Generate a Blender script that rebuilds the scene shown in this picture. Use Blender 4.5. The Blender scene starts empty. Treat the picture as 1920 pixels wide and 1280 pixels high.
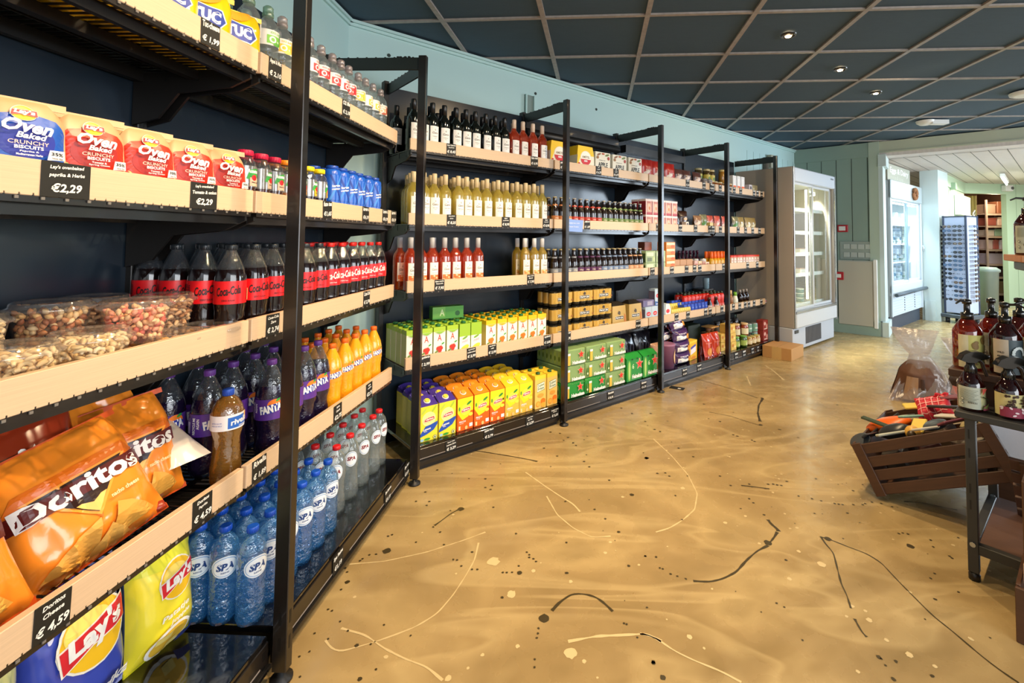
import bpy, math, random
from mathutils import Vector, Matrix, noise as mnoise
R = random.Random(11)
SC = bpy.context.scene
COL = SC.collection
PI = math.pi

# ------------------------------------------------------------ camera, world, lights, exposure
cam = bpy.data.cameras.new('camera'); cam_o = bpy.data.objects.new('camera', cam); COL.objects.link(cam_o)
cam.sensor_width = 36.0; cam.lens = 882.62 / 1920 * 36
cam.shift_x = (960 - 1054.46) / 1920; cam.shift_y = (409.17 - 640) / 1920
cam.clip_start = 0.02; cam.clip_end = 200
cam_o.matrix_world = Matrix.Translation((0, 0, 1.2648)) @ Matrix.Rotation(PI / 2 + 0.0416, 4, 'X') @ Matrix.Rotation(0.0084, 4, 'Z')
SC.camera = cam_o
SC.view_settings.view_transform = 'Standard'; SC.view_settings.look = 'None'
SC.view_settings.exposure = 0.42; SC.view_settings.gamma = 1.0
SC.cycles.max_bounces = 8; SC.cycles.diffuse_bounces = 4; SC.cycles.glossy_bounces = 3
SC.cycles.transmission_bounces = 4; SC.cycles.transparent_max_bounces = 28
SC.cycles.caustics_reflective = False; SC.cycles.caustics_refractive = False
SC.cycles.sample_clamp_indirect = 4.0; SC.cycles.use_denoising = True
world = bpy.data.worlds.new('daylight'); SC.world = world; world.use_nodes = True
wbg = world.node_tree.nodes['Background']
wtc = world.node_tree.nodes.new('ShaderNodeTexCoord'); wsep = world.node_tree.nodes.new('ShaderNodeSeparateXYZ')
wr = world.node_tree.nodes.new('ShaderNodeValToRGB')
world.node_tree.links.new(wtc.outputs['Generated'], wsep.inputs[0]); world.node_tree.links.new(wsep.outputs['Z'], wr.inputs[0])
world.node_tree.links.new(wr.outputs[0], wbg.inputs['Color'])
wr.color_ramp.elements[0].color = (0.55, 0.50, 0.45, 1); wr.color_ramp.elements[0].position = 0.0
wr.color_ramp.elements[1].color = (0.80, 0.90, 1.0, 1); wr.color_ramp.elements[1].position = 0.25
wbg.inputs['Strength'].default_value = 1.15

def lamp(name, kind, loc, energy, color, size=0.1, aim=None, spot=None, blend=0.6, sy=None):
    l = bpy.data.lights.new(name, kind); o = bpy.data.objects.new(name, l); COL.objects.link(o)
    o.location = loc; l.energy = energy; l.color = color
    if kind == 'SPOT': l.spot_size = spot; l.spot_blend = blend; l.shadow_soft_size = size
    elif kind == 'AREA':
        l.shape = 'RECTANGLE'; l.size = size; l.size_y = sy or size
    else: l.shadow_soft_size = size
    if aim is not None:
        o.rotation_euler = (Vector(aim) - Vector(loc)).to_track_quat('-Z', 'Y').to_euler()
    return o
WARM = (1.0, 0.73, 0.42); COOL = (0.72, 0.86, 1.0); NEUT = (1.0, 0.93, 0.82)
# added area lamps behind the camera and along the aisle imitate daylight; no windows
lamp('added_daylight_fill', 'AREA', (3.4, -1.6, 1.7), 120, (0.92, 0.96, 1.0), 4.0, aim=(-0.3, 2.4, 0.9), sy=1.9)
lamp('added_far_daylight_fill', 'AREA', (7.6, 4.2, 1.8), 190, COOL, 2.6, aim=(4.0, 6.6, 0.6), sy=2.0)

# ------------------------------------------------------------ frames of the two shelf runs
A1 = 0.042; D1 = (math.sin(A1), math.cos(A1)); N1 = (-D1[1], D1[0])
A2 = 0.8496; D2 = (math.sin(A2), math.cos(A2)); N2 = (-D2[1], D2[0])
BW = 1.0689
O1 = (-0.7461 - D1[0] * BW, 2.4648 - D1[1] * BW)
O2 = (0.0227 - D2[0] * BW, 3.2378 - D2[1] * BW)
FR = {1: (O1, D1, N1), 2: (O2, D2, N2)}
RZ = {1: math.atan2(D1[1], D1[0]), 2: math.atan2(D2[1], D2[0])}
def W(run, s, e, z=0.0):
    o, d, n = FR[run]
    return Vector((o[0] + d[0] * s + n[0] * e, o[1] + d[1] * s + n[1] * e, z))

# ------------------------------------------------------------ materials
_M = {}
def lin(h):
    if not isinstance(h, str): return tuple(h) + (1,)
    h = h.lstrip('#'); c = [int(h[i:i + 2], 16) / 255 for i in (0, 2, 4)]
    return tuple(x / 12.92 if x <= .04045 else ((x + .055) / 1.055) ** 2.4 for x in c) + (1,)
def mat(name, col='#808080', rough=0.5, metal=0.0, spec=0.5, emit=None, es=0.0, coat=0.0, var=0.0, vscale=8.0, bump=0.0, bscale=60.0, stretch=None, trans=0.0):
    if name in _M: return _M[name]
    m = bpy.data.materials.new(name); m.use_nodes = True; nt = m.node_tree; b = nt.nodes['Principled BSDF']
    b.inputs['Base Color'].default_value = lin(col); b.inputs['Roughness'].default_value = rough
    b.inputs['Metallic'].default_value = metal; b.inputs['Specular IOR Level'].default_value = spec
    b.inputs['Coat Weight'].default_value = coat; b.inputs['Coat Roughness'].default_value = 0.06
    b.inputs['Transmission Weight'].default_value = trans
    if emit: b.inputs['Emission Color'].default_value = lin(emit); b.inputs['Emission Strength'].default_value = es
    if var or bump:
        tc = nt.nodes.new('ShaderNodeTexCoord'); mp = nt.nodes.new('ShaderNodeMapping')
        nt.links.new(tc.outputs['Object'], mp.inputs[0])
        if stretch: mp.inputs['Scale'].default_value = stretch
    if var:
        n = nt.nodes.new('ShaderNodeTexNoise'); n.inputs['Scale'].default_value = vscale; n.inputs['Detail'].default_value = 5
        nt.links.new(mp.outputs[0], n.inputs[0])
        mx = nt.nodes.new('ShaderNodeMix'); mx.data_type = 'RGBA'
        c = lin(col); mx.inputs[6].default_value = tuple(x * (1 - var) for x in c[:3]) + (1,)
        mx.inputs[7].default_value = tuple(min(1, x * (1 + var)) for x in c[:3]) + (1,)
        nt.links.new(n.outputs[0], mx.inputs[0]); nt.links.new(mx.outputs[2], b.inputs['Base Color'])
    if bump:
        n = nt.nodes.new('ShaderNodeTexNoise'); n.inputs['Scale'].default_value = bscale; n.inputs['Detail'].default_value = 3
        nt.links.new(mp.outputs[0], n.inputs[0])
        bp = nt.nodes.new('ShaderNodeBump'); bp.inputs['Strength'].default_value = bump; bp.inputs['Distance'].default_value = 0.01
        nt.links.new(n.outputs[0], bp.inputs['Height']); nt.links.new(bp.outputs[0], b.inputs['Normal'])
    _M[name] = m; return m
def clear(name, tint=(1, 1, 1), gloss=0.12, rough=0.04, body=0.0, bcol='#ffffff', bump=0.0, bscale=90):
    """thin see-through plastic or glass: a tinted transparent film with a fresnel highlight and a diffuse body colour"""
    if name in _M: return _M[name]
    m = bpy.data.materials.new(name); m.use_nodes = True; nt = m.node_tree; nt.nodes.clear()
    out = nt.nodes.new('ShaderNodeOutputMaterial'); t = nt.nodes.new('ShaderNodeBsdfTransparent'); t.inputs[0].default_value = tuple(tint) + (1,)
    g = nt.nodes.new('ShaderNodeBsdfGlossy'); g.inputs['Roughness'].default_value = rough; g.inputs['Color'].default_value = (1, 1, 1, 1)
    fr = nt.nodes.new('ShaderNodeLayerWeight'); fr.inputs[0].default_value = 0.5
    pw = nt.nodes.new('ShaderNodeMath'); pw.operation = 'POWER'; pw.inputs[1].default_value = 3.5; nt.links.new(fr.outputs['Facing'], pw.inputs[0])
    sc_ = nt.nodes.new('ShaderNodeMath'); sc_.operation = 'MULTIPLY'; sc_.inputs[1].default_value = 0.75; nt.links.new(pw.outputs[0], sc_.inputs[0])
    ad = nt.nodes.new('ShaderNodeMath'); ad.operation = 'ADD'; ad.use_clamp = True; ad.inputs[1].default_value = gloss
    nt.links.new(sc_.outputs[0], ad.inputs[0])
    base = t.outputs[0]
    if body > 0:
        d = nt.nodes.new('ShaderNodeBsdfDiffuse'); d.inputs[0].default_value = lin(bcol)
        tl = nt.nodes.new('ShaderNodeBsdfTranslucent'); tl.inputs[0].default_value = lin(bcol)
        m0 = nt.nodes.new('ShaderNodeMixShader'); m0.inputs[0].default_value = 0.5
        nt.links.new(d.outputs[0], m0.inputs[1]); nt.links.new(tl.outputs[0], m0.inputs[2])
        m1 = nt.nodes.new('ShaderNodeMixShader'); m1.inputs[0].default_value = body
        nt.links.new(t.outputs[0], m1.inputs[1]); nt.links.new(m0.outputs[0], m1.inputs[2]); base = m1.outputs[0]
    mx = nt.nodes.new('ShaderNodeMixShader'); nt.links.new(ad.outputs[0], mx.inputs[0])
    nt.links.new(base, mx.inputs[1]); nt.links.new(g.outputs[0], mx.inputs[2]); nt.links.new(mx.outputs[0], out.inputs[0])
    if bump:
        tc = nt.nodes.new('ShaderNodeTexCoord'); n = nt.nodes.new('ShaderNodeTexNoise'); n.inputs['Scale'].default_value = bscale
        bp = nt.nodes.new('ShaderNodeBump'); bp.inputs['Strength'].default_value = bump; bp.inputs['Distance'].default_value = 0.004
        nt.links.new(tc.outputs['Object'], n.inputs[0]); nt.links.new(n.outputs[0], bp.inputs['Height'])
        nt.links.new(bp.outputs[0], g.inputs['Normal']); nt.links.new(bp.outputs[0], fr.inputs['Normal'])
    _M[name] = m; return m
def emis(name, col, s):
    if name in _M: return _M[name]
    m = bpy.data.materials.new(name); m.use_nodes = True; nt = m.node_tree; nt.nodes.clear()
    out = nt.nodes.new('ShaderNodeOutputMaterial'); e = nt.nodes.new('ShaderNodeEmission'); e.inputs[0].default_value = lin(col); e.inputs[1].default_value = s
    nt.links.new(e.outputs[0], out.inputs[0]); _M[name] = m; return m
def P(col, rough=0.45):           # printed ink / painted plastic by colour
    return mat('ink_' + col.lstrip('#') + ('' if rough == 0.45 else '_%d' % int(rough * 100)), col, rough)

# ------------------------------------------------------------ mesh builder
class MB:
    def __init__(s): s.v = []; s.f = []; s.m = []; s.sm = []; s.mats = []
    def mi(s, m):
        if m not in s.mats: s.mats.append(m)
        return s.mats.index(m)
    def add(s, vs, fs, m, smooth=False):
        b = len(s.v); s.v += [tuple(v) for v in vs]; k = s.mi(m)
        for f in fs: s.f.append([i + b for i in f]); s.m.append(k); s.sm.append(smooth)
        return s
    def box(s, x0, x1, y0, y1, z0, z1, m, xf=None):
        vs = [Vector((x, y, z)) for z in (z0, z1) for y in (y0, y1) for x in (x0, x1)]
        if xf: vs = [xf @ v for v in vs]
        return s.add(vs, [(0, 2, 3, 1), (4, 5, 7, 6), (0, 1, 5, 4), (2, 6, 7, 3), (0, 4, 6, 2), (1, 3, 7, 5)], m)
    def cbox(s, x0, x1, y0, y1, z0, z1, m, c=0.004, xf=None, smooth=False):
        vs = []; idx = {}
        X = (x0, x1); Y = (y0, y1); Z = (z0, z1)
        for i in (0, 1):
            for j in (0, 1):
                for k in (0, 1):
                    sx, sy, sz = (1, -1)[i], (1, -1)[j], (1, -1)[k]
                    for a in range(3):
                        p = [X[i] + sx * c, Y[j] + sy * c, Z[k] + sz * c]
                        p[a] = (X[i], Y[j], Z[k])[a]
                        idx[i, j, k, a] = len(vs); vs.append(Vector(p))
        fs = []
        for a in range(3):
            for side in (0, 1):
                o = [(0, 0), (1, 0), (1, 1), (0, 1)]; q = []
                for u, v in o:
                    t = [0, 0, 0]; t[a] = side; t[(a + 1) % 3] = u; t[(a + 2) % 3] = v
                    q.append(idx[t[0], t[1], t[2], a])
                fs.append(q if side else q[::-1])
        for a in range(3):
            b2, c2 = (a + 1) % 3, (a + 2) % 3
            for u in (0, 1):
                for v in (0, 1):
                    t0 = [0, 0, 0]; t1 = [0, 0, 0]; t0[a] = 0; t1[a] = 1; t0[b2] = t1[b2] = u; t0[c2] = t1[c2] = v
                    q = [idx[(*t0, b2)], idx[(*t1, b2)], idx[(*t1, c2)], idx[(*t0, c2)]]
                    fs.append(q if (u ^ v) else q[::-1])
        for i in (0, 1):
            for j in (0, 1):
                for k in (0, 1):
                    q = [idx[i, j, k, 0], idx[i, j, k, 1], idx[i, j, k, 2]]
                    fs.append(q if (i + j + k) % 2 else q[::-1])
        if xf: vs = [xf @ v for v in vs]
        return s.add(vs, fs, m, smooth)
    def lathe(s, prof, m, n=20, cx=0, cy=0, smooth=True, cap0=True, cap1=True, xf=None, sq=0.0):
        """prof: [(r, z) or (r, z, material-for-the-band-above)]"""
        vs = []; k = len(prof)
        for pr in prof:
            r, z = pr[0], pr[1]
            for i in range(n):
                a = 2 * PI * i / n + PI / n; q = 1.0
                if sq: q = 1 + sq * (1 / max(abs(math.cos(a)), abs(math.sin(a))) - 1)
                vs.append(Vector((cx + r * q * math.cos(a), cy + r * q * math.sin(a), z)))
        if xf: vs = [xf @ v for v in vs]
        b = len(s.v); s.v += [tuple(v) for v in vs]
        for j in range(k - 1):
            mm = s.mi(prof[j][2] if len(prof[j]) > 2 and prof[j][2] else m)
            for i in range(n):
                i2 = (i + 1) % n
                s.f.append([b + j * n + i, b + j * n + i2, b + (j + 1) * n + i2, b + (j + 1) * n + i]); s.m.append(mm); s.sm.append(smooth)
        if cap0: s.f.append([b + i for i in range(n)][::-1]); s.m.append(s.mi(prof[0][2] if len(prof[0]) > 2 and prof[0][2] else m)); s.sm.append(False)
        if cap1: s.f.append([b + (k - 1) * n + i for i in range(n)]); s.m.append(s.mi(prof[-1][2] if len(prof[-1]) > 2 and prof[-1][2] else m)); s.sm.append(False)
        return s
    def cyl(s, p0, p1, r, m, n=10, r1=None, smooth=True):
        p0 = Vector(p0); p1 = Vector(p1); d = (p1 - p0); L = d.length
        if L < 1e-6: return s
        q = d.to_track_quat('Z', 'Y').to_matrix().to_4x4(); q.translation = p0
        return s.lathe([(r, 0), (r if r1 is None else r1, L)], m, n, xf=q, smooth=smooth)
    def tube(s, pts, r, m, n=8, closed=False):
        pts = [Vector(p) for p in pts]; k = len(pts); vs = []
        up = Vector((0.01, 0.02, 1)).normalized()
        for i, p in enumerate(pts):
            a = pts[(i - 1) % k] if (closed or i) else p; c = pts[(i + 1) % k] if (closed or i < k - 1) else p
            t = (c - a).normalized(); x = t.cross(up)
            if x.length < 1e-3: x = t.cross(Vector((1, 0, 0)))
            x.normalize(); y = x.cross(t); rr = r(i / max(1, k - 1)) if callable(r) else r
            for j in range(n):
                an = 2 * PI * j / n; vs.append(p + x * rr * math.cos(an) + y * rr * math.sin(an))
        fs = []
        for i in range(k if closed else k - 1):
            for j in range(n):
                a = i * n + j; b = i * n + (j + 1) % n; i2 = ((i + 1) % k) * n
                fs.append((a, b, i2 + (j + 1) % n, i2 + j))
        s.add(vs, fs, m, True)
        if not closed: s.add(vs[:n], [tuple(range(n))], m); s.add(vs[-n:], [tuple(range(n))[::-1]], m)
        return s
    def prism(s, poly, m, axis='y', a0=0.0, a1=0.01):
        """extrude a 2-D outline (x,z) along y, or (x,y) along z, or (y,z) along x"""
        def mk(u, v, a):
            return {'y': (u, a, v), 'z': (u, v, a), 'x': (a, u, v)}[axis]
        n = len(poly); vs = [mk(u, v, a0) for u, v in poly] + [mk(u, v, a1) for u, v in poly]
        fs = [tuple(range(n))[::-1], tuple(range(n, 2 * n))] + [(i, (i + 1) % n, n + (i + 1) % n, n + i) for i in range(n)]
        return s.add(vs, fs, m)
    def quad(s, a, b, c, d, m): return s.add([a, b, c, d], [(0, 1, 2, 3)], m)
    def ball(s, c, r, m, n=8, k=6, sc=(1, 1, 1)):
        prof = [(max(1e-4, r * math.sin(PI * i / k)), -r * math.cos(PI * i / k)) for i in range(k + 1)]
        return s.lathe(prof, m, n, xf=Matrix.Translation(c) @ Matrix.Diagonal((*sc, 1)))
    def mesh(s, name):
        me = bpy.data.meshes.new(name); me.from_pydata(s.v, [], s.f)
        for m in s.mats: me.materials.append(m)
        me.polygons.foreach_set('material_index', s.m); me.polygons.foreach_set('use_smooth', s.sm)
        me.update(); return me
    def build(s, name, parent=None, loc=None):
        o = bpy.data.objects.new(name, s.mesh(name)); COL.objects.link(o)
        if parent is not None: adopt(o, parent)
        if loc is not None: o.location = loc
        return o

KIDS = {}
def adopt(o, parent): o.parent = parent; KIDS.setdefault(parent.name, []).append(o)
def tag(o, label=None, cat=None, group=None, kind=None):
    if label: o['label'] = label
    if cat: o['category'] = cat
    if group: o['group'] = group
    if kind: o['kind'] = kind
    return o
def struct(o): o['kind'] = 'structure'; return o
def empty(name, loc=(0, 0, 0), rot=(0, 0, 0)):
    o = bpy.data.objects.new(name, None); o.empty_display_size = 0.02; COL.objects.link(o); o.location = loc; o.rotation_euler = rot; return o
def dup(o, parent=None):
    c = o.copy(); COL.objects.link(c)
    if parent is not None: adopt(c, parent)
    for k in KIDS.get(o.name, []): dup(k, c)
    return c
_used = set()
def inst(proto):
    if proto.name in _used: return dup(proto)
    _used.add(proto.name); return proto
def put(proto, run, s, e, z, yaw=0.0, lean=0.0, roll=0.0, label=None, cat=None, group=None):
    o = inst(proto); o.location = W(run, s, e, z)
    o.rotation_euler = (Matrix.Rotation(RZ[run] + yaw, 3, 'Z') @ Matrix.Rotation(lean, 3, 'X') @ Matrix.Rotation(roll, 3, 'Y')).to_euler()
    for k in ('label', 'category', 'group'):
        if k in o: del o[k]
    return tag(o, label, cat, group)
def putw(proto, loc, yaw=0.0, lean=0.0, roll=0.0, label=None, cat=None, group=None):
    o = inst(proto); o.location = loc
    o.rotation_euler = (Matrix.Rotation(yaw, 3, 'Z') @ Matrix.Rotation(lean, 3, 'X') @ Matrix.Rotation(roll, 3, 'Y')).to_euler()
    for k in ('label', 'category', 'group'):
        if k in o: del o[k]
    return tag(o, label, cat, group)
ORD = ['', 'first', 'second', 'third', 'fourth', 'fifth', 'sixth', 'seventh', 'eighth', 'ninth', 'tenth', 'eleventh', 'twelfth', 'thirteenth', 'fourteenth', 'fifteenth', 'sixteenth', 'seventeenth', 'eighteenth', 'nineteenth', 'twentieth', 'twenty-first', 'twenty-second', 'twenty-third', 'twenty-fourth']
ROW = ['front row', 'second row', 'third row', 'fourth row', 'back row']
def grid(proto, run, ss, es, z, desc, cat, group, yj=0.25, sj=0.003, off=0.0, yaw=0.0):
    n = len(ss)
    for j, e in enumerate(es):
        for i, s in enumerate(ss):
            k = (n - i) if run == 1 else i + 1
            put(proto, run, s + R.uniform(-sj, sj) + off * j, e + R.uniform(-sj, sj), z, yaw=yaw + R.uniform(-yj, yj),
                label='%s, %s from the corner in the %s' % (desc, ORD[k], ROW[j]), cat=cat, group=group)
def frange(a, b, n): return [a + (b - a) * i / (n - 1) for i in range(n)] if n > 1 else [a]

# ------------------------------------------------------------ printed graphics mapped on surfaces
_T = {}
def text2d(t, bold=0.0, shear=0.0):
    k = (t, bold, shear)
    if k in _T: return _T[k]
    c = bpy.data.curves.new('t', 'FONT'); c.body = t; c.size = 1; c.offset = bold; c.shear = shear; c.resolution_u = 2; c.fill_mode = 'FRONT'
    o = bpy.data.objects.new('t', c); COL.objects.link(o)
    dg = bpy.context.evaluated_depsgraph_get(); dg.update(); ev = o.evaluated_get(dg); me = ev.to_mesh()
    vs = [(v.co.x, v.co.y) for v in me.vertices]; fs = [list(p.vertices) for p in me.polygons]; ev.to_mesh_clear()
    bpy.data.objects.remove(o); bpy.data.curves.remove(c)
    x0 = min(v[0] for v in vs); x1 = max(v[0] for v in vs); y0 = min(v[1] for v in vs); y1 = max(v[1] for v in vs)
    w = max(1e-6, x1 - x0); h = max(1e-6, y1 - y0)
    vs = [((x - (x0 + x1) / 2) / w, (y - (y0 + y1) / 2) / h) for x, y in vs]
    _T[k] = (vs, fs, w / h); return _T[k]
def rot2(p, a): c, s = math.cos(a), math.sin(a); return (p[0] * c - p[1] * s, p[0] * s + p[1] * c)
def ell(cx, cy, rx, ry, a=0.0, n=22):
    return [(cx + rot2((rx * math.cos(2 * PI * i / n), ry * math.sin(2 * PI * i / n)), a)[0], cy + rot2((rx * math.cos(2 * PI * i / n), ry * math.sin(2 * PI * i / n)), a)[1]) for i in range(n)]
def star(cx, cy, r, a=0.0, k=5, q=0.42):
    return [(cx + (r if i % 2 == 0 else r * q) * math.sin(PI * i / k + a), cy + (r if i % 2 == 0 else r * q) * math.cos(PI * i / k + a)) for i in range(2 * k)]
def blob(cx, cy, r, rnd, n=12, j=0.3, sx=1.0, sy=1.0):
    return [(cx + sx * r * (1 + rnd.uniform(-j, j)) * math.cos(2 * PI * i / n), cy + sy * r * (1 + rnd.uniform(-j, j)) * math.sin(2 * PI * i / n)) for i in range(n)]
def gfx(mb, items, fmap, maxe=None):
    """items: ('p', polygon, mat) | ('t', text, cx, cy, w, h, mat[, bold, shear, rot]); fmap(u, v, layer) -> xyz"""
    for L, it in enumerate(items):
        if it[0] == 'p':
            poly, m = it[1], it[2]
            cx = sum(p[0] for p in poly) / len(poly); cy = sum(p[1] for p in poly) / len(poly)
            tris = [((cx, cy), poly[i], poly[(i + 1) % len(poly)]) for i in range(len(poly))]
            if maxe:
                st = tris; tris = []
                while st:
                    t = st.pop(); e = [math.dist(t[0], t[1]), math.dist(t[1], t[2]), math.dist(t[2], t[0])]; k = e.index(max(e))
                    if e[k] > maxe:
                        a, b, c = t[k], t[(k + 1) % 3], t[(k + 2) % 3]; mm = ((a[0] + b[0]) / 2, (a[1] + b[1]) / 2)
                        st += [(a, mm, c), (mm, b, c)]
                    else: tris.append(t)
            vs = []; ix = {}; fs = []
            for t in tris:
                f = []
                for p in t:
                    q = (round(p[0], 6), round(p[1], 6))
                    if q not in ix: ix[q] = len(vs); vs.append(fmap(p[0], p[1], L + 1))
                    f.append(ix[q])
                if len(set(f)) == 3: fs.append(f)
            mb.add(vs, fs, m)
        else:
            _, t, cx, cy, w, h, m = it[:7]; bold = it[7] if len(it) > 7 else 0.02; sh = it[8] if len(it) > 8 else 0; ro = it[9] if len(it) > 9 else 0
            vs, fs, _r = text2d(t, bold, sh)
            out = []
            for x, y in vs:
                px, py = rot2((x * w, y * h), ro); out.append(fmap(cx + px, cy + py, L + 1))
            mb.add(out, fs, m)
def rect(x0, y0, x1, y1): return [(x0, y0), (x1, y0), (x1, y1), (x0, y1)]
def f_front(y=0.0, d=0.0004): return lambda u, v, l: (u, y - d * l, v)
def f_cyl(r, d=0.0003): return lambda u, v, l: ((r + d * l) * math.sin(u / r), -(r + d * l) * math.cos(u / r), v)
def f_left(x, d=0.0004): return lambda u, v, l: (x - d * l, -u, v)

# ------------------------------------------------------------ room materials
def floor_mat():
    m = mat('poured_resin_floor', '#b09a74', 0.4, spec=0.35, coat=0.04); nt = m.node_tree; b = nt.nodes['Principled BSDF']
    tc = nt.nodes.new('ShaderNodeTexCoord')
    def nz(scale, dist, det=6, st=(1, 1, 1)):
        mp = nt.nodes.new('ShaderNodeMapping'); mp.inputs['Scale'].default_value = st; mp.inputs['Rotation'].default_value = (0, 0, 0.6)
        nt.links.new(tc.outputs['Object'], mp.inputs[0])
        n = nt.nodes.new('ShaderNodeTexNoise'); n.inputs['Scale'].default_value = scale; n.inputs['Detail'].default_value = det; n.inputs['Distortion'].default_value = dist
        nt.links.new(mp.outputs[0], n.inputs[0]); return n
    def ramp(src, stops):
        r = nt.nodes.new('ShaderNodeValToRGB'); nt.links.new(src, r.inputs[0])
        while len(r.color_ramp.elements) < len(stops): r.color_ramp.elements.new(0.5)
        for e, (p, c) in zip(r.color_ramp.elements, stops): e.position = p; e.color = lin(c)
        return r
    a = nz(0.75, 1.6, 4, (1, 1.7, 1)); r1 = ramp(a.outputs[0], [(0.3, '#8c764e'), (0.48, '#9d855a'), (0.58, '#ad9567'), (0.72, '#917b52')])
    c = nz(1.1, 2.2, 2, (0.6, 1.8, 1)); r2 = ramp(c.outputs[0], [(0.44, '#000000'), (0.5, '#ffffff'), (0.53, '#000000')])
    mx = nt.nodes.new('ShaderNodeMix'); mx.data_type = 'RGBA'; mx.inputs[7].default_value = lin('#c6af7e')
    ml = nt.nodes.new('ShaderNodeMath'); ml.operation = 'MULTIPLY'; ml.inputs[1].default_value = 0.40
    nt.links.new(r2.outputs[0], ml.inputs[0]); nt.links.new(ml.outputs[0], mx.inputs[0]); nt.links.new(r1.outputs[0], mx.inputs[6])
    g = nz(9, 0.4, 8); mx2 = nt.nodes.new('ShaderNodeMix'); mx2.data_type = 'RGBA'; mx2.blend_type = 'MULTIPLY'; mx2.inputs[0].default_value = 0.25
    rg = ramp(g.outputs[0], [(0.3, '#c8c8c8'), (0.7, '#ffffff')])
    nt.links.new(mx.outputs[2], mx2.inputs[6]); nt.links.new(rg.outputs[0], mx2.inputs[7])
    nt.links.new(mx2.outputs[2], b.inputs['Base Color'])
    rr = ramp(g.outputs[0], [(0.3, '#757575'), (0.7, '#a0a0a0')]); nt.links.new(rr.outputs[0], b.inputs['Roughness'])
    return m
FLOOR = floor_mat()
TEAL = mat('pale_teal_wall_paint', '#b7d6d4', 0.5, var=0.03, vscale=1.2)
GREEN = mat('sage_green_board_paint', '#8fa79b', 0.5, var=0.04, vscale=2)
MINT = mat('mint_green_board_paint', '#b4cbae', 0.5, var=0.03, vscale=2)
PALE = mat('pale_blue_white_paint', '#c3d2d0', 0.5, var=0.03, vscale=2)
CREAMG = mat('cream_green_beam_paint', '#b9c0aa', 0.5, var=0.04, vscale=2)
GAP = mat('dark_groove', '#2e3a36', 0.8)
WASH = mat('whitewashed_planks', '#cfc7c2', 0.6, var=0.16, vscale=5, stretch=(1, 12, 1))
TILE = mat('blue_black_ceiling_tile', '#3a5062', 0.75, var=0.12, vscale=14, stretch=(1, 6, 1), bump=0.15, bscale=120)
GRID = mat('rusty_grey_grid_strip', '#98918c', 0.4, var=0.35, vscale=30, stretch=(1, 1, 1))
BLACK = mat('black_gloss_steel', '#15110f', 0.30, spec=0.6, coat=0.3)
BLACKM = mat('black_satin_steel', '#171514', 0.42)
NAVY = mat('dark_navy_back_panel', '#1f2a35', 0.24, spec=0.6, var=0.08, vscale=2)
WHITE = mat('white_plastic', '#e6e6e2', 0.4)
CHROME = mat('brushed_steel', '#b8bcc0', 0.25, metal=0.9)

def wallseg(name, p, q, z0, z1, th, m):
    """upright slab from p to q; th > 0 puts the thickness on the far side (away from the room), seen walking p to q"""
    p = Vector(p); q = Vector(q); d = (q - p).normalized(); n = Vector((-d.y, d.x)) * th
    mb = MB(); mb.prism([p[:], q[:], (q + n)[:], (p + n)[:]], m, 'z', z0, z1)
    return struct(mb.build(name))
def along(p, q, t, off=0.0):
    p = Vector(p); q = Vector(q); d = (q - p).normalized(); n = Vector((-d.y, d.x)); return p + d * t - n * off
def boards(mb, p, q, z0, z1, step, m, off=0.002, w=0.006, t0=None):
    L = (Vector(q) - Vector(p)).length; t = t0 if t0 is not None else step
    while t < L - 0.02:
        a = along(p, q, t - w / 2, off); b = along(p, q, t + w / 2, off); c = along(p, q, t + w / 2, -0.003); d = along(p, q, t - w / 2, -0.003)
        mb.prism([a[:], b[:], c[:], d[:]], m, 'z', z0, z1); t += step

HC = 2.60; HC2 = 2.40
C0 = (-1.375, -1.2); C1 = W(2, -0.2, 0.60)[:2]; CA = (3.465, 6.99); CB = (4.267, 6.33); CE = (9.2, 2.30)
fl = MB(); fl.box(-2.2, 15, -2.2, 15, -0.08, 0, FLOOR); floor = struct(fl.build('floor'))
wallseg('wall_left', C0, C1, 0, HC, 0.1, TEAL)
w2 = wallseg('wall_back', C1, CA, 0, HC, 0.1, TEAL)
mb = MB()
for t in (1.34, 1.42): mb.prism([along(C1, CA, t, 0.025)[:], along(C1, CA, t + 0.012, 0.025)[:], along(C1, CA, t + 0.012, -0.002)[:], along(C1, CA, t, -0.002)[:]], TEAL, 'z', 2.15, 2.41)
mb.prism([along(C1, CA, 1.34, 0.012)[:], along(C1, CA, 1.43, 0.012)[:], along(C1, CA, 1.43, -0.002)[:], along(C1, CA, 1.34, -0.002)[:]], mat('grey_green_channel', '#7d8f88', 0.5), 'z', 2.15, 2.41)
boards(mb, C1, CA, 1.9, 2.42, 0.17, mat('teal_board_seam', '#7fa09c', 0.6), t0=4.9, w=0.004)
for t in (0.25, 2.15, 1.45): mb.cyl((*along(C1, CA, t, 0.004)[:], 2.44), (*along(C1, CA, t, -0.004)[:], 2.44), 0.012, GAP, 8)
struct(mb.build('trim_1'))
mb = MB()
for a, b in ((C0, C1), (C1, CA)):
    for k in range(2):
        off = 0.03 - 0.015 * k; z0 = HC - 0.02 - 0.018 * k
        p, q = along(a, b, 0.0, off), along(a, b, (Vector(b) - Vector(a)).length, off); p2, q2 = along(a, b, 0.0, -0.002), along(a, b, (Vector(b) - Vector(a)).length, -0.002)
        mb.prism([p[:], q[:], q2[:], p2[:]], TEAL, 'z', z0, z0 + 0.018)
struct(mb.build('trim_2'))
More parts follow.
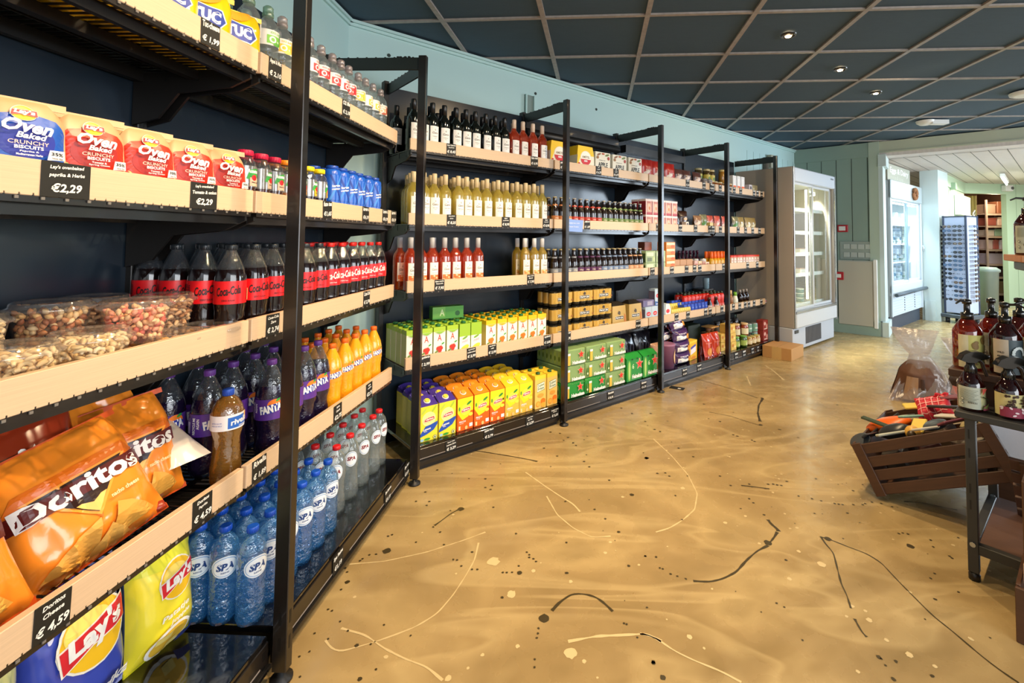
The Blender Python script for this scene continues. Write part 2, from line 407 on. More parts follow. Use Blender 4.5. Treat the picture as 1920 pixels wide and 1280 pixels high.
# conduit and junction box high on the back wall near its end
mb = MB(); P0 = along(C1, CA, 5.35, 0.03)
mb.cyl((*P0, 1.7), (*P0, 2.36), 0.035, mat('rusty_pipe', '#6f675a', 0.5, var=0.3, vscale=9), 10)
jb = mb.build('drain_pipe'); tag(jb, 'brown upright pipe on the pale teal wall above the end shelves', 'pipe')
mb = MB(); Q = along(C1, CA, 5.5, 0.04)
X = Matrix.Translation((*Q, 2.33)) @ Matrix.Rotation(RZ[2], 4, 'Z')
mb.cbox(-0.07, 0.07, -0.03, 0.03, -0.09, 0.09, mat('beige_box', '#a9a590', 0.5), 0.006, xf=X)
jb = mb.build('junction_box'); tag(jb, 'small beige junction box beside the pipe high on the teal wall', 'box')

# ceiling: slab with tile pattern of strips
mb = MB(); mb.box(-2.2, 12, -2.2, 9.2, HC + 0.012, HC + 0.05, TILE); ceil = struct(mb.build('ceiling'))
mb = MB(); T = 0.6307; GY = -0.0748; c, s_ = math.cos(GY), math.sin(GY); g0 = Vector((-1.3171, 2.7735)) * (1.3352 / 1.27)
def gp(i, j): a, b = i * T, j * T; return Vector((g0.x + a * c - b * s_, g0.y + a * s_ + b * c))
for i in range(-2, 20):
    a, b = gp(i, -8), gp(i, 9); d = (b - a).normalized(); n = Vector((-d.y, d.x)) * 0.015
    mb.prism([(a - n)[:], (b - n)[:], (b + n)[:], (a + n)[:]], GRID, 'z', HC, HC + 0.0125)
for j in range(-8, 10):
    a, b = gp(-2, j), gp(19, j); d = (b - a).normalized(); n = Vector((-d.y, d.x)) * 0.013
    mb.prism([(a - n)[:], (b - n)[:], (b + n)[:], (a + n)[:]], GRID, 'z', HC + 0.001, HC + 0.0124)
struct(mb.build('trim_3'))

# recessed spots, their light
def ceiling_spot(x, y, label, e=60, glow=26):
    t = empty('ceiling_spot', (x, y, HC))
    m = MB(); m.lathe([(0.050, 0.004), (0.047, -0.006), (0.036, -0.008), (0.034, 0.004)], BLACK, 24, cap0=False, cap1=False); m.build('bezel', t)
    m = MB(); m.lathe([(0.033, 0.002), (0.030, -0.004), (0.012, -0.009)], mat('spot_reflector', '#d8cfc0', 0.2, metal=0.8), 20, cap0=False, cap1=False)
    m.build('reflector', t)
    m = MB(); m.lathe([(0.022, -0.005), (0.016, -0.012), (0.002, -0.015)], emis('spot_bulb_glow', '#ffdca8', glow), 16, cap0=False); m.build('bulb', t)
    tag(t, label, 'light', 'recessed spots in the dark tiled ceiling')
    return t
SPOTS = [(1.466, 3.023, 'recessed round spot above the aisle, one tile nearer the cartons'), (2.162, 3.63, 'recessed round spot between the two others in the dark ceiling'),
         (2.827, 4.209, 'brightly glaring recessed spot closest to the smoke detector')]
for x, y, lb in SPOTS: ceiling_spot(x, y, lb)
for x, y in ((0.793, 2.421), (0.12, 1.81), (-0.05, 0.7), (1.466, 3.023), (2.162, 3.63), (2.827, 4.209)):  # first three lie out of view: assumed spots, added toward the camera
    near = (x, y) in ((0.12, 1.81), (-0.05, 0.7))
    lamp('spot_light', 'SPOT', (x, y, HC - 0.03), 84 if y < 3.5 else 40, WARM, 0.03, aim=(x + (-0.55 if near else 0.0), y + (0.1 if near else 0.25), 0), spot=2.1, blend=0.9)
for x, y, z in ((0.5, 1.2, HC - .03), (1.4, 2.2, HC - .03)):  # extra spots aimed at the shelves
    lamp('extra_shelf_spot', 'SPOT', (x, y, z), 62, WARM, 0.03, aim=(x - 1.3, y + 0.7, 0.9), spot=1.7, blend=0.8)
lamp('extra_shelf_spot', 'SPOT', (3.1, 3.3, HC - .03), 55, WARM, 0.03, aim=(1.7, 5.0, 0.8), spot=1.7, blend=0.8)
# detectors on the ceiling
m = MB(); m.lathe([(0.010, HC - 0.045), (0.055, HC - 0.042), (0.085, HC - 0.02), (0.09, HC)], WHITE, 28, 4.04, 5.2, cap1=False); m.box(4.04 + .02, 4.04 + .2, 5.12, 5.2, HC - 0.045, HC, WHITE)
tag(m.build('emergency_light'), 'white emergency fitting under the ceiling in front of the green beam', 'light')
m = MB(); m.lathe([(0.09, HC - 0.03), (0.12, HC - 0.02), (0.125, HC)], WHITE, 28, 4.15, 4.16, cap1=False)
tag(m.build('ceiling_speaker'), 'round white disc speaker in the dark tiled ceiling near the frame edge', 'speaker')

# wall 3: sage boards, beam over the opening
wallseg('wall_end', CA, CB, 0, HC, 0.30, GREEN)
mb = MB(); boards(mb, CA, CB, 0.2, 2.47, 0.187, GAP, t0=0.165, w=0.007); mb.build('board_groove', bpy.data.objects['wall_end'])
def band(name, a, b, t0, t1, z0, z1, off, m, back=-0.002):
    q = MB(); q.prism([along(a, b, t0, off)[:], along(a, b, t1, off)[:], along(a, b, t1, back)[:], along(a, b, t0, back)[:]], m, 'z', z0, z1); return struct(q.build(name))
band('trim_4', CA, CB, 0, 1.0, 2.40, 2.60, 0.018, GREEN)
band('trim_5', CA, CB, 0.93, 1.05, 0.19, 2.60, 0.028, mat('pillar_paint', '#aebfae', 0.5))
band('baseboard_end', CA, CB, 0.0, 1.06, 0.0, 0.19, 0.10, GREEN)
mb = MB(); d3 = (Vector(CB) - Vector(CA)).normalized(); n3 = Vector((-d3.y, d3.x))
E0 = Vector(CB); E1 = E0 + n3 * 0.32
mb.prism([(E0 + d3 * 0.05 - n3 * 0.03)[:], (E1 + d3 * 0.05)[:], E1[:], (E0 - n3 * 0.03)[:]], PALE, 'z', 0.19, 2.42)
mb.prism([(E0 + d3 * 0.09 - n3 * 0.1)[:], (E1 + d3 * 0.09)[:], E1[:], (E0 - n3 * 0.1)[:]], PALE, 'z', 0.0, 0.19)
mb.prism([(E0 + d3 * 0.09 - n3 * 0.05)[:], (E1 + d3 * 0.09)[:], E1[:], (E0 - n3 * 0.05)[:]], PALE, 'z', 2.26, 2.42)
struct(mb.build('trim_6'))
wallseg('wall_beam', CB, CE, 2.46, HC, 0.30, CREAMG)
band('trim_7', CB, CE, 0, 6.4, 2.445, 2.462, 0.02, CREAMG, back=-0.3)
wallseg('trim_8', CB, CE, HC2, 2.446, 0.25, WASH)
wallseg('wall_soffit', along(CB, CE, 0, -0.3)[:], along(CB, CE, 6.3, -0.3)[:], HC2, HC + .05, 0.02, CREAMG)

# ------------------------------------------------------------ fittings on the sage wall
def onwall(p, q, t, z, off=0.0):
    a = along(p, q, t, off); d = Vector(q) - Vector(p); return Matrix.Translation((a.x, a.y, z)) @ Matrix.Rotation(math.atan2(d.y, d.x), 4, 'Z')
RED = P('#b3202a'); CREAM = mat('cream_enamel', '#c9c6b8', 0.35)
t = empty('meter_cabinet', (0, 0, 0)); t.matrix_world = onwall(CA, CB, 0.56, 0.11)
m = MB(); m.cbox(0, 0.44, -0.10, 0, 0, 0.88, CREAM, 0.006); m.build('cabinet_body', t)
m = MB(); m.cbox(0.0, 0.40, -0.115, -0.1, 0.01, 0.87, mat('cream_door', '#b9b7a9', 0.3), 0.004); m.build('cabinet_door', t)
m = MB(); m.cbox(0.41, 0.455, -0.125, -0.09, -0.01, 0.9, WHITE, 0.006); m.build('edge_rail', t)
tag(t, 'tall cream cabinet hung on the sage board wall behind the tall fridge', 'cabinet')
m = MB(); m.cbox(0, 0.11, -0.02, -0.001, 0, 0.11, RED, 0.004); m.cbox(0.03, 0.08, -0.024, -0.02, 0.03, 0.08, WHITE, 0.002)
o = m.build('call_point'); o.matrix_world = onwall(CA, CB, 0.52, 0.72, 0.117); tag(o, 'red alarm push button on the cream cabinet door', 'alarm')
m = MB(); m.cbox(0, 0.13, -0.03, 0.0, 0, 0.1, RED, 0.006); m.cbox(0.02, 0.10, -0.034, -0.03, 0.02, 0.08, WHITE, 0.002)
o = m.build('fire_alarm'); o.matrix_world = onwall(CA, CB, 0.545, 1.38, 0.002); tag(o, 'red framed alarm sign on the sage boards above the switch panel', 'alarm')
t = empty('switch_panel'); t.matrix_world = onwall(CA, CB, 0.60, 1.0, 0.002)
m = MB(); m.cbox(-0.03, 0.37, -0.012, 0.0, 0, 0.25, mat('grey_panel', '#9aa79f', 0.5), 0.004); m.build('backplate', t)
for j in range(2):
    for i in range(4):
        m = MB(); m.cbox(0.015 + i * 0.086, 0.09 + i * 0.086, -0.022, -0.012, 0.03 + j * 0.115, 0.1 + j * 0.115, mat('switch_white', '#b9c2ba', 0.4), 0.004); m.build('switch', t)
tag(t, 'panel of eight pale light switches in two rows on the sage wall', 'switch')

# ------------------------------------------------------------ second room
F2a = (4.587, 6.596); F2b = (5.815, 7.639)
COLa = F2b; COLb = (5.966, 7.453)
K0 = (5.987, 7.511); K1 = (7.82, 9.14); K2 = (8.75, 9.256); K3 = (14.5, 9.98)
mb = MB(); a0 = along(CB, CE, -0.6, -0.24); a1 = along(CB, CE, 6.3, -0.24)
mb.prism([a0[:], a1[:], (15, 9), (15, 12.5), (7.0, 12.5), (3.2, 8.6)], WASH, 'z', HC2, HC2 + 0.04)
du = Vector((math.cos(0.745), math.sin(0.745))); nu = Vector((-du.y, du.x)); bd = (a1 - a0).normalized()
for i in range(-2, 46):
    o0 = a0 + bd * (i * 0.17 / max(0.2, abs(bd.cross(du)))); p = o0 + du * 0.02; q = o0 + du * 9
    if q.y > 12.4: q = p + du * ((12.4 - p.y) / du.y)
    n = nu * 0.003
    mb.prism([(p - n)[:], (q - n)[:], (q + n)[:], (p + n)[:]], GAP, 'z', HC2 - 0.001, HC2 + 0.001)
struct(mb.build('ceiling_2'))
wallseg('wall_column', (5.815, 7.639), (5.966, 7.453), 0, HC2, 0.6, PALE)
band('baseboard_column', (5.70, 7.78), (5.975, 7.44), 0.22, 0.36, 0, 0.32, 0.02, PALE)
wallseg('wall_side', K0, K1, 0, HC2, 0.1, MINT)
mb = MB(); boards(mb, K0, K1, 0, 2.2, 0.16, mat('mint_groove', '#8fa78a', 0.7), w=0.005); mb.build('board_groove', bpy.data.objects['wall_side'])
band('trim_9', K0, K1, 0, 2.45, 2.20, HC2, 0.02, MINT)
wallseg('wall_lintel', K1, K2, 2.2, HC2, 0.1, MINT)
wallseg('wall_rear', K2, K3, 0, HC2, 0.1, MINT)
mb = MB(); boards(mb, K2, K3, 0, HC2, 0.42, mat('mint_groove', '#8fa78a', 0.7), t0=0.22, w=0.008); mb.build('board_groove', bpy.data.objects['wall_rear'])
q = along(K2, K3, 0, 0.005); q2 = along(K2, K3, 5, 0.005)
# store room beyond the doorway
BROWN = mat('store_room_wall', '#6a4a3a', 0.7, var=0.1)
wallseg('wall_store_back', (7.6, 11.2), (10.6, 11.2), 0, HC2, 0.05, BROWN)
wallseg('wall_store_side', K1, (7.9, 11.2), 0, HC2, 0.05, BROWN)
wallseg('wall_store_flank', (9.9, 11.2), (9.4, 9.4), 0, HC2, 0.05, BROWN)
lamp('added_store_lamp', 'POINT', (8.9, 9.7, 2.2), 22, (1, 0.72, 0.5), 0.1)  # added light for the store room; no fitting is modelled
# fluorescent tubes
def tube_light(x, y, a, label):
    t = empty('fluorescent_light', (x, y, HC2 - 0.045), (0, 0, a))
    m = MB(); m.cbox(-0.62, 0.62, -0.03, 0.03, -0.03, 0.02, WHITE, 0.004); m.build('housing', t)
    m = MB(); m.cyl((-0.6, 0, -0.055), (0.6, 0, -0.055), 0.014, emis('tube_glow', '#fbffe8', 9), 10); m.build('tube', t)
    tag(t, label, 'light', 'fluorescent tubes in the second room')
    lamp('tube_lamp', 'AREA', (x, y, HC2 - 0.1), 26, (0.97, 1.0, 0.86), 1.1, aim=(x, y, 0), sy=0.1)
tube_light(7.62, 8.08, 0.77, 'bare glowing tube under the plank ceiling above the sunglasses stand')
tube_light(8.15, 7.85, 0.77, 'second glowing tube partly hidden by the hanging sign')
lamp('added_room_fill', 'AREA', (6.0, 6.0, 2.3), 28, COOL, 1.6, aim=(6.0, 6.6, 0), sy=0.4)  # added fill for the second room; no tube hangs here

# ------------------------------------------------------------ shelving
OAK = mat('light_oak_lip', '#d2b696', 0.45, var=0.13, vscale=9, stretch=(0.8, 1, 40))
OAKE = mat('oak_edge', '#b98a58', 0.5)
CARD = mat('chalk_card_black', '#16150f', 0.6)
CHALK = mat('chalk_white', '#e9e9e4', 0.8)
POL = mat('black_polished_base', '#0c0b0c', 0.07, spec=0.7, coat=0.5, var=0.5, vscale=160, bump=0.03, bscale=30)
HP = 2.2236; DP = 0.516; LIPE = 0.13
LEV = [0.530, 0.956, 1.338, 1.762]         # top surfaces of the four shelves
def post_mesh():
    m = MB(); m.cbox(-0.015, 0.015, -0.021, 0.021, 0.03, HP, BLACK, 0.002)
    m.lathe([(0.030, 0.0), (0.030, 0.008), (0.012, 0.014), (0.010, 0.035)], BLACKM, 16)
    for z in (0.09, 0.16): m.box(-0.004, 0.004, -0.0216, -0.0205, z, z + 0.035, P('#020202')); m.box(-0.0156, -0.0148, -0.004, 0.004, z, z + 0.035, P('#020202'))
    return m.mesh('post')
def arm_mesh():
    m = MB(); m.cbox(-0.006, 0.006, 0.02, DP - 0.02, HP - 0.075, HP - 0.008, mat('dark_green_grey_arm', '#1c211f', 0.35), 0.002)
    for k in range(9):
        y = 0.05 + k * 0.05; m.box(-0.007, 0.007, y, y + 0.008, HP - 0.014, HP - 0.006, BLACKM)
    for y in (0.07, 0.09, 0.115, 0.13): m.box(-0.0065, 0.0065, y, y + 0.012, HP - 0.009, HP - 0.002, BLACKM)
    return m.mesh('arm')
def upright_mesh():
    m = MB(); m.cbox(-0.015, 0.015, DP - 0.03, DP + 0.02, 0.0, HP + 0.01, BLACKM, 0.002)
    SL = P('#9aa0a0', 0.4)
    for k in range(42):
        z = 0.14 + k * 0.05
        for x in (-0.009, 0.003): m.box(x, x + 0.006, DP - 0.0312, DP - 0.0298, z, z + 0.030, P('#030303'))
        m.box(0.0148, 0.0154, DP - 0.022, DP - 0.018, z, z + 0.03, SL)
    return m.mesh('upright')
def deck_mesh():
    m = MB(); x0, x1 = 0.012, BW - 0.012
    m.box(x0, x1, LIPE + 0.000, LIPE + 0.010, -0.018, -0.004, BLACK); m.box(x0, x1, LIPE + 0.03, LIPE + 0.045, -0.040, -0.012, BLACK)
    m.box(x0, x1, 0.30, 0.325, -0.035, -0.008, BLACKM); m.box(x0, x1, 0.47, 0.49, -0.04, -0.004, BLACKM)
    n = 50
    for i in range(n):
        x = x0 + (x1 - x0) * i / (n - 1); m.box(x - 0.0013, x + 0.0013, LIPE - 0.002, 0.49, -0.006, -0.001, BLACK)
    for y in (0.15, 0.235, 0.40): m.box(x0, x1, y, y + 0.004, -0.010, -0.006, BLACK)
    for i in range(26):
        x = x0 + 0.02 + i * (x1 - x0 - 0.04) / 25; m.box(x, x + 0.006, LIPE - 0.003, LIPE - 0.001, -0.012, -0.007, P('#77726c'))
    return m.mesh('wire_deck')
def bracket_mesh():
    m = MB(); m.prism([(0.140, -0.006), (0.140, -0.030), (0.20, -0.058), (0.36, -0.075), (0.42, -0.15), (0.50, -0.17), (0.50, -0.012)], BLACKM, 'x', -0.004, 0.004)
    for y in (0.2, 0.3, 0.4): m.cyl((-0.005, y, -0.035), (-0.0042, y, -0.035), 0.005, P('#050505'), 8); m.cyl((0.0042, y, -0.035), (0.005, y, -0.035), 0.005, P('#050505'), 8)
    return m.mesh('bracket')
def lip_mesh():
    m = MB(); m.cbox(0.006, BW - 0.006, LIPE - 0.002, LIPE + 0.016, -0.006, 0.060, OAK, 0.0015)
    return m.mesh('lip')
def base_mesh():
    m = MB(); m.cbox(0.016, BW - 0.016, 0.035, DP, 0.112, 0.132, POL, 0.002)
    m.cbox(0.016, BW - 0.016, 0.030, 0.046, 0.028, 0.118, BLACK, 0.002); m.box(0.02, BW - 0.02, 0.052, 0.062, 0.0, 0.045, BLACKM)
    m.box(0.016, BW - 0.016, 0.022, 0.036, 0.05, 0.056, BLACKM); m.box(0.02, BW - 0.02, 0.5, DP, 0, 0.11, BLACKM)
    m.box(0.03, 0.38, 0.0292, 0.0301, 0.063, 0.067, P('#8b8480')); m.box(0.45, BW - 0.05, 0.0292, 0.0301, 0.066, 0.070, P('#8b8480'))
    for x in (0.02, BW - 0.05):
        for z in (0.04, 0.08): m.box(x + 0.01, x + 0.02, 0.029, 0.0302, z, z + 0.022, P('#020202'))
    return m.mesh('plinth')
def panel_mesh():
    m = MB(); m.box(0.004, BW - 0.004, DP - 0.012, DP, 0.12, HP - 0.02, NAVY)
    for k in range(1, 5): m.box(0.004, BW - 0.004, DP - 0.0128, DP - 0.0118, 0.12 + k * 0.42, 0.1225 + k * 0.42, P('#10161d'))
    return m.mesh('back_panel')
ME = dict(post=post_mesh(), arm=arm_mesh(), up=upright_mesh(), deck=deck_mesh(), br=bracket_mesh(), lip=lip_mesh(), base=base_mesh(), panel=panel_mesh())
def mo(name, me, parent, loc=(0, 0, 0)):
    o = bpy.data.objects.new(name, me); COL.objects.link(o); adopt(o, parent); o.location = loc; return o
_tagc = {}
def price_tag(parent, x, z, lines, y, w=0.062, h=0.066, tilt=0.0):
    k = (tuple(lines), w, h)
    if k not in _tagc:
        m = MB(); m.cbox(-w / 2, w / 2, -0.002, 0, -h / 2, h / 2, CARD, 0.0006)
        g = []; n = len(lines)
        for i, t in enumerate(lines):
            last = i == n - 1; hh = h * (0.30 if last else 0.42 / max(1, n - 1) * 0.62)
            cy = -h * 0.24 if last else h * (0.36 - 0.44 / max(1, n - 1) * i) - (0.02 * h if n == 2 else 0)
            vs, fs, asp = text2d(t, 0.03, 0.18); ww = min(w * 0.9, hh * asp * 1.05)
            g.append(('t', t, 0, cy, ww, hh, CHALK, 0.03, 0.18, 0.06 if not last else 0.03))
        gfx(m, g, f_front(-0.002, 0.0003)); _tagc[k] = m.mesh('price_card')
    o = mo('price_card', _tagc[k], parent, (x, y, z)); o.rotation_euler = (tilt, R.uniform(-0.03, 0.03), 0); return o

TAGS = {
 (1, 0): {0: [(-0.80, ['Doritos', 'chilli', '€ 4,59']), (-0.50, ['Doritos', 'Cheese', '€ 4,59']), (-0.155, ['Doritos', 'Paprika', '€ 4,59'])],
          2: [(-0.515, ["Lay's ovenbaked", 'paprika & Herbs', '€2,29']), (-0.19, ["Lay's ovenbaked", 'Tomato & onion', '€2,29'])], 3: [(-0.19, ['Tuc-cheese', '€ 1,99'])], 1: []},
 (1, 1): {0: [(0.06, ['Rivella', '€ 1,89']), (0.52, ['fanta', 'Cassis', '€2,75']), (0.80, ['fanta', 'orange', '€2,75'])],
          1: [(0.10, ['Coca-Cola', 'Zero', '€ 2,74']), (0.75, ['Coca-Cola', '€ 2,74'])],
          2: [(0.40, ['fuze tea', '€1,65']), (0.72, ['karvan c.', '€4,19']), (0.93, ['karvan c.', '€4,19']), (1.035, ['karvan c.', '€4,19'])],
          3: [(0.07, ['Appel & Mint', '€ 2,10']), (0.52, ['O2 life', '€ 2,10'])]},
 (2, 0): {3: [(0.26, ['Gato Cabernet', 'Sauvignon', '€ 8,45']), (0.89, ['Gato rosé', '€ 6,95'])], 2: [(0.27, ['Gato pinot', 'Grigio', '€ 8,25']), (0.66, ['Gato', 'chardonnay', '€ 8,95']), (1.0, ['Gato', 'Sauvignon', '€ 8,95'])],
          1: [(0.20, ['Gato merlot', 'Tempranillo', '€ 7,95']), (0.87, ['Gato dulce', 'Muscat', '€ 7,95'])], 0: [(0.12, ['Appelsientje', '€ 2,99']), (0.42, ['Appelsientje', 'multivruchten', '€ 2,99']), (0.57, ['Appelsientje', 'mild', '€ 2,99']), (1.02, ['Appelsientje', '€ 2,85'])]},
 (2, 1): {3: [(1.155, ['amstel', '€ 4,95']), (1.52, ['apple', 'bandit', '€ 6,75']), (1.72, ['apple', 'bandit', '€ 6,75'])], 2: [(1.40, ['Affligem', '€ 1,89'])], 1: [], 0: [(1.21, ['hertog jan', '€ 9,75']), (2.0, ['hertog jan', '€ 8,95'])]},
 (2, 2): {3: [(2.3, ['Koffie', '€ 4,5']), (2.72, ['chips', '€ 2,75']), (3.0, ['pinda', '€ 3,5']), (3.13, ['olijf', '€ 2,9']), (3.16, ['kaas', '€ 4,1'])], 2: [(2.27, ['cup soup', '€ 4,95']), (2.6, ['noten', '€ 3,95']), (2.85, ['drop', '€ 2,95']), (3.1, ['spek', '€ 3,4']), (3.16, ['thee', '€ 3,4'])],
          1: [(2.19, ['crackers', '€ 1,75']), (2.32, ['toast', '€ 1,9']), (2.47, ['koek', '€ 2,25']), (2.7, ['rozijn', '€ 2,3']), (2.83, ['kaas', '€ 2,5']), (2.92, ['worst', '€ 1,99'])],
          0: [(2.32, ['melk', '€ 2,4']), (2.54, ['pasta', '€ 2,15']), (2.72, ['pasta', '€ 1,95']), (3.02, ['saus', '€ 2,5']), (3.1, ['saus', '€ 2,75'])]},
 (2, 3): {3: [(3.3, ['jam', '€ 3,1']), (3.42, ['pasta', '€ 2,9']), (3.5, ['honing', '€ 4,2']), (3.58, ['mix', '€ 1,9']), (3.72, ['mix', '€ 1,9']), (4.02, ['thee', '€ 2,8']), (4.1, ['thee', '€ 2,8']), (4.2, ['kruid', '€ 2,9'])],
          2: [(3.3, ['wrap', '€ 2,5']), (3.66, ['rijst', '€ 2,3']), (3.82, ['rijst', '€ 2,3']), (3.98, ['linzen', '€ 2,6']), (4.14, ['bonen', '€ 2,2'])],
          1: [(3.36, ['zout', '€ 1,6']), (3.86, ['noten', '€ 3,8']), (4.08, ['noten', '€ 3,8'])],
          0: [(3.32, ['soep', '€ 2,8']), (3.45, ['saus', '€ 2,1']), (3.55, ['olie', '€ 4,9']), (3.68, ['ketchup', '€ 2,6']), (3.8, ['pesto', '€ 3,2']), (3.88, ['pesto', '€ 3,2']), (4.0, ['azijn', '€ 2,4']), (4.17, ['mosterd', '€ 1,9'])]},
}
BASET = {(1, 0): [(-0.28, ["Lay's", 'Paprika', '€ 2,19'])], (1, 1): [(0.36, ['Spa Reine', '€1,19']), (0.80, ['Spa Intense', '€1,19']), (1.03, ['Spa fruit', '€1,69'])],
         (2, 0): [(0.24, ['Lipton green', 'Lemon Zero', '€ 3,29']), (0.49, ['Lipton Peach', '€ 2,79']), (0.80, ['Lipton Green', 'Ice Tea', '€ 3,29']), (1.01, ['Dubbel Frisss', 'orange', '€ 3,35'])],
         (2, 1): [(1.56, ['Heineken', '€ 8,75']), (1.95, ['Heineken', '€ 6,75'])], (2, 2): [(2.52, ['Beurre', '€ 3,99']), (2.75, ['Koeken', '€ 3,49'])],
         (2, 3): [(3.29, ['mix', '€ 3']), (3.42, ['saus', '€ 2,6']), (3.58, ['saus', '€ 2,6']), (3.76, ['honing', '€ 4']), (3.88, ['jam', '€ 3']), (4.02, ['jam', '€ 3']), (4.18, ['thee', '€ 3'])]}
BAYL = {(1, 0): 'black steel shelf bay holding crisps and nut tubs beside the camera', (1, 1): 'black steel shelf bay of cola, purple and orange soda and water',
        (2, 0): 'black steel shelf bay of wine bottles and drink cartons at the corner', (2, 1): 'black steel shelf bay with brown beer bottles and green beer crates',
        (2, 2): 'black steel shelf bay of biscuits, snacks and red cartons', (2, 3): 'last black steel shelf bay, of jars and dry goods, by the tall fridge'}
for (run, k), tags in TAGS.items():
    s0 = (k - 1) * BW if run == 1 else k * BW
    root = empty('shelving_bay', W(run, s0, 0, 0), (0, 0, RZ[run])); tag(root, BAYL[run, k], 'shelf', 'black shelving bays with oak lips')
    if not (run == 2 and k == 0):
        mo('post', ME['post'], root); mo('top_arm', ME['arm'], root)
    else: mo('top_arm', ME['arm'], root, (0.012, 0.02, 0))
    mo('upright', ME['up'], root)
    if run == 1 and k == 1:
        mo('post', ME['post'], root, (BW, 0, 0)); mo('top_arm', ME['arm'], root, (BW, 0, 0)); mo('upright', ME['up'], root, (BW, 0, 0))
    if run == 2 and k == 3: mo('post', ME['post'], root, (BW, 0, 0)); mo('top_arm', ME['arm'], root, (BW, 0, 0))
    mo('back_panel', ME['panel'], root); mo('plinth', ME['base'], root)
    pl = [c for c in KIDS[root.name] if c.name.startswith('plinth')][0]
    for s, ln in BASET.get((run, k), []): price_tag(pl, s - s0, 0.088, ln, 0.0285, 0.07, 0.062)
    for L in range(4):
        sh = mo('shelf', ME['deck'], root, (0, 0, LEV[L]))
        mo('front_lip', ME['lip'], sh)
        mo('bracket', ME['br'], sh, (0.018, 0, 0)); mo('bracket', ME['br'], sh, (BW - 0.018, 0, 0))
        for s, ln in tags.get(L, []):
            w = 0.085 if (run == 1 and len(ln) == 3 and "Lay" in ln[0]) else 0.062
            if run == 2 and k >= 2: w = 0.058
            price_tag(sh, s - s0, 0.027, ln, LIPE - 0.0025, w, 0.066)
m = MB(); m.lathe([(0.035, 0), (0.035, 1.05)], BLACKM, 14, xf=Matrix.Translation((0.0, 0.452, 2.07)) @ Matrix.Rotation(PI / 2, 4, 'Y'))
m.box(0, 1.05, 0.44, 0.5, 2.10, 2.16, BLACK)
o = m.build('rolled_blind'); o.matrix_world = Matrix.Translation(W(2, 1.05, 0, 0)) @ Matrix.Rotation(RZ[2], 4, 'Z'); tag(o, 'black rolled night blind at the top back of the beer bay', 'blind')
m = MB(); m.box(0, 0.95, 0.44, 0.5, 2.06, 2.13, BLACK)
o = m.build('rolled_blind'); o.matrix_world = Matrix.Translation(W(2, 2.20, 0, 0)) @ Matrix.Rotation(RZ[2], 4, 'Z'); tag(o, 'flat black blind housing at the top back of the biscuit bay', 'blind')

# ------------------------------------------------------------ products: bottles
PET = clear('clear_bottle_plastic', (0.95, 0.98, 0.98), 0.05, 0.05, body=0.22, bcol='#c4d0d4', bump=0.5, bscale=70)  # body colour stands in for silvery refraction in the clear plastic
PETB = clear('blue_bottle_plastic', (0.66, 0.88, 1.0), 0.13, 0.06, body=0.30, bcol='#4aa4f0', bump=1.6, bscale=75)
PETP = clear('smoky_bottle_plastic', (0.80, 0.84, 0.86), 0.14, 0.05, body=0.20, bcol='#8a8f98', bump=0.4)
GLASSW = clear('white_wine_glass', (0.97, 0.93, 0.55), 0.10, 0.03, body=0.42, bcol='#f0dc70')  # body colour stands in for light refracted through the bottle
GLASSR = clear('rose_wine_glass', (0.98, 0.55, 0.36), 0.10, 0.03, body=0.45, bcol='#e0562a')  # red body likewise imitates refracted light
CLEARG = clear('clear_glass', (0.95, 0.97, 0.96), 0.12, 0.03)
COLA = mat('cola_in_bottle', '#150a0b', 0.08, spec=0.7, coat=0.4)
GRAPE = mat('dark_purple_soda', '#170f2a', 0.08, spec=0.7, coat=0.4, bump=0.25, bscale=90)
ORNG = mat('orange_soda', '#eda21c', 0.12, spec=0.6, coat=0.5, bump=0.2, bscale=90)
WINEG = mat('black_green_wine_glass', '#0b0f0a', 0.06, spec=0.8, coat=0.5)
BEERG = mat('brown_beer_glass', '#1b0d07', 0.07, spec=0.8, coat=0.5)
def bottle(name, prof, base_m, cap, cap_m, cap_z, parts=(), n=22, grip=True):
    t = empty(name); m = MB(); m.lathe(prof, base_m, n); m.build('glass' if 'wine' in name or 'beer' in name else 'bottle_body', t)
    m = MB(); r, h = cap; m.lathe([(r, cap_z), (r, cap_z + h * 0.92), (r * 0.9, cap_z + h)], cap_m, 18)
    if grip:
        for i in range(18):
            a = 2 * PI * i / 18; m.box(-0.0006, 0.0006, r - 0.0003, r + 0.0006, cap_z + 0.002, cap_z + h * 0.85, cap_m, xf=Matrix.Rotation(a, 4, 'Z'))
    m.build('cap', t)
    for fn in parts: fn(t)
    return t
def wrap(r, z0, z1, m_, g=None, span=2 * PI, n=26, name='label', d=0.0009, mid=None):
    def fn(t):
        m = MB(); vs = []
        k = int(n * span / (2 * PI)) + 1
        for i in range(k + 1):
            a = -span / 2 + span * i / k
            for z in (z0, z1): vs.append(((r + d) * math.sin(a), -(r + d) * math.cos(a), z))
        m.add(vs, [(2 * i, 2 * i + 2, 2 * i + 3, 2 * i + 1) for i in range(k)], m_, True)
        if g: gfx(m, g, f_cyl(r + d, 0.0003), 0.008)
        m.build(name, t)
    return fn
RD = P('#d8161f'); WH = P('#f0f0ee'); BK = P('#151314'); YE = P('#f3cc1d'); BL = P('#1f4fb4'); OR = P('#f07d1e'); GR = P('#2f9a3a'); PU = P('#5a2f8c')
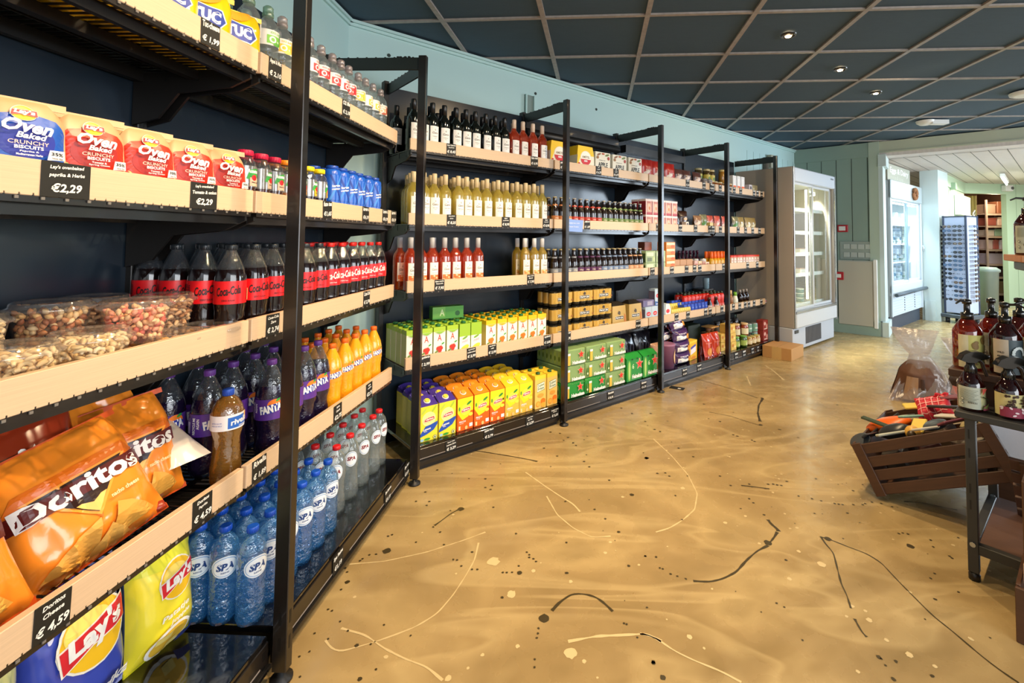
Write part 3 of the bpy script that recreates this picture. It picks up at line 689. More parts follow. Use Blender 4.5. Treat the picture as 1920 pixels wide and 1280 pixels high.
def soda_prof(H, R, liq, air, fill=0.8, waist=0.9, wz=0.36):
    return [(R * 0.55, 0.004, liq), (R * 0.8, 0.0, liq), (R * 0.97, 0.014, liq), (R, 0.035, liq), (R * waist, H * wz * 0.72, liq), (R * waist, H * wz, liq), (R * 0.985, H * (wz + 0.06), liq),
            (R * 0.985, H * 0.62, liq), (R * 0.97, H * 0.66, liq), (R * 0.86, H * 0.74, air), (R * 0.62, H * 0.83, air), (R * 0.38, H * 0.91, air), (0.0125, H * 0.94, air), (0.0125, H * 0.955, air)]
def cola(name, lab_g, capm):
    H, R_ = 0.28, 0.041
    return bottle(name, soda_prof(H, R_, COLA, PETP, waist=0.93, wz=0.30), COLA, (0.0148, 0.016), capm, H - 0.016,
                  [wrap(R_ * 0.985, 0.107, 0.174, P('#e5141c', 0.35), lab_g)])
g0 = [('p', rect(-0.125, 0.1075, -0.065, 0.1735), P('#cf1118', 0.35)), ('t', 'RECYCLE ME', -0.052, 0.140, 0.050, 0.008, BK, 0.02, 0, PI / 2), ('t', 'AGAIN', -0.040, 0.147, 0.03, 0.008, BK, 0.02, 0, PI / 2),
      ('t', 'Coca-Cola', 0.008, 0.146, 0.062, 0.026, BK, 0.025, 0.35, 0.12), ('t', 'ZERO SUGAR', 0.008, 0.118, 0.034, 0.005, BK), ('p', rect(0.065, 0.115, 0.075, 0.15), P('#ded68a'))]
g1 = [('p', rect(-0.125, 0.1075, -0.065, 0.1735), P('#cf1118', 0.35)), ('t', 'Coca-Cola', -0.002, 0.146, 0.070, 0.030, WH, 0.025, 0.35, 0.12), ('t', 'Original Taste', 0.0, 0.118, 0.034, 0.005, WH), ('p', rect(0.06, 0.115, 0.072, 0.15), WH)]
zero = cola('cola_bottle', g0, mat('smoke_black_cap', '#20262c', 0.3)); red = cola('cola_bottle', g1, P('#e02018', 0.35))
def fanta_g(z, s, bg):
    return [('p', ell(0.010 * s, z + 0.014 * s, 0.022 * s, 0.020 * s), OR), ('p', ell(0.020 * s, z + 0.030 * s, 0.008 * s, 0.004 * s, 0.5), GR),
            ('p', ell(-0.002, z + 0.003, 0.036 * s, 0.014 * s, 0.2), P('#1d2f96')), ('t', 'FANTA', 0, z + 0.004, 0.066 * s, 0.026 * s, WH, 0.06, 0, 0.16), ('p', rect(-0.100, z - 0.025, -0.060, z + 0.025), bg),
            ('t', 'RECYCLE ME', -0.058, z, 0.05, 0.008, WH, 0.02, 0, PI / 2), ('t', 'AGAIN', -0.046, z + 0.006, 0.03, 0.008, WH, 0.02, 0, PI / 2), ('p', rect(-0.085, z - 0.022, -0.070, z + 0.012), P('#b9b4d8'))]
cassis = bottle('purple_soda_bottle', soda_prof(0.315, 0.046, GRAPE, PETP, waist=0.86, wz=0.30), GRAPE, (0.0148, 0.018), P('#6a3c94'), 0.297,
                [wrap(0.0455, 0.125, 0.192, P('#57308f', 0.35), fanta_g(0.158, 1.0, P('#4a2880')))])
fanta = bottle('orange_soda_bottle', soda_prof(0.28, 0.041, ORNG, ORNG, waist=0.90, wz=0.34), ORNG, (0.0148, 0.018), P('#f0701c'), 0.262,
               [wrap(0.0405, 0.128, 0.176, P('#f59a28', 0.35), fanta_g(0.152, 0.86, P('#ef8a20')))])
riv = bottle('herb_soda_bottle', [(0.024, 0.004), (0.036, 0), (0.041, 0.012), (0.042, 0.05), (0.037, 0.10), (0.036, 0.14), (0.044, 0.175), (0.0445, 0.215), (0.040, 0.24), (0.028, 0.262), (0.0125, 0.276), (0.0125, 0.285)],
             clear('amber_soda_plastic', (0.80, 0.60, 0.28), 0.14, 0.04, body=0.55, bcol='#b08038', bump=0.4), (0.0155, 0.02), P('#2450b8'), 0.275,
             [wrap(0.0442, 0.175, 0.222, P('#e6e6ea'), [('p', [(-0.015, 0.18), (0.065, 0.18), (0.065, 0.217), (-0.015, 0.214)], P('#2564c0')), ('p', ell(0.046, 0.212, 0.010, 0.010), P('#e8b13a')), ('t', 'rivella', 0.022, 0.200, 0.060, 0.018, WH, 0.03, 0.1, 0.08),
                                                  ('t', 'ORIGINAL', 0.03, 0.184, 0.03, 0.005, WH), ('t', 'ingredients water melk', -0.045, 0.2, 0.03, 0.004, BL), ('t', 'energie per 100 ml', -0.045, 0.192, 0.03, 0.004, BL)])])
def water_prof(H, R_, m_, ribs=True):
    p = [(R_ * 0.5, 0.006), (R_ * 0.85, 0.0), (R_, 0.016)]
    z = 0.03; 
    for k in range(7): p += [(R_ * 0.955, z), (R_ * 0.99, z + 0.006)]; z += (H * 0.46 - 0.03) / 7
    p += [(R_ * 0.99, H * 0.5), (R_, H * 0.52), (R_, H * 0.72)]
    for k in range(3): p += [(R_ * (0.97 - 0.06 * k), H * (0.74 + 0.028 * k)), (R_ * (0.99 - 0.08 * k), H * (0.755 + 0.028 * k))]
    p += [(R_ * 0.6, H * 0.865), (0.0125, H * 0.90), (0.0125, H * 0.94)]
    return p
SPW = P('#dfe7f0', 0.4)
def oval_label(r, z, rx, rz, g):
    def fn(t):
        m = MB(); gfx(m, [('p', ell(0, z, rx, rz), SPW), ('p', ell(0, z, rx * 0.90, rz * 0.88), P('#6f9fd0')), ('p', ell(0, z, rx * 0.85, rz * 0.82), SPW)] + g, f_cyl(r + 0.0005, 0.0003), 0.007); m.build('label', t)
    return fn
spa = bottle('blue_water_bottle', water_prof(0.27, 0.038, PETB), PETB, (0.0155, 0.016), P('#1a54c8', 0.35), 0.252,
             [oval_label(0.038, 0.165, 0.036, 0.030, [('t', 'SPA', 0, 0.166, 0.044, 0.020, P('#1b3f7c'), 0.05, 0.15), ('t', 'REINE', 0, 0.15, 0.02, 0.004, P('#1b3f7c'))])])
spar = bottle('clear_water_bottle', [(0.024, 0.006), (0.034, 0.0), (0.0375, 0.02), (0.037, 0.06), (0.034, 0.085), (0.0335, 0.12), (0.038, 0.15), (0.038, 0.195), (0.031, 0.225), (0.0125, 0.25), (0.0125, 0.256)], PET, (0.0155, 0.016), P('#d4232a', 0.35), 0.25,
              [oval_label(0.038, 0.172, 0.026, 0.032, [('t', 'SPA', 0, 0.174, 0.034, 0.016, P('#7c1b2a'), 0.05, 0.15)])])
def sport(name, labm, capm, fruit):
    p = [(0.022, 0.004), (0.030, 0.0), (0.0335, 0.012)]
    for k in range(6): p += [(0.0315, 0.025 + k * 0.016), (0.0335, 0.032 + k * 0.016)]
    p += [(0.0335, 0.125), (0.0335, 0.182), (0.029, 0.205), (0.016, 0.226), (0.0145, 0.232)]
    return bottle(name, p, PET, (0.0165, 0.014), capm, 0.230,
        [wrap(0.0335, 0.128, 0.180, P('#e8e6e2', 0.4), [('p', rect(-0.03, 0.134, 0.03, 0.162), labm), ('p', ell(-0.012, 0.148, 0.011, 0.011), WH), ('p', ell(-0.012, 0.148, 0.006, 0.006), labm), ('t', '2', 0.005, 0.142, 0.006, 0.010, WH, 0.05),
                                                ('p', rect(0.014, 0.136, 0.024, 0.170), P(fruit)), ('t', 'O2 LIFE', 0, 0.171, 0.04, 0.007, labm), ('p', ell(0.0, 0.134, 0.012, 0.006), P(fruit))]),
         lambda t: MB().lathe([(0.0155, 0.244), (0.0155, 0.262), (0.010, 0.268)], capm, 16).build('sport_cap', t)])
CAPW = clear('frosted_sport_cap', (0.85, 0.85, 0.85), 0.12, 0.2, body=0.5, bcol='#d8c8c8'); CAPG = clear('frosted_green_cap', (0.7, 0.9, 0.8), 0.12, 0.2, body=0.5, bcol='#9fc4b0')
sp_red = sport('flavoured_water_bottle', P('#d23a3e'), CAPW, '#d23a3e'); sp_yel = sport('flavoured_water_bottle', P('#f2c63e'), CAPW, '#f2d060')
sp_grn = sport('flavoured_water_bottle', P('#7cc24e'), CAPG, '#5aa83c'); sp_pch = sport('flavoured_water_bottle', P('#e8b48c'), CAPW, '#b0543c'); sp_wht = sport('flavoured_water_bottle', P('#cfcac4'), CAPG, '#44413c')
def fuze(liq, capm, labm):
    return bottle('iced_tea_bottle', [(0.02, 0.003, liq), (0.027, 0, liq), (0.0305, 0.01, liq), (0.030, 0.035, liq), (0.028, 0.055, liq), (0.0305, 0.08, PETP), (0.0305, 0.14, PETP), (0.027, 0.155, PETP), (0.019, 0.168, PETP), (0.0165, 0.175, PETP)],
        liq, (0.0205, 0.018), capm, 0.172, [wrap(0.0305, 0.075, 0.140, clear('printed_film', (0.9, 0.92, 0.9), 0.1, 0.1, body=0.5, bcol='#b9b9b4'),
        [('p', [(-0.01, 0.1), (0.03, 0.09), (0.035, 0.135), (0, 0.128)], GR), ('t', 'fuzetea', 0.014, 0.124, 0.04, 0.012, WH, 0.04), ('p', rect(0.0, 0.078, 0.034, 0.104), P(labm)), ('p', ell(0.014, 0.104, 0.009, 0.009), RD), ('t', 'black tea', 0.018, 0.09, 0.024, 0.005, BK)])])
TEA = mat('tea_in_bottle', '#3a1a10', 0.1, spec=0.7); fz_red = fuze(TEA, P('#d81e4a'), '#e8b89c'); fz_org = fuze(mat('amber_tea', '#8a5218', 0.1), P('#f08c1c'), '#f0a428'); fz_yel = fuze(mat('dark_tea', '#1c0f16', 0.1), P('#f2d512'), '#f0b428')
BLP = mat('blue_pack_gloss', '#1d5bc4', 0.25, var=0.12, vscale=30)
kar = bottle('syrup_pack', [(0.030, 0), (0.034, 0.006), (0.034, 0.05), (0.030, 0.11), (0.034, 0.17), (0.034, 0.196), (0.028, 0.204)], BLP, (0.024, 0.016), P('#1a48a8', 0.35), 0.204,
             [wrap(0.034, 0.01, 0.055, P('#d4dde8'), [('p', ell(0, 0.035, 0.018, 0.014), P('#e05060')), ('p', ell(0.006, 0.032, 0.006, 0.008), WH)]), wrap(0.0338, 0.075, 0.18, BLP, [('p', [(-0.03, 0.075), (0.02, 0.18), (0.028, 0.18), (-0.02, 0.075)], P('#3f8ae0')), ('p', [(0.03, 0.075), (-0.02, 0.18), (-0.028, 0.18), (0.02, 0.075)], P('#123a9c')), ('t', 'karvan', 0, 0.135, 0.036, 0.010, WH, 0.03, 0.2, 0.15), ('t', 'cevitam', 0, 0.122, 0.036, 0.008, WH, 0.03, 0.2, 0.15)], name='sleeve')], grip=False)
def wine(name, gm, capm, foot=None, hi=0.16, lo=0.06):
    p = [(0.02, 0.006), (0.034, 0), (0.0375, 0.006), (0.0375, 0.182), (0.0365, 0.196), (0.032, 0.210), (0.023, 0.223), (0.0160, 0.234), (0.0145, 0.244), (0.0145, 0.30)]
    g = [('t', 'G', 0.0, hi - 0.022, 0.008, 0.010, P('#4a4640'), 0.02), ('t', 'Gato', 0, hi - 0.040, 0.036, 0.014, P('#5a564e'), 0.01, 0.25), ('t', 'CABERNET' if gm is WINEG else 'PINOT GRIGIO', 0, hi - 0.062, 0.032, 0.004, P('#6a665e')), ('t', 'CHILE', 0, hi - 0.072, 0.014, 0.003, P('#6a665e'))]
    if foot: g += [('p', rect(-0.026, lo, 0.026, lo + 0.036), P(foot))] + [('p', ell(-0.02 + 0.0075 * i, lo + 0.008 + 0.011 * (i % 3), 0.005, 0.005), P('#d8641c' if i % 2 else '#f3d9b0')) for i in range(6)]
    return bottle(name, p, gm, (0.0155, 0.062), capm, 0.243, [wrap(0.0375, lo, hi, P('#f1efea', 0.6), g, span=1.55)], n=20, grip=False)
wred = wine('red_wine_bottle', WINEG, mat('black_foil', '#131315', 0.3)); wros = wine('rose_wine_bottle', GLASSR, P('#d9c3ae', 0.4)); wwht = wine('white_wine_bottle', GLASSW, P('#d8c49a', 0.4))
wros2 = wine('rose_wine_bottle', GLASSR, P('#b9babc', 0.3), '#e8803c', 0.158, 0.05); wsw = wine('sweet_wine_bottle', clear('golden_wine_glass', (0.92, 0.86, 0.45), 0.14, 0.03, body=0.55, bcol='#d8b83c'), P('#d9dadc', 0.35), '#d8b46c', 0.158, 0.05)
def beer(lab, col):
    return bottle('beer_bottle', [(0.018, 0.004), (0.027, 0), (0.0305, 0.006), (0.0305, 0.12), (0.028, 0.14), (0.018, 0.17), (0.0135, 0.19), (0.0135, 0.215), (0.0145, 0.222)], BEERG, (0.0150, 0.007), P(col), 0.219,
        [wrap(0.0305, 0.05, 0.088, P(lab), [('t', 'Affligem', 0, 0.07, 0.04, 0.009, P('#e8dcc0'), 0.02)], span=3.4), wrap(0.0200, 0.160, 0.160 + 0.012, P(lab), span=3.4, name='neck_label')], n=18, grip=False)
GOLDC = '#c9b98c'
beers = dict(tan=beer('#b8743c', GOLDC), red=beer('#b83a26', '#b9b3a6'), grn=beer('#6f8a4a', '#c9c7bd'), gry=beer('#8a9098', '#c2b27a'), pur=beer('#5c2f58', GOLDC), blu=beer('#7c92b4', GOLDC), peach=beer('#d0a078', '#c9c7bd'))

# ---- run 1, placement
C_ = 'bottle'
seq = [(sp_wht, 'plain label'), (sp_grn, 'green label'), (sp_yel, 'yellow label'), (sp_yel, 'yellow label'), (sp_red, 'red label'), (sp_red, 'red label'), (sp_red, 'red label'), (sp_red, 'red label'), (sp_red, 'red label'), (sp_yel, 'yellow label'), (sp_yel, 'yellow label'), (sp_yel, 'yellow label'), (sp_pch, 'peach label')]
ss = [0.05, 0.14, 0.215, 0.30, 0.379, 0.46, 0.545, 0.615, 0.685, 0.775, 0.85, 0.93, 1.02]
for j, e in enumerate((0.205, 0.295)):
    for i, s in enumerate(ss):
        pr, nm = seq[i]
        put(pr, 1, s + (0.02 if j else 0), e, LEV[3], yaw=R.uniform(-0.9, 0.4), label='flavoured water bottle with %s, %s from the corner, %s' % (nm, ORD[13 - i], ROW[j]), cat=C_, group='flavoured water bottles on the top shelf')
for i, (s, pr, nm) in enumerate([(0.045, fz_red, 'pink capped'), (0.115, fz_red, 'pink capped'), (0.18, fz_red, 'pink capped'), (0.245, fz_org, 'orange capped'), (0.312, fz_org, 'orange capped'), (0.38, fz_yel, 'yellow capped'), (0.455, fz_yel, 'yellow capped')]):
    for j, e in enumerate((0.195, 0.265)):
        put(pr, 1, s, e, LEV[2], yaw=R.uniform(-0.7, 0.1), label='%s iced tea bottle, %s from the blue packs, %s' % (nm, ORD[7 - i], ROW[j]), cat=C_, group='iced tea bottles beside the biscuit bags')
grid(kar, 1, [0.56, 0.635, 0.71, 0.79, 0.875, 0.955, 1.025][0:6], [0.20, 0.275, 0.35], LEV[2], 'blue syrup pack with blue cap', 'bottle', 'blue syrup packs', yj=0.2, yaw=-0.5)
zs = frange(0.012, 0.475, 6); rs = frange(0.56, 1.03, 6)
grid(zero, 1, zs, [0.20, 0.286, 0.372, 0.455], LEV[1], 'black capped cola bottle with red label', C_, 'black capped cola bottles', yj=0.5, yaw=-0.8)
grid(red, 1, rs, [0.20, 0.286, 0.372], LEV[1], 'red capped cola bottle', C_, 'red capped cola bottles', yj=0.3, yaw=-0.75)
grid(cassis, 1, [0.215, 0.315, 0.41, 0.505], [0.205], LEV[0], 'purple soda bottle with purple label', C_, 'purple soda bottles', yj=0.4, yaw=-0.8)
for j, (e, row) in enumerate(((0.31, [0.08, 0.18, 0.285, 0.385, 0.485]), (0.415, [0.05, 0.16, 0.27, 0.38, 0.485]))):
    for i, s in enumerate(row):
        put(cassis, 1, s, e, LEV[0], yaw=-0.8 + R.uniform(-0.4, 0.4), label='purple soda bottle, %s from the corner in the %s' % (ORD[5 - i], ROW[j + 1]), cat=C_, group='purple soda bottles')
grid(fanta, 1, [0.61, 0.71, 0.81, 0.91, 1.0], [0.205, 0.295, 0.385], LEV[0], 'orange soda bottle with orange cap', C_, 'orange soda bottles', yj=0.3, yaw=-0.8)
put(riv, 1, 0.03, 0.21, LEV[0], yaw=-0.55, label='single amber herb soda bottle with blue cap and blue label', cat=C_).scale = (.95, .95, .93)
BZ = 0.133
grid(spa, 1, [0.038, 0.122, 0.206, 0.29, 0.374, 0.458], [0.128, 0.206, 0.284, 0.362], BZ, 'blue water bottle with blue cap', C_, 'blue still water bottles', yj=0.35, yaw=-0.7)
grid(spar, 1, [0.585, 0.70, 0.81, 0.92, 1.0], [0.16, 0.25, 0.34], BZ, 'clear sparkling water bottle with red cap', C_, 'clear sparkling water bottles', yj=0.5, yaw=-0.6)

# ---- run 2 bottles
grid(wred, 2, [0.052, 0.110, 0.168, 0.248, 0.327, 0.395, 0.463, 0.54, 0.612, 0.689], [0.20, 0.285], LEV[3], 'red wine bottle with white label', C_, 'red wine bottles on the top shelf', yj=0.15, off=0.03)
grid(wred, 2, [0.03, 0.11, 0.2, 0.3, 0.40, 0.5], [0.40], LEV[3], 'red wine bottle far back on top', C_, 'red wine bottles on the top shelf', yj=0.15)
grid(wros, 2, [0.767, 0.844, 0.928, 1.015], [0.20, 0.29], LEV[3], 'rose wine bottle with beige foil', C_, 'rose wine bottles on the top shelf', yj=0.15, off=-0.02)
grid(wwht, 2, [0.06, 0.125, 0.19, 0.265, 0.349, 0.410, 0.481, 0.557, 0.644, 0.716, 0.795, 0.874, 0.945, 1.02], [0.20, 0.285, 0.37], LEV[2], 'white wine bottle with beige foil', C_, 'white wine bottles', yj=0.2, off=0.02)
grid(wros2, 2, [0.05, 0.115, 0.184, 0.265, 0.335, 0.419, 0.498], [0.20, 0.30], LEV[1], 'rose wine bottle with grey foil', C_, 'rose wine bottles with grey foil', yj=0.1, off=-0.02)
grid(wsw, 2, [0.871, 0.95, 1.022], [0.20, 0.29], LEV[1], 'golden sweet wine bottle', C_, 'golden wine bottles', yj=0.1)
for L, ks in ((2, ['tan'] * 3 + ['red'] * 5 + ['grn'] * 8), (1, ['gry'] * 4 + ['pur'] * 4 + ['blu'] * 5 + ['peach'] * 3)):
    for j, e in enumerate((0.19, 0.262, 0.334)):
        for i, k in enumerate(ks):
            s = 1.13 + (2.095 - 1.13) * i / 15
            put(beers[k], 2, s, e, LEV[L], yaw=R.uniform(-0.2, 0.2), label='brown beer bottle, %s from the wine, %s, %s beer shelf' % (ORD[i + 1], ROW[j], 'upper' if L == 2 else 'lower'), cat=C_, group='beer bottles on the %s beer shelf' % ('upper' if L == 2 else 'lower'))

# ------------------------------------------------------------ cartons
def lipton(name, topc, bodyc, lowc, word, wordc, accent):
    t = empty(name); w, d, H, h = 0.104, 0.088, 0.232, 0.190
    BM, TM = P(bodyc, 0.35), P(topc, 0.3)
    m = MB(); m.box(-w / 2, w / 2, -d / 2, d / 2, 0, h, BM); m.box(-w / 2 - .0002, -w / 2, -d / 2 + .004, d / 2 - .004, 0.01, h - .01, P('#d9c86a' if bodyc != '#f0641e' else '#e07a3a')); m.build('carton_body', t)
    # sloped top with a ridge
    m = MB(); fx = []
    n = 8
    for i in range(n + 1):
        u = -w / 2 + w * i / n; arch = 0.010 * (1 - (2 * i / n - 1) ** 2)
        fx.append(((u, -d / 2, h), (u, d / 2 - 0.022, H - 0.012 + arch), (u, d / 2 - 0.019, H - 0.010 + arch), (u, d / 2, h)))
    vs = [p for r in fx for p in r]; fs = []
    for i in range(n):
        a = 4 * i; b = a + 4
        fs += [(a, b, b + 1, a + 1), (a + 1, b + 1, b + 2, a + 2), (a + 2, b + 2, b + 3, a + 3)]
    fs += [(0, 1, 2, 3), (4 * n + 3, 4 * n + 2, 4 * n + 1, 4 * n)]
    m.add(vs, fs, TM)
    sl = Vector((0, d - 0.022, H - 0.012 - h)).normalized(); nn = Vector((0, -sl.z, sl.y))
    fm = lambda u, v, l: tuple(Vector((u, -d / 2, h)) + sl * v + nn * (0.0006 * l + 0.004 * max(0, 1 - (2 * u / w) ** 2)))
    gfx(m, [('p', [(-w / 2, 0.066), (w / 2, 0.066), (w / 2, 0.069), (-w / 2, 0.069)], WH)], fm, 0.02)
    m.build('sloped_top', t)
    m = MB(); q = nn.to_track_quat('Z', 'Y').to_matrix().to_4x4(); q.translation = Vector((0, -d / 2, h)) + sl * 0.036 + nn * 0.003
    m.lathe([(0.0195, 0), (0.019, 0.003), (0.0150, 0.0035)], WH, 20, xf=q, cap1=False); m.lathe([(0.0150, 0), (0.0148, 0.009), (0.012, 0.011)], P(accent, 0.35), 18, xf=q); m.build('screw_cap', t)
    m = MB(); g = [('p', rect(-w / 2, 0.0, w / 2, 0.085), P(lowc, 0.35))] if lowc != bodyc else []
    if word == 'Lemon':
        g += [('p', ell(0.0, 0.118, 0.040, 0.040), P('#eeea9a')), ('p', ell(-0.03, 0.165, 0.02, 0.006, 0.8), P('#b9cf4a')), ('p', ell(0.03, 0.17, 0.022, 0.006, 0.9), P('#a8c83c')),
              ('p', [(-0.052, 0.040), (-0.02, 0.082), (0.01, 0.086), (0.051, 0.098), (0.051, 0.082), (0.03, 0.055), (-0.01, 0.038), (-0.052, 0.028)], P('#1f4fb4')), ('t', word, -0.012, 0.066, 0.045, 0.012, WH, 0.04, 0.2, 0.1), ('t', 'zero', -0.02, 0.054, 0.018, 0.005, WH),
              ('p', ell(0.036, 0.014, 0.011, 0.011), P('#4a6a3a')), ('p', ell(0.036, 0.014, 0.009, 0.009), P('#e8e2b0')), ('p', ell(0.036, 0.014, 0.004, 0.006), P('#4a6a3a')), ('p', ell(-0.01, 0.012, 0.018, 0.006), GR), ('p', ell(-0.04, 0.012, 0.01, 0.008), P('#9fc8d8'))]
    else:
        yel = P('#f3dc2a', 0.35)
        g += [('p', rect(-w / 2, 0.105, w / 2, h - 0.004), yel), ('p', [(-w / 2, 0.105), (-0.02, 0.06), (0.02, 0.075), (w / 2, 0.135), (w / 2, 0.12), (0, 0.15)], yel), ('p', ell(0.002, 0.118, 0.034, 0.032), P('#ffe94a')), ('p', ell(0.024, 0.152, 0.018, 0.007, 0.5), P('#2f8a34')), ('p', ell(-0.040, 0.128, 0.005, 0.012), P('#3c9a3c')),
              ('p', ell(0.035, 0.085, 0.014, 0.010), P('#f9e24a')), ('t', word, -0.02, 0.052, 0.042, 0.010, WH, 0.03), ('t', 'ice tea', -0.026, 0.042, 0.024, 0.004, WH), ('p', rect(0.026, 0.014, 0.048, 0.034), WH), ('p', ell(0.005, 0.014, 0.009, 0.011), P('#f9c07a')), ('p', rect(-0.046, 0.008, -0.034, 0.03), P('#f7d9a0'))]
    g += [('p', [(-0.030, 0.106), (-0.026, 0.124), (0.000, 0.130), (0.030, 0.132), (0.032, 0.114), (0.004, 0.108)], P('#f6f2e6')), ('p', [(-0.028, 0.108), (-0.024, 0.123), (0.000, 0.128), (0.028, 0.130), (0.030, 0.115), (0.004, 0.110)], P('#c0202a')), ('t', 'Lipton', 0.001, 0.119, 0.046, 0.013, WH, 0.05, 0.1, 0.06)]
    gfx(m, g, f_front(-d / 2, 0.0004)); m.build('printed_front', t); return t
lem = lipton('iced_tea_carton', '#46348e', '#eadc3c', '#eadc3c', 'Lemon', 0, '#e6d24a'); pea = lipton('iced_tea_carton', '#ef8620', '#f0641e', '#f0641e', 'PEACH', 0, '#f5a23c')
gre = lipton('iced_tea_carton', '#f0c028', '#e9c63a', '#e9b84a', 'GREEN', 0, '#f7dc6a')
def juice(name, topc, fruit, side, w=0.074, d=0.070, H=0.205, kind=0):
    t = empty(name); F_ = P('#f2efe6', 0.35)
    m = MB(); m.box(-w / 2, w / 2, -d / 2, d / 2, 0, H - 0.010, F_); m.box(-w / 2 - 0.0004, w / 2 + .0004, -d / 2 - 0.0003, d / 2 + .0004, H - 0.026 - (0.0 if kind != 2 else 0.05), H, P(topc, 0.4)); m.box(-w / 2 - .0003, -w / 2, -d / 2, d / 2, 0, H - 0.026, P(side))
    m.prism([(-w / 2, H), (w / 2, H), (w / 2, H + 0.004), (-w / 2, H + 0.004)], P(topc, 0.4), 'y', -0.003, 0.003)
    m.build('carton_body', t)
    m = MB(); m.lathe([(0.0150, H), (0.0145, H + 0.012), (0.012, H + 0.014)], P('#1f6a34' if kind != 3 else '#2a5a30', 0.4), 16, 0, -0.012); m.build('screw_cap', t)
    m = MB(); g = []
    if kind in (0, 1):
        g += [('t', 'A', 0, 0.142, 0.026, 0.036, P('#cf3a2a'), 0.01)]
        rr = random.Random(5)
        for i in range(9):
            a = rr.uniform(0, 6.28); q = rr.uniform(0, 0.019); g.append(('p', ell(q * math.cos(a), 0.085 + q * math.sin(a), 0.010, 0.010), P(fruit if i % 3 else ('#e89a8a' if kind == 0 else '#f5c26a'))))
        g += [('p', ell(0.02, 0.108, 0.010, 0.004, 0.5), GR), ('p', ell(-0.02, 0.064, 0.012, 0.004, 0.4), P('#6a8a2a')), ('t', 'Appelsientje', 0, 0.045, 0.05, 0.005, BK), ('p', rect(-0.037, 0.0, 0.037, 0.012), P(topc)), ('p', [(-w / 2, H - 0.026), (w / 2, H - 0.026), (0, H - 0.04)], P('#8fbf3a' if kind == 0 else '#e0b41c'))]
    elif kind == 2:
        g += [('t', 'mild', 0, 0.10, 0.04, 0.016, P('#e2a0b8'), 0.02, 0.2, 0.2), ('p', ell(0.0, 0.06, 0.03, 0.014, 0.4), P('#c8d24a')), ('p', ell(0.01, 0.03, 0.03, 0.014, 0.2), P('#e0d23a')), ('p', ell(0.0, 0.12, 0.02, 0.006, 0.4), P('#7aa83a'))]
    else:
        g += [('p', rect(-w / 2, 0.0, w / 2, H - 0.026), P('#f2c264')), ('p', [(-0.030, 0.105), (0.034, 0.118), (0.034, 0.172), (-0.030, 0.160)], P('#2f6a3a')), ('p', [(-0.028, 0.108), (0.032, 0.121), (0.032, 0.169), (-0.028, 0.157)], P('#f4efd8')), ('t', 'Dubbel', 0.002, 0.150, 0.050, 0.016, P('#2f6a3a'), 0.02, 0, 0.18), ('t', 'Frisss', 0.002, 0.130, 0.050, 0.017, P('#2f6a3a'), 0.02, 0, 0.18),
              ('p', ell(-0.02, 0.03, 0.018, 0.018), P('#ef8c1e')), ('p', ell(-0.02, 0.03, 0.014, 0.014), P('#f6b048')), ('p', ell(0.02, 0.045, 0.02, 0.018), P('#e8761c')), ('p', ell(0.02, 0.02, 0.018, 0.016), P('#f5a83a')), ('p', ell(0.0, 0.085, 0.025, 0.012), P('#f0a040'))]
    gfx(m, g, f_front(-d / 2 - 0.0003, 0.0004)); m.build('printed_front', t)
    return t
jred = juice('juice_carton', '#a5c738', '#c8362a', '#c9cf8a', kind=0); jor = juice('juice_carton', '#f0c420', '#e07a28', '#e2cf7a', kind=1); jmi = juice('juice_carton', '#9ac23a', '#9ac23a', '#a9bf5a', kind=2)
dub = juice('juice_carton', '#f2cf3c', '#f0a040', '#e8c45a', 0.090, 0.085, 0.215, kind=3)
B0 = 0.133
cl_ = 'carton'
cols = [(0.095, lem, 'purple topped'), (0.205 - 0.0, lem, 'purple topped')]
xs = [0.125, 0.238, 0.352, 0.465, 0.578, 0.690, 0.800]; prs = [lem, lem, pea, pea, pea, gre, gre]; nm = ['purple topped', 'purple topped', 'orange topped', 'orange topped', 'orange topped', 'golden topped', 'golden topped']
for j, e in enumerate((0.115, 0.21, 0.305, 0.40)):
    for i, s in enumerate(xs):
        put(prs[i], 2, s + 0.006 * j, e, B0, yaw=R.uniform(-.03, .03), label='%s iced tea carton, %s from the corner, %s of the base' % (nm[i], ORD[i + 1], ROW[j]), cat=cl_, group='%s iced tea cartons' % nm[i])
grid(dub, 2, [0.915, 1.015], [0.105, 0.20], B0, 'orange fruit drink carton with green cap', cl_, 'orange fruit drink cartons', yj=.03)
xj = [0.060, 0.145, 0.225, 0.310, 0.395]
for j, e in enumerate((0.195, 0.272, 0.349, 0.426)):
    for i, (s, pr, n) in enumerate([(0.060, jred, 'red fruit'), (0.142, jred, 'red fruit'), (0.225, jred, 'red fruit'), (0.308, jred, 'red fruit'), (0.392, jmi, 'green'), (0.473, jmi, 'green'), (0.580, jor, 'yellow topped'), (0.665, jor, 'yellow topped'), (0.748, jor, 'yellow topped'), (0.832, jor, 'yellow topped'), (0.915, jor, 'yellow topped'), (0.998, jor, 'yellow topped')]):
        put(pr, 2, s, e, LEV[0], yaw=R.uniform(-.03, .03), label='%s juice carton, %s from the corner, %s of its shelf' % (n, ORD[i + 1], ROW[j]), cat=cl_, group='%s juice cartons' % n)
m = MB(); m.box(-0.1, 0.1, -0.035, 0.035, 0, 0.075, P('#4f9a3a')); m.box(-0.0995, -0.02, -0.0352, 0.0352, 0.01, 0.0752, P('#6fae4a')); gfx(m, [('p', ell(0.06, 0.03, 0.016, 0.016), P('#1f5a28')), ('t', 'A', -0.04, 0.04, 0.03, 0.04, P('#d8e8b0'))], f_front(-0.035))
o = m.build('carton_multipack'); put(o, 2, 0.36, 0.34, LEV[0] + 0.221, yaw=-0.15, label='green six-pack of small cartons lying on top of the juice cartons', cat='carton')

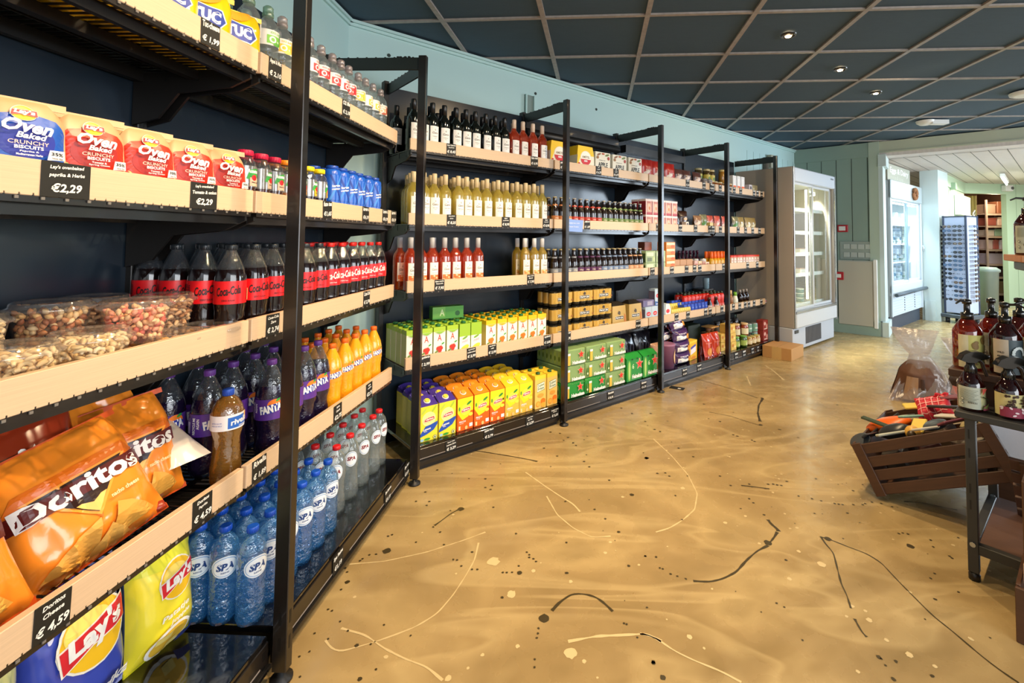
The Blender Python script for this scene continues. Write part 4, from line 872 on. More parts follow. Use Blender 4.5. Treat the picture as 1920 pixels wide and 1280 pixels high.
# ------------------------------------------------------------ beer packs
def canpack(name):
    t = empty(name); r, h = 0.033, 0.113; m = MB(); G = mat('gold_film', '#c9a24a', 0.3, metal=0.35, coat=0.4); D = mat('gold_can_dark_band', '#2a261c', 0.35, metal=0.3)
    for i in range(3):
        for j in range(3):
            m.lathe([(r * 0.8, 0, D), (r, 0.01, D), (r, 0.022, G), (r, h - 0.014, D), (r * 0.84, h - 0.002, CHROME), (r * 0.78, h - 0.006, CHROME)], G, 16, (i - 1) * 2 * r, (j - 1) * 2 * r)
    m.build('cans', t)
    m = MB(); F_ = mat('gold_shrink_film', '#d2aa4e', 0.22, metal=0.3, coat=0.6)
    n = 30; vs = []
    for i in range(n + 1):
        u = -3 * r + 6 * r * i / n; q = -3 * r - 0.0012 + 0.012 * (1 - abs(math.sin(PI * (u + 3 * r) / (2 * r))) ** 0.5)
        for z in (0.024, 0.062, 0.100): vs.append((u, q, z))
    m.add(vs, [(3 * i + k, 3 * i + 3 + k, 3 * i + 4 + k, 3 * i + 1 + k) for i in range(n) for k in (0, 1)], F_, True)
    yy = lambda u, v, l: (u, -3 * r - 0.0022 - 0.0004 * l, v)
    gfx(m, [('p', rect(-0.052, 0.042, 0.052, 0.067), P('#e8dcb8')), ('p', rect(-0.050, 0.044, 0.050, 0.065), P('#241d14')), ('t', 'Hertog Jan', 0, 0.0545, 0.092, 0.015, WH, 0.04, 0.1), ('p', blob(0, 0.081, 0.012, random.Random(3), 10, 0.25), P('#3a2c18')), ('p', ell(0.085, 0.045, 0.006, 0.006), P('#8a4a1c'))], yy)
    m.build('wrap_print', t); return t
cp = canpack('beer_can_pack')
for lv in range(3):
    for i, s in enumerate((1.19, 1.405, 1.615)):
        put(cp, 2, s, 0.255, LEV[0] + 0.119 * lv, yaw=R.uniform(-.02, .02), label='gold beer can pack, %s from the corner, %s layer up' % (ORD[i + 1], ORD[lv + 1]), cat='beer pack', group='gold beer can packs')
        if lv < 3: put(cp, 2, s + 0.004, 0.42 + 0.032, LEV[0] + 0.119 * lv, label='gold beer can pack standing behind, %s from the corner, %s layer' % (ORD[i + 1], ORD[lv + 1]), cat='beer pack', group='gold beer can packs') if False else None
def gift(name):
    t = empty(name); m = MB(); A = mat('gold_board', '#b79a55', 0.4); K = P('#1c1710')
    def frus(m, w0, d0, w1, d1, z0, z1, mm): m.add([(-w0, -d0, z0), (w0, -d0, z0), (w0, d0, z0), (-w0, d0, z0), (-w1, -d1, z1), (w1, -d1, z1), (w1, d1, z1), (-w1, d1, z1)], [(3, 2, 1, 0), (4, 5, 6, 7), (0, 1, 5, 4), (1, 2, 6, 5), (2, 3, 7, 6), (3, 0, 4, 7)], mm)
    frus(m, 0.088, 0.06, 0.078, 0.05, 0, 0.185, A); frus(m, 0.078, 0.05, 0.045, 0.012, 0.185, 0.215, K); m.build('carrier_body', t)
    m = MB(); g = [('p', rect(-0.050, 0.075, 0.052, 0.102), P('#e8dcb8')), ('p', rect(-0.048, 0.077, 0.050, 0.100), K), ('t', 'Hertog Jan', 0, 0.088, 0.09, 0.016, WH, 0.04, 0.1), ('p', blob(0, 0.128, 0.016, random.Random(3), 10, 0.25), P('#4a3c22')), ('p', [(0.055, 0.02), (0.075, 0.02), (0.078, 0.10), (0.060, 0.12)], P('#b8743a')), ('p', rect(-0.04, 0.02, 0.03, 0.05), P('#d9c48a'))]
    gfx(m, g, lambda u, v, l: (u, -0.06 + 0.01 * v / 0.185 - 0.0005 * l, v)); m.build('printed_front', t); return t
gp_ = gift('beer_carrier')
put(gp_, 2, 1.825, 0.235, LEV[0], label='gold and black beer carrier beside the stacked can packs', cat='beer pack', group='gold beer carriers')
put(gp_, 2, 2.03, 0.235, LEV[0], label='gold and black beer carrier beside the blue milk boxes', cat='beer pack', group='gold beer carriers')
HG = P('#84a268', 0.35); HG2 = P('#1f8a34', 0.35); HR = P('#e0321e', 0.35)
def heine(bright=False):
    t = empty('beer_crate_box'); w, d, h = 0.212, 0.30, 0.112; b = HG2 if bright else HG
    m = MB(); m.cbox(-w / 2, w / 2, -d / 2, d / 2, 0, h, b, 0.006); m.build('box_body', t)
    m = MB(); g = []
    for i in range(12): g.append(('p', ell(-0.1 + 0.018 * i, h - 0.008 - 0.003 * (i % 2), 0.005, 0.0015), P('#8fb86a')))
    g += [('p', rect(-0.072, 0.008, -0.046, 0.075), P('#e8b84a')), ('p', rect(-0.073, 0.075, -0.045, 0.090), WH), ('p', ell(-0.090, 0.045, 0.010, 0.034), P('#4a7a34')), ('p', ell(-0.090, 0.035, 0.007, 0.008), P('#d8e0b8')),
          ('p', star(0.058, 0.072, 0.033), P('#f0e0c0')), ('p', star(0.058, 0.072, 0.029), HR), ('t', 'Heineken', 0.035, 0.022, 0.125, 0.026, WH, 0.05)]
    gfx(m, g, f_front(-d / 2, 0.0005)); m.build('printed_front', t)
    m = MB()
    for i in range(6): gfx(m, [('p', ell(-0.12 + 0.045 * i, 0.055, 0.014, 0.045), P('#8fae5a')), ('p', ell(-0.12 + 0.045 * i, 0.05, 0.008, 0.018), P('#4a6a2a'))], f_left(-w / 2, 0.0004))
    m.build('printed_side', t); return t
hb = heine(); hb2 = heine(True)
for lv in range(3):
    for i, s in enumerate((1.215, 1.435, 1.655)):
        put(hb2 if (lv == 0 and i < 2) else hb, 2, s + (0.004 * lv), 0.215, B0 + 0.114 * lv, yaw=R.uniform(-.015, .015), label='green beer box with red star, %s from the corner, %s layer up' % (ORD[i + 1], ORD[lv + 1]), cat='beer pack', group='green beer boxes')
def carrier():
    t = empty('beer_carrier'); w, d, h = 0.185, 0.12, 0.175; m = MB(); m.cbox(-w / 2, w / 2, -d / 2, d / 2, 0, h, HG2, 0.004)
    m.prism([(-d / 2, h), (d / 2, h), (0.012, h + 0.032), (-0.012, h + 0.032)], HG2, 'x', -w / 2, w / 2); m.build('carrier_body', t)
    m = MB(); gfx(m, [('p', ell(-0.062, 0.085, 0.020, 0.08), P('#7ab84a')), ('p', ell(-0.062, 0.085, 0.006, 0.07), P('#c8dc9a')), ('t', '6', -0.018, 0.115, 0.024, 0.040, P('#bfe0b0'), 0.03), ('p', star(0.060, 0.125, 0.048), P('#f0e0c0')), ('p', star(0.060, 0.125, 0.042), HR), ('t', 'Heineken', 0.03, 0.035, 0.125, 0.034, WH, 0.05),
                 ('p', ell(-0.03, h - 0.004, 0.010, 0.006), P('#0a2a10')), ('p', ell(0.03, h - 0.004, 0.010, 0.006), P('#0a2a10'))], f_front(-d / 2, 0.0005)); m.build('printed_front', t); return t
ca = carrier(); put(ca, 2, 1.868, 0.115, B0, label='bright green six-bottle carrier beside the stacked beer boxes', cat='beer pack'); put(ca, 2, 2.062, 0.11, B0, label='bright green six-bottle carrier next to the bread bag', cat='beer pack')

# ------------------------------------------------------------ bags
def bag_mesh(w, h, d, m_, g=None, seed=0, top=0.10, wr=0.004, seam=None, back=None, nu=22, nv=26, flat_bottom=False, gv=(1, 0), tp=0.0):
    off = seed * 7.3
    def half(u, v):
        a = max(0.0, 1 - abs(2 * u / w) ** 2.6) ** 0.55; vv = v / h
        b = max(0.0, min(1, (1 - vv) / 0.30)) ** 0.6
        c = 1.0 if flat_bottom else max(0.0, min(1, vv / 0.22)) ** 0.6
        if flat_bottom: a = max(a, 0.75 * (1 - vv))
        return a * b * c * d / 2
    def wrk(u, v, sd):
        p = Vector((u * 9 + off, v * 9, sd * 3.1 + off)); vv = v / h
        n1 = mnoise.noise(p) ; n2 = 1 - abs(mnoise.noise(Vector((u * 26 + off, v * 10, sd + off)))) * 2
        edge = 0.4 + 1.1 * abs(2 * vv - 1) ** 2
        return wr * (1.3 * n1 + 0.9 * (n2 - 0.5)) * edge
    def S(u, v, l=0, sd=-1):
        t = half(u, v); q = -sd
        sh = (1 - 0.06 * math.sin(PI * min(1, v / h))) * (1 - tp * max(0, (v / h - 0.72) / 0.28) ** 1.6); return (u * sh, sd * (t + (wrk(u, v, sd) if t > 0.001 else 0) + 0.0009 * l), v)
    m = MB()
    for sd in (-1, 1):
        vs = [S(-w / 2 + w * i / nu, h * j / nv, 0, sd) for j in range(nv + 1) for i in range(nu + 1)]
        fs = []
        for j in range(nv):
            for i in range(nu):
                a = j * (nu + 1) + i; f = (a, a + 1, a + nu + 2, a + nu + 1); fs.append(f if sd < 0 else f[::-1])
        mm = m_ if sd < 0 or not back else back
        m.add(vs, fs, mm, True)
    if seam:
        m.box(-w / 2, w / 2, -0.0015, 0.0015, h - 0.012, h + 0.002, seam)
        if not flat_bottom: m.box(-w / 2, w / 2, -0.0015, 0.0015, -0.002, 0.012, seam)
    k = MB()
    if g: gfx(k, g, lambda u, v, l: S(u, min(h - 0.001, v * gv[0] + gv[1]), l + 1.5, -1), 0.014)
    return m, (k if g else None)
def bag(name, w, h, d, col, g=None, seed=0, wr=0.004, seam=None, back=None, flat=False, rough=0.22, met=0.0, gv=(1, 0), tp=0.0):
    t = empty(name); mm = mat('film_' + col.lstrip('#'), col, rough, metal=met, coat=0.5, spec=0.6)
    a, k = bag_mesh(w, h, d, mm, g, seed, wr=wr, seam=P(seam, 0.3) if seam else None, back=back, flat_bottom=flat, gv=gv, tp=tp)
    a.build('film_bag', t)
    if k: k.build('printed_front', t)
    return t
def lays_logo(cx, cy, s, a=0.12):
    r = lambda x, y: (cx + rot2((x * s, y * s), a)[0], cy + rot2((x * s, y * s), a)[1])
    return [('p', ell(cx, cy, 0.62 * s, 0.60 * s), P('#f3efe0')), ('p', ell(cx, cy, 0.58 * s, 0.56 * s), P('#f5c21c')), ('p', ell(cx - .1 * s, cy + .2 * s, 0.40 * s, 0.26 * s), P('#f9e06a')),
            ('p', [r(-0.62, -0.30), r(-0.1, -0.16), r(0.62, -0.22), r(0.66, 0.28), r(0.1, 0.24), r(-0.60, 0.16)], P('#f6efe0')), ('p', [r(-0.59, -0.27), r(-0.1, -0.13), r(0.60, -0.19), r(0.63, 0.25), r(0.1, 0.21), r(-0.57, 0.13)], P('#d2202c')),
            ('t', "Lay's", cx + 0.01 * s, cy + 0.01 * s, 1.0 * s, 0.46 * s, WH, 0.05, 0.15, a + 0.02)]
KR = '#cfa578'
def oven(col, dark, extra, seed):
    g = [('p', [(-0.058, 0.004), (0.058, 0.004), (0.060, 0.10), (0.045, 0.128), (0.0, 0.140), (-0.045, 0.128), (-0.060, 0.10)], P(col, 0.35)), ('p', ell(0.0, 0.072, 0.042, 0.040), P(dark, 0.4))] + extra + lays_logo(-0.004, 0.137, 0.032, -0.05) + [
         ('t', 'Oven', 0.0, 0.104, 0.070, 0.030, WH, 0.035, 0.25, -0.08), ('t', 'Baked', 0.004, 0.082, 0.042, 0.014, WH, 0.03, 0.2, -0.06), ('t', 'CRUNCHY', 0.0, 0.066, 0.056, 0.009, P('#f0c8b8'), 0.01), ('t', 'BISCUITS', 0.0, 0.055, 0.040, 0.008, WH, 0.03),
         ('t', 'Tomato &' if 'c8' in col or 'd4' in col else 'Paprika &', 0.0, 0.045, 0.026, 0.005, WH), ('t', 'Spring Onion' if 'd4' in col else 'Mediterranean Herbs', 0.0, 0.038, 0.036, 0.005, WH), ('p', [(0.024, 0.030), (0.054, 0.034), (0.053, 0.056), (0.028, 0.054)], WH), ('t', '35%', 0.040, 0.046, 0.020, 0.008, BK, 0.02), ('t', 'less fat', 0.040, 0.036, 0.018, 0.004, BK),
         ('p', [(0.0, 0.006), (0.046, 0.006), (0.040, 0.024), (0.028, 0.029), (0.012, 0.018)], P('#e79a2c'))]
    t = bag('biscuit_bag', 0.125, 0.175, 0.055, KR, g, seed, 0.0022, '#d9b48a', flat=True, rough=0.4, gv=(0.80, 0.036), tp=0.45); return t
ov_b = oven('#2358b8', '#26339a', [('p', ell(-0.042, 0.022, 0.022, 0.012), P('#c8284a'))], 3); ov_r = oven('#d4341f', '#a82a24', [('p', ell(-0.035, 0.014, 0.020, 0.012), P('#7a8a3a')), ('p', [(-0.03, 0.01), (-0.028, 0.01), (-0.045, 0.04), (-0.05, 0.042)], P('#b8c878'))], 4)
for i, s in enumerate((-0.545, -0.42, -0.295, -0.168, -0.048)):
    put(ov_b if i == 0 else ov_r, 1, s, 0.185 + 0.004 * (i % 2), LEV[2], yaw=-0.35 + 0.05 * (i % 3), lean=-0.06, label='blue oven baked biscuit bag at the end of the row' if i == 0 else 'red oven baked biscuit bag, %s after the blue one' % ORD[i], cat='bag', group='oven baked biscuit bags')
    if i: put(ov_r, 1, s - 0.03, 0.255, LEV[2], yaw=-0.35, label='red oven baked biscuit bag behind the %s front one' % ORD[i], cat='bag', group='oven baked biscuit bags')
put(ov_b, 1, -0.665, 0.19, LEV[2], yaw=-0.3, label='blue oven baked biscuit bag closest to the camera, mostly cropped', cat='bag', group='oven baked biscuit bags')
def doritos(seed, h=0.285, w=0.27, d=0.12, col='#f6902a'):
    c = (0.0, 0.20); a = 0.0
    DK = P('#2a1512', 0.3); FL = P('#f6a23c', 0.3)
    g = [('p', [(-0.125, 0.225), (-0.02, 0.150), (0.0, 0.095), (0.02, 0.150), (0.125, 0.225), (0.1, 0.262), (-0.1, 0.262)], P('#e0701a', 0.3)), ('p', [(-0.100, 0.235), (0.100, 0.235), (0.0, 0.105)], FL), ('p', [(-0.088, 0.229), (0.088, 0.229), (0.0, 0.116)], DK),
         ('p', [(-0.128, 0.178), (0.128, 0.178), (0.132, 0.222), (-0.124, 0.222)], P('#5a1712', 0.3)), ('t', 'Doritos', 0.0, 0.202, 0.236, 0.056, WH, 0.035), ('p', [(-0.03, 0.158), (0.0, 0.117), (0.03, 0.158), (0.018, 0.158), (0.0, 0.133), (-0.018, 0.158)], P('#ffc46a', 0.3)),
         ('p', [(-0.115, 0.03), (-0.02, 0.015), (-0.005, 0.10), (-0.05, 0.085), (-0.10, 0.05)], P('#e2a648', 0.6)), ('p', [(0.0, 0.02), (0.10, 0.035), (0.06, 0.095), (0.035, 0.112)], P('#dba040', 0.6)), ('p', [(-0.04, 0.012), (0.05, 0.012), (0.01, 0.07)], P('#eab356', 0.6)),
         ('t', 'nacho cheese', 0.06, 0.135, 0.06, 0.012, P('#ffe0b0'), 0.02)]
    return bag('tortilla_chip_bag', w, h, d, col, g, seed, 0.016, '#c8501a', back=P('#9a3418', 0.3), gv=(0.80, 0), tp=0.18)
db = [doritos(k) for k in (1, 5)]; dw = bag('tortilla_chip_bag', 0.22, 0.30, 0.05, '#ded7cd', [('p', rect(-0.09, 0.17, 0.09, 0.215), P('#4a2418')), ('t', 'Doritos', 0, 0.192, 0.15, 0.035, WH, 0.05)] + [('t', 'ingredienten mais zout aroma olie', 0, 0.145 - 0.012 * i, 0.15, 0.005, P('#6a625c'), 0) for i in range(8)], 9, 0.005)
dd = bag('tortilla_chip_bag', 0.27, 0.30, 0.09, '#8e2f16', [('p', [(-0.128, 0.178), (0.128, 0.178), (0.132, 0.222), (-0.124, 0.222)], P('#3a1410', 0.3)), ('t', 'Doritos', 0.0, 0.202, 0.238, 0.058, WH, 0.06), ('p', [(-0.02, 0.15), (0, 0.1), (0.02, 0.15)], P('#f0a040'))], 12, 0.007, '#b85020')
D0 = LEV[0]
for pr, s, e, z, yaw, ln, ro, lb in [
    (db[0], -0.300, 0.235, 0.01, -0.35, -0.42, -0.26, 'large orange tortilla chip bag lying in front, its logo fully readable'), (db[1], -0.165, 0.31, 0.01, -0.30, -0.28, -0.10, 'orange tortilla chip bag between the big front one and the white one'),
    (dw, -0.115, 0.26, 0.10, 2.7, 1.2, 0.1, 'tortilla chip bag showing its white back with upside-down logo'), (db[1], -0.600, 0.225, 0.01, -0.30, -0.4, -0.15, 'orange tortilla chip bag cut by the frame edge on the chip shelf'),
    (dd, -0.34, 0.36, 0.03, -0.2, -0.25, -0.15, 'dark red-brown tortilla chip bag at the back of the chip shelf'), (dd, -0.58, 0.35, 0.03, -0.2, -0.25, -0.1, 'dark red-brown tortilla chip bag behind the orange one at the frame edge'),
    (db[0], -0.16, 0.42, 0.03, -0.05, -0.05, -0.10, 'tall orange tortilla chip bag standing against the back panel'), (dd, -0.82, 0.3, 0.03, -0.2, -0.3, -0.1, 'dark tortilla chip bag mostly outside the frame')]:
    put(pr, 1, s, e, D0 + z, yaw=yaw, lean=ln, roll=ro, label=lb, cat='bag', group='tortilla chip bags')
lp = bag('crisp_bag', 0.21, 0.32, 0.11, '#3f50b8', [('p', [(-0.10, 0.315), (0.10, 0.315), (0.08, 0.25), (0.03, 0.27), (-0.03, 0.25), (-0.08, 0.27)], P('#5a3a3a')), ('t', '.naturel ah', 0, 0.30, 0.12, 0.014, WH, 0.02)] + [('p', ell(-0.09 + 0.03 * i, 0.26 - 0.01 * (i % 2), 0.006, 0.02, 0.2 * (i - 3)), P('#c9cbe8')) for i in range(7)] + lays_logo(0.012, 0.195, 0.125) + [('t', 'Paprika', 0.01, 0.055, 0.15, 0.034, WH, 0.03, 0.2), ('p', ell(-0.06, 0.02, 0.03, 0.015), P('#c8d0ee'))], 21, 0.006, '#8890c8')
ln_ = bag('crisp_bag', 0.175, 0.30, 0.11, '#fbe93a', [('p', [(-0.1, 0.30), (0.1, 0.30), (0.09, 0.21), (-0.09, 0.24)], P('#dfe03a', 0.3))] + lays_logo(0.012, 0.19, 0.085) + [('t', 'Patatje', 0.0, 0.108, 0.08, 0.018, WH, 0.02, 0.2, 0.08), ('t', 'Joppie', 0.01, 0.090, 0.06, 0.014, WH, 0.02, 0.2, 0.08), ('p', ell(-0.01, 0.045, 0.055, 0.036, 0.2), P('#f2efe6')), ('p', ell(-0.01, 0.045, 0.047, 0.029, 0.2), P('#e3b83a')), ('p', rect(-0.05, 0.050, -0.012, 0.066), P('#f2dc7a')), ('p', rect(-0.02, 0.02, 0.012, 0.040), P('#f2dc7a')), ('p', [(0.02, 0.01), (0.06, 0.02), (0.06, 0.035), (0.02, 0.03)], P('#2a3a7a'))], 22, 0.005, '#c8c21c', back=P('#8aa0b8'))
lc = bag('crisp_bag', 0.22, 0.31, 0.09, '#b9bf86', [('p', [(-0.06, 0.16), (0.06, 0.16), (0.085, 0.19), (0.06, 0.225), (-0.06, 0.225), (-0.085, 0.19)], P('#b8283a')), ('t', 'CHIP', 0, 0.192, 0.09, 0.03, P('#e8c8c0'), 0.04)], 23, 0.006, '#c9c6a0')
put(ln_, 1, -0.078, 0.30, BZ, yaw=-0.12, lean=-0.06, label='bright yellow crisp bag standing on the base next to the blue water', cat='bag', group='crisp bags on the base')
put(lp, 1, -0.262, 0.325, BZ, yaw=-0.12, lean=-0.10, roll=-0.06, label='blue crisp bag with a large red and yellow logo on the base', cat='bag', group='crisp bags on the base')
put(lc, 1, -0.50, 0.31, BZ, yaw=-0.1, lean=-0.12, label='grey-green crisp bag with a red badge at the lower frame corner', cat='bag', group='crisp bags on the base')
tuc = bag('cracker_bag', 0.15, 0.18, 0.06, '#f0c814', [('p', [(-0.045, 0.035), (0.035, 0.03), (0.055, 0.055), (0.04, 0.085), (-0.035, 0.09), (-0.055, 0.062)], WH), ('p', [(-0.042, 0.038), (0.033, 0.033), (0.051, 0.055), (0.037, 0.082), (-0.033, 0.087), (-0.051, 0.062)], P('#1c3aa0')), ('t', 'TUC', 0, 0.060, 0.074, 0.034, WH, 0.06), ('p', ell(0.0, 0.110, 0.045, 0.016, 0.3), P('#f2a42c'))], 31, 0.007, '#f0d040', rough=0.18, gv=(1, 0.045), tp=.3)
for i, s in enumerate((-0.02, -0.125, -0.235, -0.35, -0.47, -0.59)):
    put(tuc, 1, s, 0.21 if i else 0.19, LEV[3], yaw=-0.55, lean=-0.1 + 0.15 * (i % 2), label='yellow cracker bag on the top shelf, %s from the flavoured water' % ORD[i + 1], cat='bag', group='yellow cracker bags')
    put(tuc, 1, s - 0.04, 0.33, LEV[3], yaw=-0.4, lean=-0.2, label='yellow cracker bag behind on the top shelf, %s from the flavoured water' % ORD[i + 1], cat='bag', group='yellow cracker bags')

# ------------------------------------------------------------ nut tubs
TUBL = clear('tub_lid_plastic', (0.97, 0.97, 0.97), 0.10, 0.06, body=0.12, bcol='#f0ece8', bump=.5, bscale=30)
TUB = clear('tub_plastic', (0.98, 0.98, 0.98), 0.05, 0.05, body=0.06, bcol='#f0f0f0')
def nut_mesh(cols, rt, h, kind, seed):
    m = MB(); rr = random.Random(seed); z = 0.010
    ring = 0
    while z < h * 0.88:
        rad = (0.74 + 0.22 * z / h) * rt
        for q in range(2 if z < h * 0.7 else 3):
            R1 = rad * (0.86 - 0.36 * q); n = int(2 * PI * R1 / 0.017)
            for i in range(n):
                a = 2 * PI * i / n + rr.uniform(-.2, .2); c = Vector((R1 * math.cos(a), R1 * math.sin(a), z + rr.uniform(-.004, .006))); mm = P(rr.choice(cols), 0.5)
                M4 = Matrix.Translation(c) @ Matrix.Rotation(rr.uniform(0, 6.3), 4, 'Z') @ Matrix.Rotation(rr.uniform(0, 3), 4, 'X')
                if kind == 'c':
                    pts = [M4 @ Vector((0.009 * math.cos(b), 0.009 * math.sin(b), 0)) for b in (0, .8, 1.6, 2.4, 3.1)]; m.tube(pts, lambda t: 0.0028 + 0.0024 * math.sin(PI * t), mm, 6)
                else: m.ball((0, 0, 0), 0.0068, mm, 6, 4) if False else m.lathe([(0.001, -0.009), (0.0055, -0.004), (0.006, 0.002), (0.001, 0.009)], mm, 6, xf=M4)
        z += 0.0125
    return m
def tub(cols, kind, seed, rt=0.068, h=0.085):
    t = empty('nut_tub')
    m = MB(); m.lathe([(rt * 0.78, 0.0), (rt * 0.80, 0.004), (rt * 0.97, h * 0.9), (rt, h)], TUB, 28, cap1=False); m.build('tub', t)
    m = MB(); m.lathe([(rt * 1.0, h - 0.006), (rt * 1.10, h - 0.003), (rt * 1.10, h + 0.002), (rt * 0.98, h + 0.006), (rt * 0.96, h + 0.014), (rt * 0.90, h + 0.017), (rt * 0.86, h + 0.013)], TUBL, 28, cap0=False); m.build('lid', t)
    o = nut_mesh(cols, rt, h, kind, seed).build('nuts', t); o['kind'] = 'stuff'; return t
cas = tub(['#f0d3a0', '#f6dfb4', '#e6c48a'], 'c', 1); mixn = tub(['#e0b070', '#a05c34', '#f0d09c', '#c88450'], 'p', 2); pnk = tub(['#f0a080', '#f0bc84', '#e0705c', '#f6ca98'], 'p', 3); wal = tub(['#d0a070', '#e8c494', '#a87448'], 'c', 4)
low = tub(['#e8a850', '#f2be68', '#d89040'], 'p', 5, 0.066, 0.045)
T1 = LEV[1]
N_ = [(cas, -0.515, 0.22, 0, 'cashews in front of the stack by the frame edge'), (cas, -0.375, 0.215, 0.0, 'cashews at the front, broad and pale'), (cas, -0.50, 0.35, 0.05, 'cashews, raised at the back by the frame edge'), (cas, -0.64, 0.25, 0.05, 'cashews half outside the frame'),
      (mixn, -0.33, 0.36, 0.055, 'mixed nuts behind the pale cashews'), (pnk, -0.235, 0.25, 0.048, 'pink and orange nuts, tallest of the front tubs'), (wal, -0.195, 0.40, 0.05, 'brown nuts far back beside the cola'), (wal, -0.105, 0.30, 0.045, 'mixed brown nuts right beside the first cola bottles'),
      (low, -0.185, 0.20, 0, 'orange nuts in a low tub under the pink ones'), (low, -0.065, 0.195, 0.0, 'golden nuts in a low tub at the end of the shelf'), (low, -0.22, 0.33, 0, 'nuts in a low tub under the brown ones'), (low, -0.33, 0.35, 0.0, 'nuts in a low tub under the mixed nuts'), (low, -0.50, 0.345, 0, 'nuts in a low tub under the raised cashews')]
for pr, s, e, z, lb in N_: put(pr, 1, s, e, T1 + z, yaw=R.uniform(0, 6), label='clear tub of ' + lb, cat='tub', group='clear nut tubs')

# ------------------------------------------------------------ smaller goods of the far bays
def boxp(name, w, d, h, col, g=None, topc=None, cat=None, side=None):
    t = empty(name); m = MB(); m.cbox(-w / 2, w / 2, -d / 2, d / 2, 0, h, P(col), 0.0015)
    if topc: m.box(-w / 2 - .0004, w / 2 + .0004, -d / 2 - .0004, d / 2 + .0004, h - 0.018, h + 0.0004, P(topc))
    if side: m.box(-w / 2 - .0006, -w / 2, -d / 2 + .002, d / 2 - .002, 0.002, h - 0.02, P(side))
    m.build('box_body', t)
    if g: m = MB(); gfx(m, g, f_front(-d / 2 - .0004, 0.0005)); m.build('printed_front', t)
    return t
ams = empty('beer_gift_box'); m = MB(); m.prism([(-0.095, 0), (0.095, 0), (0.090, 0.13), (0.072, 0.205), (-0.080, 0.205)], P('#ece6cf'), 'y', -0.06, 0.06); m.prism([(-0.089, 0.135), (0.0895, 0.135), (0.0715, 0.2055), (-0.0805, 0.2055)], P('#f2c81c'), 'y', -0.0605, 0.0605)
m.build('box_body', ams); m = MB(); gfx(m, [('p', [(-0.093, 0.02), (-0.05, 0.14), (-0.085, 0.14)], P('#f2c81c')), ('p', ell(0, 0.115, 0.058, 0.056), P('#e8d8a0')), ('p', ell(0, 0.115, 0.054, 0.052), P('#f4f0e4')), ('p', [(-0.053, 0.105)] + [(0.053 * math.cos(a), 0.105 + 0.045 * math.sin(a)) for a in frange(PI, 2 * PI, 12)], P('#c8202a')), ('t', 'AMSTEL', 0, 0.122, 0.080, 0.018, P('#8a7a5a'), 0.02), ('t', 'BIER', 0, 0.092, 0.036, 0.012, WH, 0.05), ('p', ell(-0.07, 0.07, 0.010, 0.006), P('#c8202a'))], f_front(-0.0605, .0005)); m.build('printed_front', ams)
put(ams, 2, 1.150, 0.22, LEV[3], label='yellow and white beer gift box just past the rose bottles', cat='box', group='yellow beer gift boxes'); put(ams, 2, 1.412, 0.22, LEV[3], label='yellow and white beer gift box beside the cream cider boxes', cat='box', group='yellow beer gift boxes')
app = boxp('cider_box', 0.165, 0.12, 0.185, '#e4e0cf', [('t', 'APPLE', 0.0, 0.085, 0.105, 0.038, BK, 0.03), ('t', 'BANDIT', 0.0, 0.045, 0.105, 0.030, BK, 0.03), ('p', ell(-0.045, 0.165, 0.022, 0.008, 0.4), P('#8a5a34')), ('p', ell(0.045, 0.165, 0.024, 0.008, 0.3), P('#6a7a3a')), ('p', ell(0.0, 0.172, 0.016, 0.007), P('#b8562c')), ('p', ell(0.06, 0.14, 0.012, 0.014), P('#a8342c')), ('t', 'authentic cider', -0.01, 0.12, 0.07, 0.006, BK), ('p', ell(0.068, 0.03, 0.016, 0.02), P('#b8483a')), ('p', ell(-0.06, 0.14, 0.012, 0.012), P('#9a6a3a'))])
for i, s in enumerate((1.610, 1.808, 2.005)): put(app, 2, s, 0.225, LEV[3], yaw=-0.03, label='cream cider box, %s after the yellow beer boxes' % ORD[i + 1], cat='box', group='cream cider boxes')
# blue leaflet over the beer shelf lip
m = MB(); m.prism([(0, 0), (0.19, -0.004), (0.20, 0.085), (0.03, 0.09)], P('#7f9fe0'), 'y', -0.001, 0.0); gfx(m, [('t', 'Tijdelijk bier actie', 0.1, 0.06, 0.12, 0.010, P('#dfe6f6')), ('t', '2 voor 3 euro', 0.1, 0.035, 0.10, 0.010, P('#dfe6f6'))], f_front(-0.001))
o = m.build('paper_notice'); put(o, 2, 1.155, LIPE - 0.008, LEV[2] - 0.025, label='blue paper notice hanging over the lip of the upper beer shelf', cat='sign')
# red carton stacks
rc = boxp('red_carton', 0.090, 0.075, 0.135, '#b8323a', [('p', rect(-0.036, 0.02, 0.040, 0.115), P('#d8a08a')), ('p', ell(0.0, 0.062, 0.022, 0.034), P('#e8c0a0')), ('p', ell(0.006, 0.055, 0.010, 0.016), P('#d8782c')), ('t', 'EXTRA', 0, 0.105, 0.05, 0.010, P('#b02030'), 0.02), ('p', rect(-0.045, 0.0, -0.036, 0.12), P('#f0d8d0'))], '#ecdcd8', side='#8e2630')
for lv in range(2):
    for i in range(5):
        for j in range(2): put(rc, 2, 2.185 + 0.094 * i, 0.20 + 0.085 * j, LEV[2] + 0.137 * lv, label='red and white carton, %s past the beer, %s layer, %s' % (ORD[i + 1], ORD[lv + 1], ROW[j]), cat='carton', group='red and white cartons')
